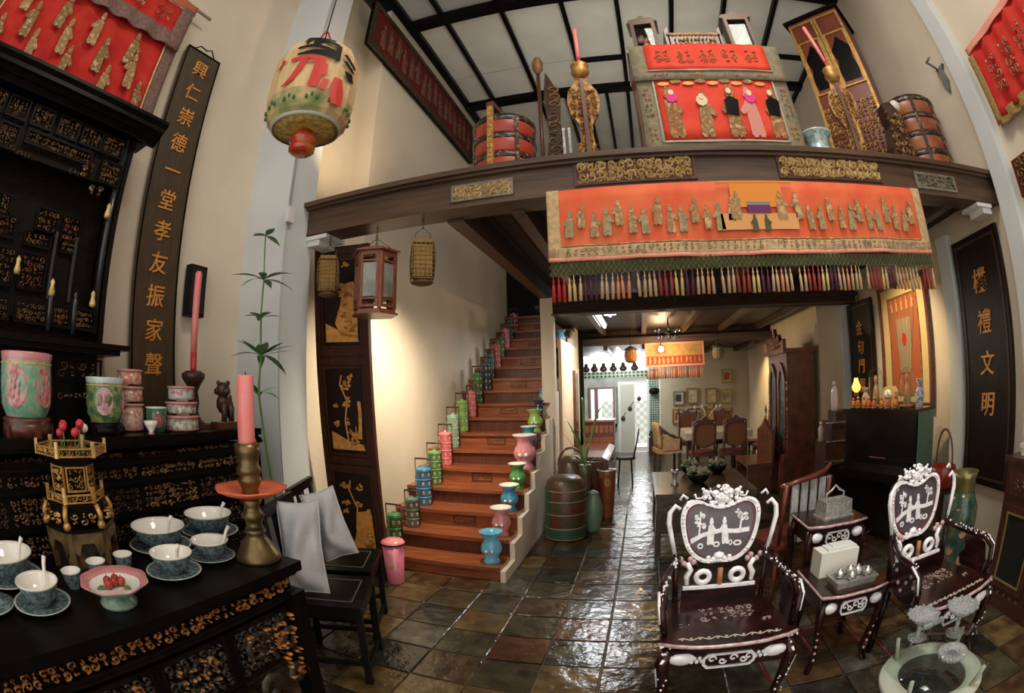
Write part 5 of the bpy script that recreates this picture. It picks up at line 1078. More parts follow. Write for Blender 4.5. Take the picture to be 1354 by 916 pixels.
MB().prism([(-.18, 0), (.18, 0), (.22, .06), (.22, .20), (-.22, .20), (-.22, .06)], .2, face((0, .1, 0), -90)).build('body', redwd_m, t)
relief(.36, .10, 22, 1500, .02, .5).build('carving', gilt_m, t).matrix_local = face((0, -.101, .11), -90); vine(.40, .05, 6, .012, .08, 6).build('carving', gilt_m, t).matrix_local = face((0, -.101, .20), -90)
for s in (-1, 1): MB().prism([(0, 0), (.035, 0), (.035, .30), (.0, .26)], .2, face((s*.225-.0175, .1, 0), -90)).build('end_horn', redwd_m, t)
MB().box((0, 0, .205), (.46, .22, .02)).build('lid', giltd_m, t)
# tall gilt cabinet shrine at the right
t = thing('gilt_cabinet', 'tall red lacquer cabinet with gilded lattice front on the mezzanine', 'cabinet', Tm((2.66, 4.06, ZF), R(-42)))
w, d, h = .70, .55, 2.5
MB().box((0, 0, h/2), (w, d, h)).build('carcass', mat('cabinet_red', (.16, .030, .016), .35, col2=(.22, .05, .025), scale=5), t); MB().box((0, 0, h+.015), (w+.08, d+.08, .04)).build('cornice', blackw_m, t); MB().box((0, 0, .03), (w+.04, d+.04, .06)).build('plinth', blackw_m, t)
for s in (-1, 1):
    dd = MB().ring(*[[(a, b_+h/2) for a, b_ in pp] for pp in rframe(w/2-.01, h-.1, .03)], .02).build('door', gilt_m, t); dd.matrix_local = face((s*w/4, -d/2-.001, 0), -90)
    relief(w/2-.07, h*.46, 110, 1520+s, .018, .5, .45).build('carving', gilt_m, dd).location = (0, h*.27, .004)
    MB().prism([(a*(w/2-.1)/2, b_*.30+h*.72) for a, b_ in ((-.8, -1), (.8, -1), (1, -.6), (.75, -.1), (1, .4), (.4, .75), (0, 1), (-.4, .75), (-1, .4), (-.75, -.1), (-1, -.6))], .006).build('window_opening', black_m, dd)
    MB().ring(*[[(a, b_+h*.72) for a, b_ in pp] for pp in rframe(w/2-.07, .74, .02)], .016).build('gilt_frame', gilt_m, dd)
p = onY(1082, 180, 3.05); t = thing('enamel_spittoon', 'blue and white flowered spittoon beside the mezzanine frontal', 'spittoon', (1.535, 3.06, ZF)); h, r = .36, .125
MB().lathe([(r*.8, 0), (r*.7, .03), (r*.62, .06), (r*.95, .13), (r*.95, .19), (r*.66, .26), (r*.7, .30), (r*1.05, h)], (0, 0, 0), 24, cap=False).build('body', mat('blue_white_flower', (.50, .62, .62), .2, col2=(.20, .36, .34), scale=26, lo=.45, hi=.6, coat=.4), t); MB().lathe([(r*1.05, h), (r*1.09, h+.012), (r*.7, h*.85), (0, h*.6)], (0, 0, 0), 24, cap=False).build('lip', mat('grey_glaze', (.42, .45, .45), .25), t)
t = thing('carved_lion_stand', 'dark carved figure group with gilt edges beside the lacquer basket', 'figurine', Tm((2.36, 3.05, ZF), R(0)))
MB().prism([(-.12, 0), (.13, 0), (.14, .2), (.10, .42), (.12, .62), (.02, .74), (-.08, .70), (-.06, .5), (-.12, .3)], .12, face((0, .06, 0), -90)).build('body', dk, t); relief(.2, .6, 26, 1540, .03, .6).build('carving', giltd_m, t).matrix_local = face((0, -.062, .33), -90)
MB().ball((.10, -.02, .72), .06, n=8, m=5).build('white_knob', mat('ivory', (.7, .66, .56), .4), t); MB().box((0, 0, .02), (.3, .18, .04)).build('base', redwd_m, t)
# ================================================================== red valance and bracket high on the right wall
p0, p1 = onX(1275, 75, XR-.06), onX(1354, -12, XR-.06)
t = thing('red_wall_valance', 'red silk valance with gold fringe high on the wall above the sideboard', 'hanging', face((XR-.05, 1.35, 3.28), 180))
w, h = 1.9, .62
cloth(w, h, redcloth_m, t, Tm((0, .06, .01)), 'cloth', .03, 9); cloth(w, .06, pk, t, Tm((0, .66, .03)), 'header_band', .008, 5); cloth(w, .10, mat('gold_fringe', (.40, .27, .10), .8, col2=(.26, .16, .06), scale=50, bump=.4), t, Tm((0, .0, .02)), 'fringe', .02, 12)
cloth(.08, h, mat('gold_fringe', (0, 0, 0)), t, Tm((-w/2+.02, .02, .03)), 'side_fringe', .006, 1, 4, 8)
for k in range(7): relief(.15, .3, 8, 1600+k, .012, .6).build('embroidered_flower', thr_m, t).matrix_local = Tm((-w/2+.25+k*.24, .36, .05))
bp = onX(1243, 92, XR-.02); t = thing('wall_bracket', 'grey iron hook bracket on the wall above the mezzanine end', 'bracket', face((XR-.005, bp.y, bp.z), 180))
ir = mat('grey_iron', (.22, .22, .21), .6); MB().prism([(-.05, -.14), (.0, -.24), (.05, -.14), (.03, -.02), (.08, .02), (-.08, .02), (-.03, -.02)], .03).build('back_plate', ir, t); MB().tube([(-.02, 0, .02), (-.02, .05, .12), (.02, .02, .2), (.10, .03, .2)], .012, 6).build('hook', ir, t)
hb_ = onX(1345, 200, XR-.25); t = thing('hanging_ornament', 'dark carved hanging ornament below the red wall valance', 'ornament', face((XR-.02, hb_.y-.05, hb_.z-.25), 180))
MB().prism([(-.3, .30), (.2, .30), (.2, .05), (.1, -.06), (0, .06), (-.1, -.1), (-.22, .08), (-.3, .02)], .05).build('carved_board', redwd_m, t); relief(.45, .22, 14, 1620, .02, .5).build('carving', giltd_m, t).location = (-.05, .18, .05)
for k in range(5): MB().lathe([(.012, 0), (.012, .2), (.004, .22)], (0, 0, 0), 6).build('tassel', redc_m if k % 2 else whitep_m, t).matrix_local = Tm((-.24+k*.1, -.12, .03), 0, 1, -math.pi/2*0+R(-90)+R(90)*0) @ Matrix.Rotation(0, 4, 'X') if False else Matrix(((1, 0, 0, -.24+k*.1), (0, 0, 1, -.14), (0, -1, 0, .03), (0, 0, 0, 1)))

# ================================================================== rosewood armchairs inlaid with mother of pearl
HALF = [(0, .985), (.065, .995), (.137, 1.032), (.202, 1.012), (.228, .949), (.217, .843), (.188, .752), (.137, .692), (.072, .662), (0, .668)]
def smooth_poly(half, k=3):
    pts = half+[(-x, y) for x, y in half[-2:0:-1]]
    for _ in range(k-1):
        n = len(pts); new = []
        for i in range(n):
            a, b_ = pts[i], pts[(i+1) % n]; new += [(a[0]*.75+b_[0]*.25, a[1]*.75+b_[1]*.25), (a[0]*.25+b_[0]*.75, a[1]*.25+b_[1]*.75)]
        pts = new
    return pts
SH = smooth_poly(HALF); cyS = .845
SHi = [(x*.86, cyS+(y-cyS)*.85) for x, y in SH]; SHo = SH
lil_m = mat('lilac_stone', (.075, .060, .070), .25, col2=(.12, .10, .115), scale=5, coat=.4)
def cartouche(w, h, seed, par, T, m=pearl_m):
    o = [(w/2*c, h/2*s) for c, s in ((-.82, -1), (.82, -1), (1, -.45), (1, .45), (.82, 1), (-.82, 1), (-1, .45), (-1, -.45))]
    i = [(x*.90, y*.78) for x, y in o]
    c = MB().ring(o, i, .010).build('cartouche_frame', m, par); c.matrix_local = T
    q = random.Random(seed); b = MB()
    for k, (cx, s) in enumerate(((-.32, 1), (-.12, -1), (.08, 1), (.28, -1), (.38, 1))):
        r = h*.24; b.ribbon([(cx*w+r*(1-.09*t_)*math.cos(t_*.8), s*h*.08+r*(1-.09*t_)*math.sin(t_*.8*s)) for t_ in range(9)], h*.12, .008)
    b.build('openwork', m, c)
    return c
def armchair(T, label):
    t = thing('inlaid_armchair', label, 'armchair', T, 'rosewood armchairs with pearl inlay')
    sh = .48; fw_, bw, d = .335, .25, .225
    front = [(fw_, -d+.02), (fw_*.8, -d-.005), (fw_*.5, -d-.028), (fw_*.2, -d-.034), (-fw_*.2, -d-.034), (-fw_*.5, -d-.028), (-fw_*.8, -d-.005), (-fw_, -d+.02)]
    outline = [(-bw, d), (bw, d)][::-1]+front[::-1] if False else [(bw, d), (-bw, d)]+front[::-1]
    MB().prism(outline, .032, None, sh-.032).build('seat', rose_m, t)
    s = relief(.30, .15, 18, 5, .005, .7); s.build('inlay', mat('seat_inlay', (.36, .26, .24), .3, col2=(.14, .08, .07), scale=20), t).matrix_local = Tm((.02, .05, sh))
    for k in (-1, 1): relief(.06, .05, 4, 9+k, .004, .6).build('inlay', mat('seat_inlay', (0, 0, 0)), t).matrix_local = Tm((k*.21, -.06, sh))
    MB().tube([(x, y-.004, sh-.012) for x, y in front], .011, 6).build('pearl_edge', mat('pearl_line', (.60, .48, .48), .25, .1, col2=(.42, .20, .20), scale=40), t)
    vine(.50, .035, 3, .004, .10, 6).build('inlay', mat('edge_inlay', (.40, .34, .28), .35), t).matrix_local = Tm((0, -d+.03, sh+.0005))
    # apron
    MB().prism([(-.30, 0), (.30, 0), (.30, .085), (.285, .115), (-.285, .115), (-.30, .085)], .03, face((0, -d+.02, .325), -90)).build('apron', rose_m, t)
    MB().box((0, -d+.005, .437), (.56, .05, .016)).build('waist', rose_m, t)
    for k in (-1, 1):
        b = MB()
        b.ball((k*.225, -d-.005, .39), .05, n=10, m=6, sc=(1.35, .45, .75)); q = random.Random(k+3)
        for j in range(5): b.ball((k*(.13+.012*j), -d-.012, .372+.02*(j % 2)), .012, n=6, m=3)
        b.build('inlay', pearl_m, t)
    cartouche(.255, .085, 4, t, face((0, -d-.012, .372), -90))
    MB().tube([(-.28, -d+.01, .325), (.28, -d+.01, .325)], .009, 6).build('apron_bead', mat('red_bead', (.20, .035, .03), .3, coat=.4), t)
    # legs
    for sx in (-1, 1):
        MB().tube([(sx*.285, -d+.03, .44), (sx*.315, -d-.005, .36), (sx*.30, -d+.01, .22), (sx*.285, -d+.025, .10), (sx*.305, -d-.01, .02), (sx*.31, -d-.02, 0)], [.034, .036, .026, .021, .024, .03], 8).build('leg', rose_m, t)
        MB().tube([(sx*.31, -d-.028, .40), (sx*.338, -d-.012, .34), (sx*.325, -d+.0, .22)], [.008, .010, .006], 5).build('leg_inlay', pearl_m, t)
        MB().tube([(sx*.235, d-.02, .46), (sx*.245, d-.01, .25), (sx*.25, d+.01, 0)], [.026, .022, .022], 8).build('leg', rose_m, t)
        MB().tube([(sx*.29, -d+.03, .11), (sx*.25, d-.01, .11)], .012, 6).build('stretcher', mat('red_bead', (0, 0, 0)), t)
        # arms
        arm = [(sx*.235, d+.02, .735), (sx*.285, d-.06, .70), (sx*.32, .06, .685), (sx*.335, -.08, .68), (sx*.335, -.15, .64), (sx*.325, -.165, .55), (sx*.31, -.15, sh)]
        MB().tube(arm, [.016, .017, .018, .020, .020, .018, .016], 8).build('arm', rose_m, t)
        MB().tube([(x+sx*.014, y-.006, z+.010) for x, y, z in arm[3:6]], .008, 5).build('arm_inlay', pearl_m, t)
        MB().prism([(-.12, 0), (.10, 0), (.12, .06), (.07, .10), (.10, .17), (-.02, .20), (-.10, .17), (-.13, .08)], .014, face((sx*.305, -.0, sh), 0 if sx > 0 else 180)).build('arm_splat', rose_m, t)
        dts = MB()
        for j in range(6): dts.ball((sx*.318, -.10+.035*j, sh+.09+.05*math.sin(j*1.5)), .013, n=6, m=4)
        dts.build('inlay', mat('pearl_rose', (.55, .35, .35), .3), t)
        # ears beside the shield
        MB().tube([(sx*.236, d+.045, 1.0), (sx*.262, d+.045, 1.02), (sx*.29, d+.043, .985), (sx*.295, d+.04, .93), (sx*.278, d+.035, .85), (sx*.255, d+.03, .75)], [.010, .012, .014, .015, .013, .012], 8).build('ear_scroll', pearl_m, t)
        MB().tube([(sx*.252, d+.03, .76), (sx*.245, d+.015, .60), (sx*.24, d, sh)], .016, 8).build('back_post', rose_m, t)
        MB().tube([(sx*.20, d+.045, 1.055), (sx*.225, d+.045, 1.075), (sx*.24, d+.045, 1.05)], .008, 6).build('small_curl', pearl_m, t)
        MB().tube([(sx*.185, d+.03, .70), (sx*.165, d+.028, .66), (sx*.185, d+.026, .62), (sx*.18, d+.024, .575)], [.014, .016, .018, .012], 6).build('support_scroll', pearl_m, t)
        MB().tube([(sx*.095+.036*math.cos(a*.524), d+.024, .615+.034*math.sin(a*.524)) for a in range(12)], .016, 8, closed=True).build('support_ring', pearl_m, t)
        MB().tube([(sx*.18, d+.012, .552), (sx*.18, d+.010, .495), (sx*.145, d+.010, .495), (sx*.145, d+.01, .515)], .010, 5).build('meander_bracket', pearl_m, t)
        b = MB(); q = random.Random(6)
        for j in range(5): b.ball((sx*(.15+.018*j), d+.04, .70+.02*math.sin(j*2)), .017, n=6, m=4)
        b.build('inlay', mat('pearl_rose', (0, 0, 0)), t)
    MB().tube([(0, d+.026, .66), (0, d+.02, .56)], .015, 8).build('support_post', mat('amber_post', (.40, .16, .06), .3), t)
    MB().box((0, d+.012, .556), (.40, .022, .02)).build('lower_rail', pearl_m, t)
    MB().box((0, d+.005, .515), (.42, .016, .07)).build('lower_panel', rose_m, t)
    fl2 = MB(); q = random.Random(17)
    for _ in range(70):
        u = q.random(); x = -fw_+2*fw_*u; fl2.ball((x, -d-.03+.03*abs(2*u-1)**2+.006, sh-.018+q.uniform(-.01, .006)), q.uniform(.004, .008), n=5, m=3)
    for sx in (-1, 1):
        for _ in range(26):
            u = q.random(); fl2.ball((sx*(.335-.1*u+q.uniform(-.004, .016)), -.12+.34*u, .69+.05*u*u+q.uniform(-.004, .018)), q.uniform(.004, .008), n=5, m=3)
        for _ in range(14): fl2.ball((sx*(.30+q.uniform(-.02, .035)), -d-.03+q.uniform(0, .02), q.uniform(.12, .44)), q.uniform(.004, .009), n=5, m=3)
    fl2.build('inlay', pearl_m, t)
    # shield
    tl = face((0, d+.03, 0), -90, -4); tl = Matrix.Translation((0, .055, 0)) @ tl
    sp = MB().prism(SH, .022).build('shield', rose_m, t); sp.matrix_local = tl
    MB().prism(SHi, .004).build('stone_panel', lil_m, sp).location = (0, 0, .0225)
    MB().ring(SHo, [(x*.885, cyS+(y-cyS)*.885) for x, y in SH], .016).build('shield_frame', pearl_m, sp).location = (0, 0, .02)
    MB().ring(SHi, [(x*.97, cyS+(y-cyS)*.97) for x, y in SHi], .010).build('shield_bead', mat('red_bead', (0, 0, 0)), sp).location = (0, 0, .022)
    b = MB(); q = random.Random(2)
    b.prism([(-.17, .775), (-.10, .815), (0, .835), (.10, .825), (.165, .83), (.165, .855), (.08, .85), (0, .86), (-.10, .84), (-.165, .81)], .003)
    blot(b, -.125, .93, .028, q, 7); blot(b, -.115, .885, .032, q, 6); blot(b, .125, .915, .03, q, 9); blot(b, .10, .945, .018, q, 5)
    b.ribbon([(-.12, .82), (-.115, .96)], .010, .004); b.ribbon([(.11, .84), (.12, .93)], .012, .004)
    for x, y, w_ in ((-.11, .765, .03), (-.02, .77, .035), (.10, .77, .045), (.06, .775, .02)): b.ring([(x+w_*.6*math.cos(a*1.05), y+.018*math.sin(a*1.05)) for a in range(6)], [(x+w_*.35*math.cos(a*1.05), y+.008*math.sin(a*1.05)) for a in range(6)], .003)
    b.build('inlay', pearl_m, sp).location = (0, 0, .0265)
    for k, x in enumerate((-.055, .03)): figure(.145, 30+k, Tm((x, .775, .027)), .9).build('inlaid_figure', pearl_m, sp)
    # crest
    b = MB(); q = random.Random(8)
    for (x, y, r) in ((0, 1.045, .05), (-.035, 1.085, .03), (.04, 1.09, .038), (.02, 1.13, .03), (-.09, 1.10, .022), (.09, 1.10, .022), (-.085, 1.07, .018), (.085, 1.07, .018), (-.05, 1.0, .026), (.05, 1.0, .026), (0, 1.0, .03), (-.02, 1.145, .016), (-.105, 1.13, .012), (.105, 1.125, .012), (-.11, 1.0, .022), (.11, .995, .022)):
        b.ball((x, 1.0+(y-1.0)*.62, .016), r*.85, n=9, m=5, sc=(1, .85, .5))
    for _ in range(46):
        a, rr = q.uniform(0, 6.28), q.random()**.5; b.ball((.115*rr*math.cos(a), 1.035+.06*rr*math.sin(a), .026), q.uniform(.006, .015), n=6, m=3)
    for _ in range(60):
        k = q.randrange(len(SH)); x, y = SH[k]; b.ball((x*.94, cyS+(y-cyS)*.94, .036), q.uniform(.005, .010), n=5, m=3)
    b.build('crest_carving', pearl_m, sp)
    MB().prism([(-.09, .98), (.09, .98), (.07, 1.05), (.04, 1.09), (-.04, 1.09), (-.07, 1.05)], .02).build('crest', rose_m, sp)
    for sx in (-1, 1): MB().tube([(sx*.09, 1.06, .01), (sx*.11, 1.03, .01), (sx*.14, 1.03, .01), (sx*.15, 1.055, .01)], .006, 5).build('crest_curl', pearl_m, sp)
    b = MB()
    for (x, y, r) in ((0, .70, .035), (-.03, .685, .02), (.03, .685, .02), (-.06, .695, .016), (.06, .695, .016)): b.ball((x, y, .028), r, n=8, m=4, sc=(1, .8, .5))
    b.build('inlay', pearl_m, sp)
    return t
armchair(Tm((.455, 2.14, 0), R(1)), 'pearl inlaid rosewood armchair with heart shaped back standing alone before the low desk')
armchair(Tm((1.75, 2.06, 0), R(8)), 'pearl inlaid rosewood armchair with heart shaped back between tea table and sideboard')
# ================================================================== nested tea tables
def tea_table(T, w, d, h, label, seed):
    t = thing('tea_table', label, 'table', T)
    MB().prism([(-w/2, d/2), (-w/2*1.04, -d/2), (-w/4, -d/2-.025), (w/4, -d/2-.025), (w/2*1.04, -d/2), (w/2, d/2)][::-1], .028, None, h-.028).build('table_top', rose_m, t)
    MB().tube([(-w/2*1.04, -d/2, h-.012), (-w/4, -d/2-.027, h-.012), (w/4, -d/2-.027, h-.012), (w/2*1.04, -d/2, h-.012)], .010, 6).build('pearl_edge', mat('pearl_line', (0, 0, 0)), t)
    MB().tube([(-w/2*1.02, -d/2, h-.012), (-w/2, d/2, h-.012)], .010, 6).build('pearl_edge', mat('pearl_line', (0, 0, 0)), t)
    for s in (-1, 1): MB().box((s*(w/2-.03), 0, h-.09), (.03, d-.08, .09)).build('side_apron', rose_m, t)
    MB().box((0, -d/2+.02, h-.095), (w-.06, .03, .11)).build('apron', rose_m, t)
    cartouche(w*.42, .085, seed, t, face((0, -d/2+.002, h-.10), -90))
    for sx in (-1, 1):
        b = MB().ball((sx*w*.36, -d/2, h-.085), .038, n=8, m=5, sc=(1.2, .5, .9)); b.build('inlay', pearl_m, t)
        for sy in (-1, 1):
            MB().tube([(sx*(w/2-.03), sy*(d/2-.03), h-.03), (sx*(w/2-.005), sy*(d/2-.01), h-.12), (sx*(w/2-.02), sy*(d/2-.02), h*.5), (sx*(w/2-.05), sy*(d/2-.05), h*.18), (sx*(w/2-.015), sy*(d/2-.02), .0)], [.026, .030, .020, .016, .022], 8).build('leg', rose_m, t)
        b = MB()
        for j in range(7): b.ball((sx*(w/2-.002-.006*j), -d/2-.004+.004*j, h-.13-.05*j), .010, n=6, m=3)
        b.build('inlay', mat('pearl_rose', (0, 0, 0)), t)
        MB().tube([(sx*(w/2-.05), -d/2+.05, h*.22), (sx*(w/2-.05), d/2-.05, h*.22)], .011, 6).build('stretcher', mat('red_bead', (0, 0, 0)), t)
    MB().tube([(-w/2+.05, d/2-.05, h*.22), (w/2-.05, d/2-.05, h*.22)], .011, 6).build('stretcher', mat('red_bead', (0, 0, 0)), t)
    return t
tea_table(Tm((1.20, 2.37, 0), R(3)), .42, .42, .52, 'lower pearl inlaid tea table between the two armchairs', 11)
tea_table(Tm((1.255, 2.83, 0), R(3)), .42, .34, .76, 'taller pearl inlaid tea table behind the lower one', 12)
eng = mat('engraved_silver', (.62, .61, .56), .32, .7, col2=(.40, .39, .35), scale=40, bump=.3, bscale=90)
t = thing('silver_casket', 'engraved silver casket with an arched handle on the taller tea table', 'casket', Tm((1.28, 2.80, .76), R(8)))
MB().box((0, 0, .05), (.22, .14, .09), taper=.94).box((0, 0, .006), (.24, .16, .012)).build('body', eng, t); MB().ring(*rframe(.21, .13, .012), .014).build('lid_rim', eng, t).location = (0, 0, .095)
MB().tube([(-.07, 0, .10), (-.07, 0, .15), (-.03, 0, .17), (0, 0, .20), (.03, 0, .17), (.07, 0, .15), (.07, 0, .10)], .007, 6).build('handle', eng, t)
t = thing('white_box', 'plain white box with a draped cloth at the back of the lower tea table', 'box', Tm((1.175, 2.46, .52), R(4)))
MB().box((0, 0, .075), (.26, .13, .15)).build('body', mat('ivory_box', (.72, .70, .62), .6), t); MB().box((.02, 0, .156), (.20, .10, .012)).box((.02, .01, .166), (.12, .06, .01)).build('lid', mat('ivory_lid', (.66, .68, .64), .6), t)
t = thing('silver_tray_set', 'silver tray with small round pots at the front of the lower tea table', 'tray', Tm((1.225, 2.275, .52), R(4)))
MB().prism([(-.13, -.07), (.13, -.07), (.13, .07), (-.13, .07)], .03).build('tray', eng, t); MB().ring(*rframe(.28, .16, .014), .012).build('tray_rim', eng, t).location = (0, 0, .03)
for k, (x, y) in enumerate(((-.08, .02), (-.025, -.03), (.045, .02), (.085, -.03), (.0, .04))): MB().lathe([(.018, 0), (.030, .012), (.034, .03), (.022, .045), (.008, .05), (.008, .058), (0, .06)], (x, y, .03), 14).build('pot', silver_m, t)
# third chair behind the tea tables
t = thing('curved_back_chair', 'red lacquered chair with a curved slatted back behind the tea tables', 'chair', Tm((1.13, 3.40, 0), R(22)))
rl = mat('red_lacquer_rail', (.11, .020, .014), .3, col2=(.18, .035, .022), scale=8, coat=.3)
MB().box((0, 0, .46), (.46, .42, .03)).build('seat', rl, t)
for sx in (-1, 1):
    for sy in (-1, 1): MB().tube([(sx*.2, sy*.18, 0), (sx*.2, sy*.18, .45)], .018, 7).build('leg', rl, t)
    MB().tube([(sx*.21, -.19, .46), (sx*.225, -.23, .75), (sx*.22, -.25, .93)], .018, 7).build('back_post', rl, t)
MB().tube([(-.25, -.22, .91), (-.13, -.27, .945), (0, -.285, .96), (.13, -.27, .975), (.25, -.22, 1.0)], [.018, .02, .022, .02, .018], 8).build('crest_rail', rl, t)
for k in range(4): MB().box((-.14+k*.092, -.255, .71), (.062, .012, .44)).build('slat', mat('grey_silk', (.30, .29, .28), .6, col2=(.5, .5, .5), scale=14, stretch=(4, 1, 1)), t)
# ================================================================== round glass table
GT = Vector((1.40, 1.45, 0)); t = thing('glass_table', 'low round glass table on a pale ring base in front of the armchairs', 'table', GT)
MB().lathe([(0, .44), (.31, .44), (.315, .446), (.31, .452), (0, .452)], (0, 0, 0), 48, cap=False).build('glass_top', glass_m, t)
MB().lathe([(.19, .30), (.28, .30), (.285, .315), (.28, .33), (.19, .33), (.185, .315), (.19, .30)], (0, 0, 0), 40, cap=False).build('ring', mat('cream_ring', (.50, .49, .40), .4), t)
MB().lathe([(0, .312), (.19, .312), (.19, .32), (0, .32)], (0, 0, 0), 32, cap=False).build('mirror_shelf', mat('dark_mirror', (.03, .03, .026), .08, .5), t)
for k in range(4): a = k*1.571+.5; MB().tube([(.24*math.cos(a), .24*math.sin(a), .30), (.17*math.cos(a), .17*math.sin(a), .15), (.26*math.cos(a), .26*math.sin(a), 0)], .018, 7).tube([(.24*math.cos(a), .24*math.sin(a), .33), (.27*math.cos(a), .27*math.sin(a), .44)], .012, 6).build('leg', mat('cream_ring', (0, 0, 0)), t)
cry = mat('cut_crystal', (.92, .94, .95), .08, trans=.75, col2=(.75, .78, .8), scale=30, bump=.6, bscale=60, bpat='voronoi')
def crystal(p, r, h, label, top=False):
    t = thing('crystal_dish', label, 'crystal dish', p)
    MB().lathe([(r*.55, 0), (r*.6, .008), (.012, .02), (.014, h*.6), (r*.6, h*.75), (r, h), (r*.92, h), (r*.5, h*.8), (0, h*.76)], (0, 0, 0), 24, cap=False).build('stemmed_dish', cry, t)
    b = MB()
    for k in range(12): b.ball((r*.97*math.cos(k*.5236), r*.97*math.sin(k*.5236), h), r*.12, n=6, m=3)
    tag(b.build('cut_rim', cry, t), kind='stuff')
crystal((GT.x-.06, GT.y+.17, .452), .085, .13, 'stemmed cut crystal dish on the glass table near the tea table'); crystal((GT.x+.14, GT.y+.09, .452), .09, .15, 'taller cut crystal dish on the glass table near the sideboard')
t = thing('glass_ashtray', 'thick round cut glass ashtray on the glass table', 'ashtray', (GT.x+.02, GT.y-.07, .452))
MB().lathe([(.05, 0), (.075, .006), (.08, .025), (.07, .03), (.035, .025), (.03, .01), (0, .01)], (0, 0, 0), 24, cap=False).build('rim', cry, t); MB().lathe([(0, .011), (.03, .011), (.028, .014), (0, .014)], (0, 0, 0), 16, cap=False).build('well', mat('grey_glass', (.12, .13, .15), .1), t)
# ================================================================== sideboard at right
t = thing('sideboard', 'red brown sideboard with gold edged glass doors and a white box on top', 'sideboard', (2.87, 1.70, 0)); sw, sd, shh = 1.46, .50, 1.0
sb = mat('sideboard_wood', (.045, .016, .009), .35, col2=(.085, .030, .015), scale=5, stretch=(6, 1, 1), coat=.2)
MB().box((-.01, 0, shh/2+.03), (sd-.04, sw-.04, shh-.06)).build('carcass', sb, t); MB().box((-.01, 0, shh-.0), (sd, sw, .035)).build('top', sb, t); MB().box((-.01, 0, .05), (sd, sw, .1)).build('plinth', sb, t)
for k in range(3):
    y = sw/2-.27-k*.46
    dd = MB().ring(*rframe(.40, .56, .05), .022).build('door', sb, t); dd.matrix_local = face((-sd/2+.008, y, .43), 180)
    MB().ring(*rframe(.31, .47, .012), .010).build('gold_edge', mat('door_gold', (.42, .27, .11), .35, .5), dd).location = (0, 0, .018)
    MB().box((0, 0, .012), (.30, .46, .006)).build('pane', mat('dark_pane', (.02, .02, .018), .06), dd)
    dw = MB().box((0, 0, .012), (.40, .14, .022)).build('drawer', sb, t); dw.matrix_local = face((-sd/2+.008, y, .85), 180); relief(.24, .07, 8, 1700+k, .010, .5).build('carving', mat('drawer_carving', (.13, .06, .03), .5), dd if False else dw).location = (0, 0, .023)
    MB().ball((0, 0, .035), .014, n=8, m=5).build('knob', brass_m, dw)
    b = MB()
    for j in range(5): b.tube([(-.16+j*.08, 0, 0), (-.16+j*.08, -.04, 0)], .016, 6)
    tag(b.build('skirt_drops', sb, t), kind='stuff').matrix_local = face((-sd/2+.01, y, .12), 180)
t = thing('gift_box', 'flat white box lying on the sideboard', 'box', (2.86, 2.12, 1.018)); MB().box((0, 0, .03), (.30, .42, .06)).build('base', whitep_m, t); MB().box((0, 0, .062), (.32, .44, .03)).build('lid', mat('box_lid', (.70, .68, .62), .6), t)
# tall floor vase
vz = mat('vase_green', (.022, .060, .040), .22, col2=(.16, .13, .06), col3=(.05, .10, .07), scale=13, lo=.40, hi=.66, coat=.4)
t = thing('floor_vase', 'tall dark green painted floor vase with a gold neck behind the armchair', 'vase', (2.56, 2.86, 0))
MB().lathe([(.10, 0), (.105, .02), (.09, .06), (.12, .28), (.15, .50), (.145, .60), (.11, .68), (.095, .72)], (0, 0, 0), 28).build('body', vz, t)
MB().lathe([(.095, .72), (.10, .74), (.098, .82), (.118, .87), (.108, .87), (.09, .80), (0, .76)], (0, 0, 0), 28, cap=False).build('neck', mat('vase_gold', (.34, .27, .10), .3, .6, col2=(.22, .2, .08), scale=10), t)
for k, (a, z) in enumerate(((200, .30), (245, .44), (215, .58), (260, .22))): medallion(t, .14 if z > .4 else .122, z, R(a), .035, mat('vase_flower', (.45, .24, .14), .4), mag)
# red basket on stool
t = thing('dark_stool', 'dark wooden stool carrying the red basket', 'stool', (2.80, 3.50, 0)); MB().box((0, 0, .58), (.28, .28, .03)).build('seat', dk, t)
for a in (-1, 1):
    for c in (-1, 1): MB().box((a*.11, c*.11, .285), (.03, .03, .57)).build('leg', dk, t)
t = thing('red_basket', 'red lacquered basket with a tall hoop handle beside the piano', 'basket', (2.80, 3.50, .595)); rlq = mat('basket_red', (.36, .035, .02), .3, col2=(.25, .025, .015), scale=10, coat=.3)
MB().lathe([(.10, 0), (.125, .02), (.14, .10), (.13, .19), (.12, .20), (.12, .1), (0, .06)], (0, 0, 0), 24, cap=False).build('bowl', rlq, t)
MB().tube([(0, -.135, .12)]+[(0, -.135*math.cos(a*.2618), .24+.27*math.sin(a*.2618)) for a in range(13)]+[(0, .135, .12)], .010, 6).build('handle', mat('handle_red', (.17, .04, .03), .4), t)
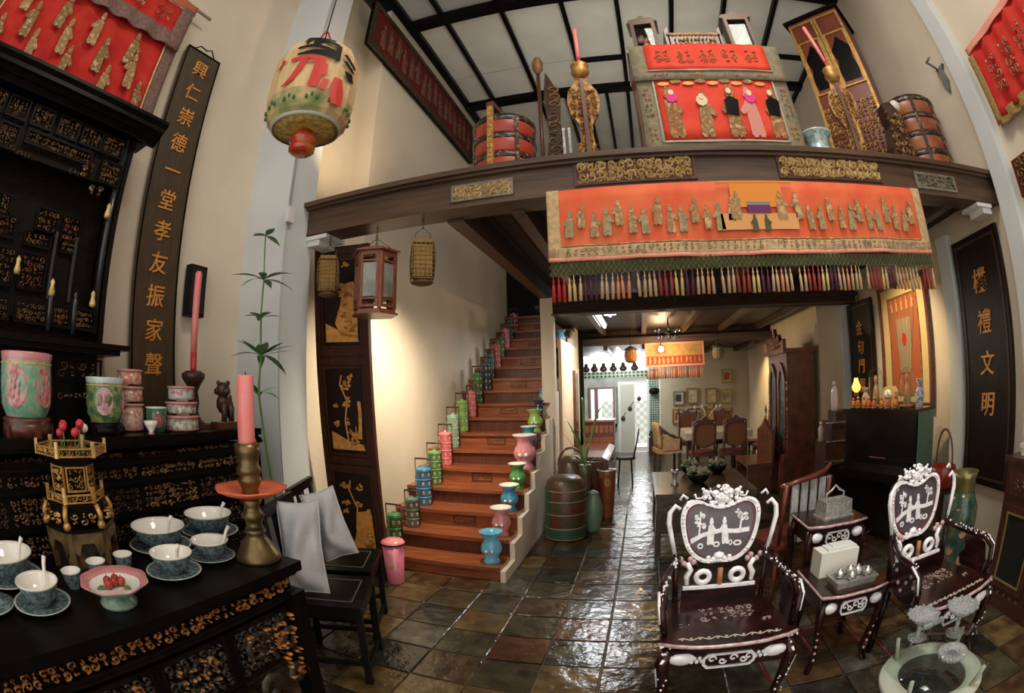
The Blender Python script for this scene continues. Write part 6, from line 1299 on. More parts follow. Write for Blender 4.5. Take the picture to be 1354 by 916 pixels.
# ================================================================== right wall boards and embroidery
def wall_board(yc, w, z0, z1, chars, label, size, step, ztop, fieldm, cx=0):
    t = thing('couplet_board', label, 'board', face((XR-.012, yc, z0), 180)); h = z1-z0
    MB().box((0, h/2, .02), (w, h, .04)).build('board', fieldm, t); MB().ring(*[[(x, y+h/2) for x, y in pp] for pp in rframe(w-.08, h-.10, .02)], .012).build('moulding', mat('moulding_dark', (.05, .022, .014), .4), t).location = (0, 0, .038)
    for k, ch in enumerate(chars): glyph(ch, size, orange_m, t, Tm((cx, ztop-z0-k*step, .042)), .005, .006, .1)
bl = mat('couplet_black', (.010, .006, .005), .35, col2=(.022, .010, .008), scale=5, stretch=(6, 1, 1), spec=.25)
wall_board(3.165, .72, .62, 2.69, '樸禮文明', 'large black lacquer couplet board with four gold characters by the sideboard', .21, .335, 2.30, bl)
wall_board(5.90, .76, 1.15, 2.56, '金句門福', 'narrow black couplet board with small gold characters behind the piano', .20, .25, 2.22, bl)
t = thing('framed_embroidery', 'tall framed red and gold embroidery hanging above the piano', 'framed picture', face((XR-.012, 4.71, 1.24), 180)); w, h = 1.14, 1.36
MB().ring(*[[(x, y+h/2) for x, y in pp] for pp in rframe(w, h, .045)], .05).build('frame', redwd_m, t); MB().box((0, h/2, .012), (w-.06, h-.06, .02)).build('mount', mat('cream_mount', (.70, .52, .26), .7), t)
MB().ring(*[[(x, y+h/2-.02) for x, y in pp] for pp in rframe(w*.62, h*.80, .015)], .012).build('inner_frame', giltd_m, t).location = (0, 0, .022)
MB().box((0, h/2-.02, .024), (w*.6, h*.78, .006)).build('red_ground', mat('embroidery_red', (.36, .085, .035), .7, col2=(.45, .14, .06), scale=16, stretch=(4, 1, 1), pat='wave'), t)
MB().prism([(-.17, .95), (.17, .95), (.14, .50), (.12, .36), (-.12, .36), (-.14, .50)], .006).build('robe_panel', mat('embroidery_grey', (.30, .26, .18), .7, col2=(.40, .24, .14), scale=22), t).location = (0, 0, .028)
for k in range(6): MB().ribbon([(-.26+k*.104, 1.05), (-.10+k*.04, .42)], .018, .006).build('stripe', mat('embroidery_line', (.20, .19, .13), .7), t).location = (0, 0, .032)
for k in range(5): figure(.14, 1800+k, Tm((-.24+k*.12, 1.04, .03))).build('embroidered_figure', mat('embroidery_gold', (.55, .33, .14), .6), t)
MB().prism([(.05*math.cos(a*.785), .72+.07*math.sin(a*.785)) for a in range(8)], .010).build('red_motif', redcloth_m, t).location = (0, 0, .032)
# ================================================================== upright piano
fl_, fr_ = Vector((2.26, 4.74, 0)), Vector((2.66, 3.84, 0)); u = (fr_-fl_).normalized(); L = (fr_-fl_).length; n_ = Vector((-u.y, u.x, 0)); n_ = n_ if n_.x < 0 else -n_
ctr = (fl_+fr_)/2; PT = Matrix(((u.x, -n_.x, 0, ctr.x), (u.y, -n_.y, 0, ctr.y), (0, 0, 1, 0), (0, 0, 0, 1)))   # local x along, -y toward player
t = thing('upright_piano', 'black upright piano with a green side cloth and figurines on top', 'piano', PT); pb = mat('piano_black', (.008, .005, .005), .15, spec=.35, coat=.1); ph_ = 1.265
MB().box((0, .16, ph_/2), (L, .32, ph_-.02)).build('case', pb, t); MB().box((0, .155, ph_-.005), (L+.05, .36, .03)).build('lid', pb, t)
MB().box((0, -.12, .66), (L-.02, .26, .06)).box((0, -.13, .70), (L-.06, .24, .02)).build('key_bed', pb, t); MB().prism([(-L/2+.04, .70), (L/2-.04, .70), (L/2-.04, .78), (-L/2+.04, .78)], .03, face((0, -.03, 0), -90)).build('fallboard', pb, t)
MB().tube([(-.1, -.035, .81), (.12, -.035, .81)], .008, 6).build('music_ledge', mat('piano_red', (.16, .03, .02), .3), t)
for s in (-1, 1): MB().box((s*(L/2-.03), -.12, .31), (.06, .10, .62)).build('leg', pb, t); MB().box((s*(L/2-.02), -.13, .68), (.05, .25, .10)).build('key_cheek', pb, t)
MB().box((0, 0, .20), (L-.1, .02, .34)).build('lower_panel', pb, t)
for s in (-.06, .02): MB().tube([(s, -.02, .08), (s, -.10, .07)], .012, 6).build('pedal', brass_m, t)
MB().box((L/2+.018, .17, .74), (.012, .33, 1.06)).build('side_cloth', mat('green_cloth', (.065, .12, .085), .85, col2=(.12, .19, .14), scale=10, pat='wave', bump=.2), t)
def on_piano(x, y=.14): return PT @ Vector((x, y, ph_+.012))
dome_g = thin_glass('dome_glass', (.92, .95, .93), .2)
for k, (x, lb, r, h) in enumerate(((-.19, 'glass dome over a doll beside the oil lamp on the piano', .085, .40), (.25, 'glass dome over a doll beside the blue and white vase', .085, .38))):
    t = thing('glass_dome', lb, 'glass dome', on_piano(x, .19)); MB().lathe([(r*1.1, 0), (r*1.1, .025), (r, .03)], (0, 0, 0), 24).build('base', giltd_m, t); MB().lathe([(r, .03), (r, h*.75), (r*.8, h*.92), (r*.4, h*.99), (0, h)], (0, 0, 0), 24, cap=False).build('dome', dome_g, t)
    MB().lathe([(r*.55, .03), (r*.4, .15), (r*.22, .22), (r*.12, .24), (r*.24, .27), (r*.22, .30), (0, .33)], (0, 0, 0), 14).build('doll', mat('doll_cream', (.55, .44, .22), .6, col2=(.4, .16, .1), scale=14), t)
t = thing('cream_clock', 'cream mantel clock between the two glass domes on the piano', 'clock', PT @ Tm((.03, .17, ph_+.012), 0, .85)); MB().prism([(-.10, 0), (.10, 0), (.10, .18), (.06, .24), (-.06, .24), (-.10, .18)], .10, face((0, .05, 0), -90)).build('case', mat('clock_cream', (.62, .46, .20), .5), t); MB().lathe([(.06, 0), (.06, .01), (0, .01)], (0, 0, 0), 20).build('dial', white_m, t).matrix_local = face((0, -.052, .15), -90); MB().tube([(0, .15, .012), (0, .19, .012)], .003, 4).tube([(0, .15, .012), (.025, .15, .012)], .003, 4).build('hands', black_m, t).matrix_local = face((0, -.052, 0), -90)
t = thing('oil_lamp', 'small brass oil lamp with an amber glass globe on the piano', 'lamp', on_piano(-.445)); MB().lathe([(.045, 0), (.05, .01), (.015, .03), (.012, .10), (.03, .12), (.03, .15), (.02, .16)], (0, 0, 0), 14).build('base', brass_m, t); MB().lathe([(.02, .16), (.05, .19), (.055, .22), (.03, .27), (.022, .31)], (0, 0, 0), 16, cap=False).build('globe', mat('amber_globe', (.9, .55, .12), .3, emit=1.6), t)
q = random.Random(21)
for k, (x, y) in enumerate(((-.42, .05), (-.34, .04), (-.26, .05), (-.10, .03), (0, .04), (.10, .03), (.18, .05), (-.18, .04))):
    lb = ('orange figurine with a gilt base in the row along the piano', 'red painted figurine in the row along the piano')[k % 2]
    t = thing('figurine', lb, 'figurine', on_piano(x, y), 'figurines along the piano'); s = q.uniform(.9, 1.15)
    MB().lathe([(.032, 0), (.034, .015), (.028, .02)], (0, 0, 0), 10).build('base', giltd_m, t); b = MB().lathe([(.026*s, .02), (.03*s, .04), (.018*s, .075*s), (.008, .085*s)], (0, 0, 0), 10); b.ball((0, 0, .1*s), .017, n=8, m=5); b.tube([(-.03, 0, .05), (-.012, 0, .075), (.012, 0, .075), (.03, 0, .06)], .007, 5); b.build('body', mat('fig_orange', (.62, .24, .05), .5, col2=(.5, .1, .03), scale=20) if k % 2 == 0 else mat('fig_red', (.45, .07, .03), .5, col2=(.6, .35, .1), scale=20), t)
for k, (x, lb, m, h) in enumerate(((.42, 'blue and white vase at the green cloth end of the piano', mat('blue_white_vase', (.55, .58, .62), .2, col2=(.2, .22, .36), scale=24, lo=.45, hi=.58), .26), (-.335, 'small pale jug standing behind the piano figurines', mat('pale_jug', (.55, .42, .34), .3, col2=(.4, .2, .14), scale=20), .2))):
    t = thing('vase', lb, 'vase', on_piano(x, .18)); MB().lathe([(.035, 0), (.05, h*.3), (.05, h*.5), (.025, h*.75), (.025, h*.85), (.04, h), (.03, h), (0, h*.8)], (0, 0, 0), 16, cap=False).build('body', m, t); MB().lathe([(.04, h), (.043, h+.004), (.034, h)], (0, 0, 0), 16, cap=False).build('lip', white_m, t)

# ================================================================== passage: barrel, plants, chest, cabinet
p = onZ(745, 712, 0); hb2 = onY(745, 628, 4.95).z
t = thing('storage_barrel', 'round red and green lacquered barrel basket beside the stair wall', 'barrel', (-.80, 5.0, 0)); r = .215
brl = mat('barrel_red', (.11, .030, .020), .35, col2=(.055, .05, .025), scale=5, bump=.3, bscale=40, coat=.2)
MB().lathe([(r*.95, 0), (r, .03), (r*1.04, hb2*.4), (r*1.03, hb2*.78), (r*.9, hb2*.92), (r*.62, hb2*.98), (0, hb2)], (0, 0, 0), 32).build('body', brl, t)
for z in (.035, .2, .42, .62, .78): MB().lathe([(r*1.03, hb2*z-.008), (r*1.07, hb2*z), (r*1.03, hb2*z+.008)], (0, 0, 0), 32, cap=False).build('hoop', mat('barrel_hoop', (.22, .18, .11), .5), t)
MB().lathe([(r*1.045, hb2*.03), (r*1.05, hb2*.19)], (0, 0, 0), 32, cap=False).build('green_band', mat('barrel_green', (.03, .075, .035), .4), t)
st_ = MB().grid(lambda u, v: (r*1.05*math.cos(R(205)+u*.5), r*1.05*math.sin(R(205)+u*.5), hb2*(.2+.62*v)), 4, 2); st_.build('green_strip', mat('barrel_green', (0, 0, 0)), t)
t = thing('wicker_basket', 'dark red lacquer wicker basket behind the barrel', 'basket', (-.85, 5.78, 0)); h = .80
MB().lathe([(.14, 0), (.17, .05), (.185, h*.6), (.16, h*.9), (.08, h), (0, h)], (0, 0, 0), 20).build('body', brl, t); 
MB().tube([(-.16*math.cos(a*.314), 0, h*.85+.22*math.sin(a*.314)) for a in range(11)], .014, 6).build('hoop_handle', redwd_m, t); relief(.2, .2, 8, 1900, .02, .7).build('carving', giltd_m, t).matrix_local = face((0, -.18, h*.6), -90)
t = thing('potted_orchid', 'plant with long strap leaves in a pale green pot behind the barrel', 'plant', (-.64, 5.46, 0)); 
MB().lathe([(.06, 0), (.07, .5), (.06, .62), (.075, .74), (.06, .74), (0, .70)], (0, 0, 0), 18).build('pot', mat('pot_brown', (.10, .05, .025), .4, col2=(.06, .08, .04), scale=8), t)
q = random.Random(31)
for k, (a, l, up_) in enumerate(((205, .42, 1.0), (190, .38, .55), (150, .4, 1.4), (60, .45, 1.5), (20, .3, .45), (100, .5, 1.6), (320, .28, .4), (240, .3, .5), (80, .25, 1.0), (250, .35, 1.3))):
    b = MB(); aa = R(a)
    b.grid(lambda u, v: (l*u*math.cos(aa)-.014*(v-.5)*2*math.sin(aa)*math.sin(math.pi*(.1+.9*u)), l*u*math.sin(aa)+.014*(v-.5)*2*math.cos(aa)*math.sin(math.pi*(.1+.9*u)), .72+up_*l*math.sin(u*1.9)), 8, 2); b.build('leaf', leaf_m, t)
t = thing('celadon_jar', 'round celadon jar on the floor between barrel and chest', 'jar', (-.52, 5.20, 0)); MB().lathe([(.06, 0), (.08, .06), (.11, .2), (.105, .33), (.07, .42), (.06, .45)], (0, 0, 0), 24).build('body', mat('celadon', (.16, .25, .17), .3), t); MB().lathe([(.06, .45), (.07, .46), (.055, .47), (.02, .49), (0, .50)], (0, 0, 0), 20).build('lid', mat('celadon', (0, 0, 0)), t)
t = thing('wooden_chest', 'tall red brown wooden chest with a rounded lid along the passage', 'chest', Tm((-.68, 6.75, 0), 0)); cw, cd, chh = .56, 1.5, .70
MB().box((0, 0, chh*.46), (cw, cd, chh*.92)).build('body', redwd_m, t); MB().prism([(-cw/2, 0), (cw/2, 0), (cw/2, .05), (cw*.35, .10), (-cw*.35, .10), (-cw/2, .05)], cd, Matrix(((1, 0, 0, 0), (0, 0, -1, cd/2), (0, 1, 0, chh*.92), (0, 0, 0, 1)))).build('lid', redwd_m, t)
for z in (.15, .5): MB().box((0, 0, z), (cw+.012, cd+.012, .02)).build('moulding', dwood_m, t)
MB().tube([(-.2, -cd/2-.005, chh*.93), (-.2, -cd/2-.03, chh*.98), (.2, -cd/2-.03, chh*.98), (.2, -cd/2-.005, chh*.93)], .008, 6).build('rail', silver_m, t)
t = thing('lacquer_bucket', 'small red brown tub with a gold emblem in front of the chest', 'tub', (-.42, 5.87, 0)); MB().lathe([(.085, 0), (.09, .02), (.115, .56), (.12, .60), (.10, .60), (0, .5)], (0, 0, 0), 20, cap=False).build('body', redw_m, t); MB().lathe([(.119, .585), (.125, .60), (.12, .61), (.10, .6)], (0, 0, 0), 20, cap=False).build('rim', silver_m, t); medallion(t, .112, .46, R(-80), .04, mat('tub_gold', (.42, .26, .08), .5), giltd_m)
t = thing('passage_cabinet', 'upright red brown slatted cabinet at the end of the passage', 'cabinet', Tm((-.68, 8.05, 0), 0)); cw = .50; chh = 1.06
MB().box((0, 0, chh/2), (cw, .4, chh)).build('carcass', redwd_m, t); MB().box((0, -.01, chh+.01), (cw+.04, .44, .03)).build('top', redw_m, t)
for k in range(6): MB().box((-.20+k*.08, -.205, chh*.88), (.05, .012, .12)).build('slat', redw_m, t)
for s in (-1, 1): MB().box((s*.12, -.205, chh*.42), (.23, .012, chh*.66)).build('door', redw_m, t); MB().ball((s*.03, -.225, chh*.5), .014, n=8, m=5).build('knob', brass_m, t)
t = thing('bentwood_chair', 'black bentwood chair against the chest in the passage', 'chair', Tm((-.46, 7.25, 0), R(-90)))
t.location = (-.24, 7.72, 0)
MB().lathe([(.16, .45), (.17, .46), (.16, .475), (0, .475)], (0, 0, 0), 20).build('seat', blackw_m, t)
for a in range(4): MB().tube([(.13*math.cos(a*1.571+.785), .13*math.sin(a*1.571+.785), .45), (.17*math.cos(a*1.571+.785), .17*math.sin(a*1.571+.785), 0)], .012, 6).build('leg', black_m, t)
MB().tube([(-.14, .13, .45), (-.16, .2, .8), (-.1, .22, .93), (.1, .22, .93), (.16, .2, .8), (.14, .13, .45)], .012, 6).build('back_hoop', black_m, t)
# door on the passage wall, frame strip coloured yellow for the lit opening
t = struct('door_2', MB().box((-1.02, 7.55, .95), (.05, .30, 1.9)), redwd_m, 'narrow dark door in the warm passage wall'); MB().box((-1.015, 7.74, .95), (.06, .05, 1.95)).build('door_frame', mat('lit_strip_yellow', (.62, .48, .22), .5), t); MB().ball((-.985, 7.45, .95), .02, n=8, m=5).build('door_handle', brass_m, t)
# ================================================================== low desk in the hall
t = thing('low_desk', 'broad dark polished desk with drawers in the middle of the hall', 'desk', (.66, 5.10, 0)); dw_, dd_, dh = 1.02, 1.20, .59
dsk = mat('desk_wood', (.055, .035, .020), .22, col2=(.10, .065, .035), scale=4, stretch=(1, 6, 6), coat=.4)
MB().box((0, 0, dh-.02), (dw_, dd_, .04)).build('top', dsk, t)
for k in range(3):
    d_ = MB().box((-.32+k*.32, -dd_/2+.04, dh-.115), (.30, .02, .13)).build('drawer', dsk, t); MB().tube([(-.05, 0, .03), (-.05, 0, .04), (.05, 0, .04), (.05, 0, .03)], .006, 5).build('handle', silver_m, d_).matrix_local = face((-.32+k*.32, -dd_/2+.028, dh-.12), -90)
MB().box((0, 0, dh-.12), (dw_-.06, dd_-.10, .14)).build('frame', dwood_m, t)
for sx in (-1, 1):
    for sy in (-1, 1): MB().box((sx*(dw_/2-.04), sy*(dd_/2-.05), (dh-.04)/2), (.06, .06, dh-.04)).build('leg', dsk, t)
    MB().box((sx*(dw_/2-.045), 0, .12), (.03, dd_-.12, .03)).build('stretcher', dsk, t)
MB().box((0, -dd_/2+.06, .28), (dw_-.14, .02, .22)).build('front_panel', dwood_m, t)
def flower_bowl(px, py, label, seed, s=1):
    p = onZ(px, py, dh); t = thing('flower_bowl', label, 'flower bowl', (p.x, p.y, dh)); q = random.Random(seed)
    MB().lathe([(.06*s, 0), (.11*s, .04), (.13*s, .10), (.12*s, .10), (0, .08)], (0, 0, 0), 20, cap=False).build('bowl', black_m, t); b = MB()
    for k in range(14): a, rr = q.uniform(0, 6.28), q.uniform(0, .11)*s; b.ball((rr*math.cos(a), rr*math.sin(a), .11+q.uniform(0, .06)), q.uniform(.02, .034)*s, n=6, m=4)
    tag(b.build('blossoms', mat('cream_blossom', (.50, .46, .34), .6, col2=(.30, .30, .18), scale=20), t), kind='stuff')
    b = MB()
    for k in range(8): a = q.uniform(0, 6.28); b.ball((.1*s*math.cos(a), .1*s*math.sin(a), .1), .03*s, n=6, m=4, sc=(1, 1, .5))
    tag(b.build('foliage', leaf_m, t), kind='stuff')
flower_bowl(912, 626, 'dark bowl of white blossoms at the far end of the low desk', 1, .9); flower_bowl(923, 638, 'dark bowl of white blossoms near the pewter cup on the low desk', 2); flower_bowl(948, 625, 'dark bowl of blossoms on the low desk, farthest from the goblet', 3, .9)
p = onZ(892, 641, dh); t = thing('pewter_cup', 'tall narrow pewter goblet on the low desk', 'goblet', (p.x, p.y, dh)); MB().lathe([(.04, 0), (.045, .008), (.02, .03), (.018, .08), (.035, .12), (.04, .165), (.03, .165), (0, .12)], (0, 0, 0), 18, cap=False).build('cup', silver_m, t); MB().lathe([(.022, .075), (.028, .08), (.022, .085)], (0, 0, 0), 14, cap=False).build('knop', silver_m, t)
# ================================================================== dining room
t = thing('dining_table', 'long dining table under a pale cloth in the rear room', 'table', (1.42, 8.85, 0)); MB().box((0, 0, .73), (1.15, 1.0, .04)).build('table_top', dwood_m, t)
for sx in (-1, 1):
    for sy in (-1, 1): MB().lathe([(.04, 0), (.03, .1), (.045, .4), (.035, .7)], (sx*.47, sy*.4, 0), 10).build('leg', dwood_m, t)
t = solo('table_cloth', MB().box((1.42, 8.85, .758), (1.22, 1.1, .012)).box((1.42, 8.30, .70), (1.22, .012, .12)).box((.81, 8.85, .70), (.012, 1.1, .12)).box((2.03, 8.85, .70), (.012, 1.1, .12)), mat('cloth_pale', (.55, .48, .36), .8, col2=(.45, .38, .28), scale=14), 'pale lace cloth covering the dining table', 'tablecloth')
cane = mat('cane_back', (.26, .11, .045), .55, col2=(.18, .07, .03), scale=40, pat='check')
def dchair(T, label, spires=False):
    t = thing('dining_chair', label, 'chair', T, 'carved dining chairs'); sh = .46
    MB().box((0, 0, sh-.03), (.44, .42, .05)).build('seat_frame', redwd_m, t); MB().box((0, 0, sh+.005), (.40, .38, .03)).build('seat', mat('red_leather', (.14, .03, .02), .4), t)
    for sx in (-1, 1):
        MB().tube([(sx*.19, .18, sh-.04), (sx*.19, .18, .2), (sx*.18, .2, 0)], [.024, .018, .016], 7).build('leg', redwd_m, t); MB().tube([(sx*.19, -.18, 0), (sx*.19, -.18, sh), (sx*.19, -.23, 1.0)], .02, 7).build('back_post', redwd_m, t)
        if spires: MB().lathe([(.022, 0), (.026, .02), (.008, .12), (0, .15)], (sx*.19, -.23, 1.0), 8).build('spire', redwd_m, t)
    po = [(-.17, .60), (.17, .60), (.17, .90), (.12, .96), (0, .98), (-.12, .96), (-.17, .90)]; po[0:2] = [(-.17, .66), (-.10, .61), (0, .58), (.10, .61), (.17, .66)]
    MB().prism(po, .014, face((0, -.215, 0), -90, 4)).build('cane_panel', cane, t); n = len(po)
    MB().ring([(x*1.16, .79+(y-.79)*1.12) for x, y in po], po, .03, face((0, -.213, 0), -90, 4)).build('back_frame', redwd_m, t)
    MB().prism([(-.19, .98), (.19, .98), (.17, 1.02), (.08, 1.03), (0, 1.09), (-.08, 1.03), (-.17, 1.02)], .03, face((0, -.21, 0), -90, 4)).build('crest', redwd_m, t)
    return t
dchair(Tm((1.07, 8.12, 0), R(3)), 'cane backed dining chair beside the peach armchair'); dchair(Tm((1.62, 8.08, 0), R(-2)), 'cane backed dining chair between its twin and the carved bench')
dchair(Tm((2.30, 8.50, 0), R(80)), 'spired dining chair by the wall next to the display cabinet', True); dchair(Tm((2.32, 9.12, 0), R(86)), 'spired dining chair by the wall closest to the pictures', True)
dchair(Tm((1.0, 9.62, 0), R(180)), 'dining chair on the far side of the table beneath the small pictures', True); dchair(Tm((1.75, 9.62, 0), R(178)), 'dining chair on the far side of the table beneath the gilt picture', True)
t = thing('padded_armchair', 'armchair with peach upholstered arms near the kitchen door', 'armchair', Tm((.50, 8.72, 0), R(-80))); pch = mat('peach_cloth', (.50, .28, .13), .8, col2=(.6, .38, .2), scale=12)
MB().box((0, 0, .44), (.5, .46, .08)).build('seat', pch, t)
for sx in (-1, 1):
    for sy in (-1, 1): MB().box((sx*.21, sy*.19, .2), (.04, .04, .4)).build('leg', dwood_m, t)
    MB().tube([(sx*.24, -.2, .90), (sx*.26, 0, .72), (sx*.25, .2, .66), (sx*.24, .2, .46)], .022, 7).build('arm', dwood_m, t); MB().box((sx*.25, .02, .56), (.03, .3, .2)).build('arm_pad', pch, t)
MB().grid(lambda u, v: (-.24+.48*u, -.2-.05*v, .46+.48*v), 4, 4).build('backrest', pch, t).modifiers.new('t', 'SOLIDIFY').thickness = .06
t = thing('table_flowers', 'small vase with dark stems and pale flowers on the dining table', 'flowers', (1.25, 8.75, .765)); MB().lathe([(.05, 0), (.07, .08), (.03, .16), (.045, .19)], (0, 0, 0), 16).build('vase', white_m, t); q = random.Random(6)
for k in range(7): a = k*.9; MB().tube([(0, 0, .17), (.1*math.cos(a), .1*math.sin(a), .32), (.26*math.cos(a), .2*math.sin(a), .40+.05*q.random())], .006, 5).ball((.26*math.cos(a), .2*math.sin(a), .42), .035, n=7, m=4).build('stem', mat('flower_stem', (.14, .10, .05), .7) if k % 2 else mat('pale_flower', (.6, .4, .35), .7), t)
# pictures
pw = FW-.615
frames = [(897, 526, 15, 18, (.30, .27, .2), (.03, .03, .03), 'small grey framed picture with a dark square'), (915, 523, 16, 20, (.30, .2, .07), (.40, .34, .22), 'cream sketch in a gilt frame beside the dark square picture'), (940, 523, 16, 20, (.30, .2, .07), (.42, .33, .18), 'cream sketch in a gilt frame in the middle of the wall'),
          (960, 523, 15, 18, (.45, .36, .05), (.22, .21, .10), 'yellow framed picture with an olive square'), (896, 550, 15, 19, (.38, .22, .06), (.25, .05, .02), 'gilt framed picture with a red brown motif'), (917, 549, 16, 18, (.25, .1, .05), (.24, .03, .02), 'dark red framed picture beneath the cream sketches'),
          (940, 548, 13, 16, (.4, .2, .05), (.45, .25, .1), 'small orange picture half hidden by the flowers'), (960, 548, 13, 18, (.55, .28, .05), (.40, .12, .04), 'orange framed picture with a pale figure'), (961, 497, 14, 18, (.36, .24, .08), (.30, .06, .03), 'single red picture hung above the others')]
for k, (px, py, w_, h_, c1, c2, lb) in enumerate(frames):
    a = onY(px-w_/2, py-h_/2, pw); b_ = onY(px+w_/2, py+h_/2, pw); w, h = b_.x-a.x, a.z-b_.z
    t = thing('framed_picture', lb, 'picture', face(((a.x+b_.x)/2, pw, (a.z+b_.z)/2), -90)); MB().ring(*rframe(w, h, .03), .03).build('frame', mat('pf%d' % k, c1, .4, .3), t); MB().box((0, 0, .008), (w-.04, h-.04, .01)).build('mat_board', mat('picture_mat', (.60, .50, .34), .8), t)
    MB().box((0, 0, .014), (w*.5, h*.52, .006)).build('print', mat('pp%d' % k, c2, .6, col2=tuple(min(1, v*1.7+.03) for v in c2), scale=16), t)
# lit pelmet hanging in the dining room
bxa, bxb, bza, bzb, byy = .13, 1.255, 1.955, 2.40, 8.915
t = thing('embroidered_pelmet', 'short coral pelmet with tassels hung from the dining room beam', 'valance', (0, 0, 0)); MB().box(((bxa+bxb)/2, byy, (bza+bzb)/2), (bxb-bxa, .012, bzb-bza)).build('ground_cloth', mat('pelmet_cream', (.55, .33, .13), .7, col2=(.42, .22, .08), scale=10), t)
MB().box(((bxa+bxb)/2, byy-.01, bza+.12), (bxb-bxa-.06, .012, .15)).build('red_band', mat('pelmet_red', (.50, .06, .03), .7), t); MB().ring([(bxa, bza), (bxb, bza), (bxb, bzb), (bxa, bzb)], [(bxa+.03, bza+.03), (bxb-.03, bza+.03), (bxb-.03, bzb-.03), (bxa+.03, bzb-.03)], .01, face((0, byy-.008, 0), -90)).build('edging', pk, t)
for k in range(12): figure(.12, 2000+k, face((bxa+.09+k*.086, byy-.018, bza+.06), -90)).build('embroidered_figure', thrc_m, t)
for k in range(26):
    o = bpy.data.objects.new('tassel', tm[(4, 4, 3, 0, 3)[k % 5]]); COL.objects.link(o); o.parent = t; o.location = (bxa+.03+k*(bxb-bxa-.06)/25, byy, bza-.22); o.scale = (1.6, 1.6, 1.5)
# chandelier
cp = Vector((.50, 7.55, 2.42)); t = thing('crystal_chandelier', 'small dark crystal chandelier under the dining room ceiling', 'chandelier', cp); MB().tube([(0, 0, .05), (0, 0, .235)], .012, 6).lathe([(.05, .0), (.06, .03), (.02, .06)], (0, 0, 0), 12).build('stem', brass_m, t)
gp = mat('crystal_violet', (.42, .36, .42), .05, .3)
for k in range(8):
    a = k*.785; b = MB().tube([(0, 0, .02), (.12*math.cos(a), .12*math.sin(a), -.03), (.2*math.cos(a), .2*math.sin(a), .03)], .008, 5); b.build('arm', black_m, t); MB().ball((.2*math.cos(a), .2*math.sin(a), .055), .028, n=8, m=5).build('crystal', gp, t); MB().ball((.15*math.cos(a), .15*math.sin(a), -.06), .03, n=6, m=4).build('drop', gp, t)
bulb_m = mat('bulb_glow', (1, .72, .38), .3, emit=25)
t = thing('pendant_bulb', 'bare glowing bulb hanging behind the pelmet', 'lamp', (.42, 8.62, 2.26)); MB().ball((0, 0, 0), .05, n=12, m=8).build('bulb', bulb_m, t); MB().tube([(0, 0, .05), (0, 0, .40)], .008, 6).build('cord', black_m, t)
# fluorescent tubes on the rear ceiling
tub = mat('fluorescent', (.95, .98, 1), .3, emit=9)
for k, (x, y0, y1, z) in enumerate(((-.52, 6.3, 7.6, 2.585), (-.36, 6.2, 6.5, 2.60), (-.40, 9.3, 10.6, 2.36))):
    t = thing('fluorescent_tube', ('long lit fluorescent tube on the passage ceiling near the column', 'short bright light panel on the passage ceiling', 'long lit fluorescent tube nearer the kitchen')[k], 'lamp', (x, (y0+y1)/2, z)); wd_ = .05 if k != 1 else .16
    MB().box((0, 0, .035), (wd_*1.6, y1-y0, .03)).build('fitting', whitep_m, t); MB().tube([(0, -(y1-y0)/2, 0), (0, (y1-y0)/2, 0)], wd_/2 if k != 1 else .02, 8).build('tube', tub, t)
    if k == 1: MB().box((0, 0, .012), (.16, y1-y0, .012)).build('diffuser', tub, t)
for k, (px, py, Y, m, lb) in enumerate(((950, 466, 8.7, mat('grey_lantern', (.25, .2, .13), .6), 'small grey lantern hanging between the pelmet and the display cabinet'), (834, 470, 8.7, mat('orange_lantern', (.50, .20, .07), .6, col2=(.3, .1, .04), scale=20), 'small orange lantern hanging in the passage'))):
    p = onY(px, py, Y); t = thing('small_lantern', lb, 'lantern', p); MB().lathe([(.05, -.13), (.10, -.10), (.12, 0), (.10, .09), (.05, .12)], (0, 0, 0), 12, smooth=False).build('body', m, t); MB().lathe([(.14, .10), (.10, .13), (.02, .17)], (0, 0, 0), 8).build('roof', mat('lantern_roof', (.1, .06, .03), .6), t); MB().tube([(0, 0, .16), (0, 0, 2.66-p.z)], .005, 5).build('cord', black_m, t)
# shelf of pots above the kitchen window, wall lamp, planter
q = random.Random(8)
for k in range(6):
    px = (775, 786, 798, 811, 824, 839)[k]; p = onY(px, 491, FW); t = thing('hanging_pot', ('dark round pot on the ledge above the kitchen window'), 'pot', (p.x, FW+.04, zc0), 'pots on the kitchen ledge'); MB().lathe([(.04, 0), (.09, .03), (.10, .08), (.06, .14), (.05, .15)], (0, 0, 0), 12).build('body', dk, t); MB().ball((0, 0, .17), .05, n=7, m=4).build('plant', mat('dark_leaf', (.04, .06, .03), .7), t)
t = thing('planter_box', 'brown planter box with dark leaves below the green tile pier', 'planter', ((xB+xP1)/2, FW-.55, 0)); MB().box((0, 0, .2), (.30, .3, .4)).build('box', dk, t); b = MB()
for k in range(14): b.ball((q.uniform(-.12, .12), q.uniform(-.12, .12), .42+q.uniform(0, .12)), .05, n=6, m=4)
tag(b.build('foliage', mat('dark_leaf', (0, 0, 0)), t), kind='stuff')
for px, py, Y in ((833, 540, FW-.06), (845, 527, FW-.06), (824, 553, FW-.06)): 
    p = onY(px, py, Y); t = thing('dried_pod', 'dark dried pod hung on a cord across the kitchen door', 'ornament', p, 'pods on the kitchen door'); MB().ball((0, 0, 0), .055, n=8, m=5, sc=(1, .6, 1.1)).build('pod', dk, t); MB().tube([(0, 0, .05), (.08, 0, .16)], .006, 4).build('cord', dk, t)
p = onY(865, 517, FW-.36); t = thing('wall_lamp', 'dark oval wall lamp on the green tile pier', 'lamp', (p.x, FW-.36, p.z)); MB().lathe([(.08, -.07), (.13, -.03), (.13, .04), (.07, .08)], (0, -.08, 0), 14).build('shade', blackw_m, t); MB().box((0, -.0, 0), (.08, .06, .1)).build('back_plate', black_m, t)
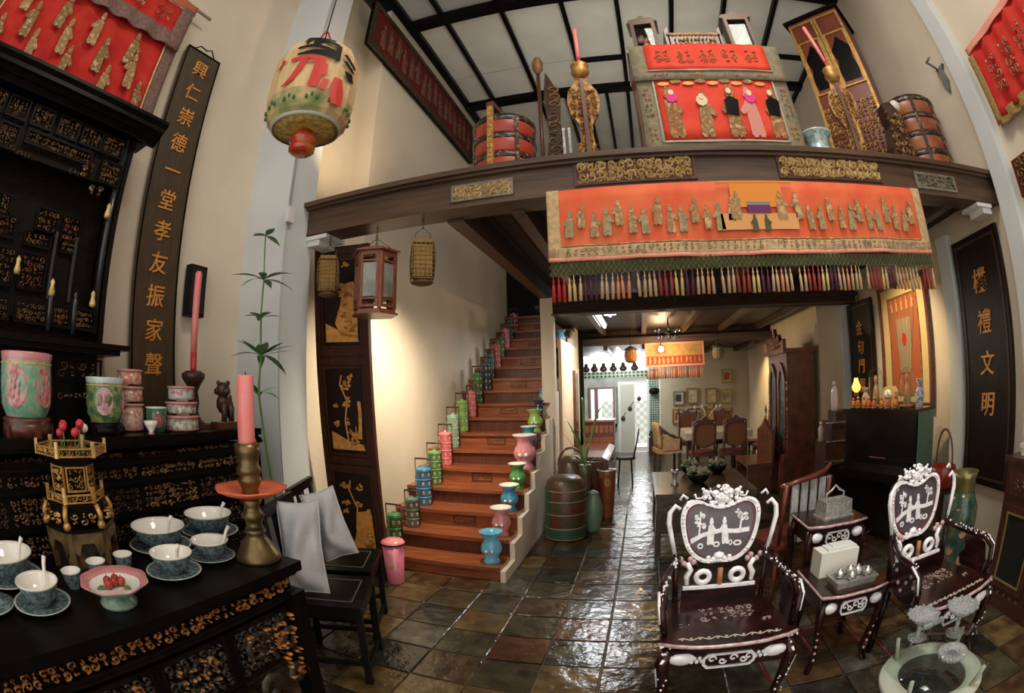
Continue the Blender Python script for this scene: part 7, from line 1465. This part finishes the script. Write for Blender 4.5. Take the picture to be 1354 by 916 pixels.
# ================================================================== carved pieces along the right wall of the dining room
t = thing('display_cabinet', 'tall carved red brown display cabinet with an arched glass door', 'cabinet', Tm((2.355, 7.0, 0), 0)); w, d, h = .98, .44, 2.0
cbw = mat('carved_cabinet', (.19, .055, .026), .35, col2=(.085, .028, .015), scale=9, bump=.2, coat=.2)
MB().box((0, 0, h*.62), (d, w, h*.76)).build('upper_case', cbw, t); MB().box((-.03, 0, h*.13), (d+.08, w+.06, h*.26)).build('base_case', cbw, t); [MB().box((-.02, 0, z_), (d+e_, w+.1, t_)).build('moulding', cbw, t) for z_, e_, t_ in ((h+.01, .08, .06), (.04, .12, .08), (h*.27, .1, .05))]
for s in (-1, 1):
    dd = MB().ring([(a*.2+s*.24, b_) for a, b_ in ((-1, .62), (1, .62), (1, 1.62), (.6, 1.78), (0, 1.86), (-.6, 1.78), (-1, 1.62))], [(a*.12+s*.24, b_) for a, b_ in ((-1, .72), (1, .72), (1, 1.55), (.6, 1.68), (0, 1.76), (-.6, 1.68), (-1, 1.55))], .03).build('door', cbw, t); dd.matrix_local = face((-d/2-.001, 0, 0), 180)
    MB().prism([(a*.125+s*.24, b_) for a, b_ in ((-1, .72), (1, .72), (1, 1.55), (.6, 1.68), (0, 1.76), (-.6, 1.68), (-1, 1.55))], .01).build('pane', mat('cabinet_pane', (.06, .10, .09), .06), dd)
    ld = MB().ring(*[[(x+s*.24, y+.27) for x, y in pp] for pp in rframe(.42, .36, .07)], .02).build('lower_door', cbw, t); ld.matrix_local = face((-d/2-.072, 0, 0), 180)
    relief(.07, .9, 12, 2100+s, .02, .6).build('carving', mat('cabinet_highlight', (.30, .12, .08), .4), t).matrix_local = face((-d/2-.002, s*.46, 1.15), 180)
MB().prism([(-.45, 0), (.45, 0), (.45, .14), (.3, .10), (.2, .22), (.08, .16), (0, .32), (-.08, .16), (-.2, .22), (-.3, .10), (-.45, .14)], .05).build('crest', cbw, t).matrix_local = face((-d/2+.02, 0, h+.04), 180); relief(.6, .16, 14, 2110, .02, .5).build('carving', mat('cabinet_highlight', (0, 0, 0)), t).matrix_local = face((-d/2-.032, 0, h+.12), 180)
t = thing('carved_organ', 'dark stepped carved cabinet with figurines beside the piano', 'cabinet', Tm((2.52, 5.62, 0), R(-6))); MB().box((0, 0, .42), (.42, .5, .84)).build('lower_case', dk, t); MB().box((.04, 0, .95), (.32, .44, .24)).box((.07, 0, 1.13), (.24, .34, .14)).build('upper_steps', dk, t)
for z in (.62, .86, 1.08): MB().box((-.02, -.26, z), (.38, .02, .014)).build('silver_line', silver_m, t)
relief(.36, .5, 16, 2120, .016, .5).build('carving', mat('organ_carving', (.06, .028, .016), .4), t).matrix_local = face((0, -.252, .32), -90)
t = thing('porcelain_statue', 'slender white porcelain statue on top of the dark stepped cabinet', 'statue', (2.50, 5.60, 1.201)); b = MB().lathe([(.05, 0), (.045, .05), (.055, .15), (.04, .26), (.018, .30)], (0, 0, 0), 14); b.build('robe', mat('statue_white', (.70, .62, .70), .2, coat=.4), t); MB().ball((0, 0, .33), .032, n=10, m=6).build('head', mat('statue_white', (0, 0, 0)), t)
t = thing('porcelain_statue', 'small cream figure on the lower step of the dark cabinet', 'statue', (2.30, 5.60, .841)); MB().lathe([(.04, 0), (.03, .08), (.04, .14), (.015, .2)], (0, 0, 0), 12).build('robe', mat('statue_cream', (.6, .52, .4), .3), t); MB().ball((0, 0, .22), .025, n=8, m=5).build('head', mat('statue_cream', (0, 0, 0)), t)
t = thing('carved_bench', 'red brown carved bench in front of the display cabinet', 'bench', (1.76, 7.1, 0)); MB().box((0, 0, .42), (.4, .9, .05)).build('seat', cbw, t)
for s in (-1, 1): MB().box((0, s*.4, .2), (.38, .05, .4)).build('side', cbw, t)
MB().prism([(-.45, 0), (.45, 0), (.45, .42), (.2, .5), (0, .62), (-.2, .5), (-.45, .42)], .04).build('back', cbw, t).matrix_local = face((.21, 0, .43), 180)
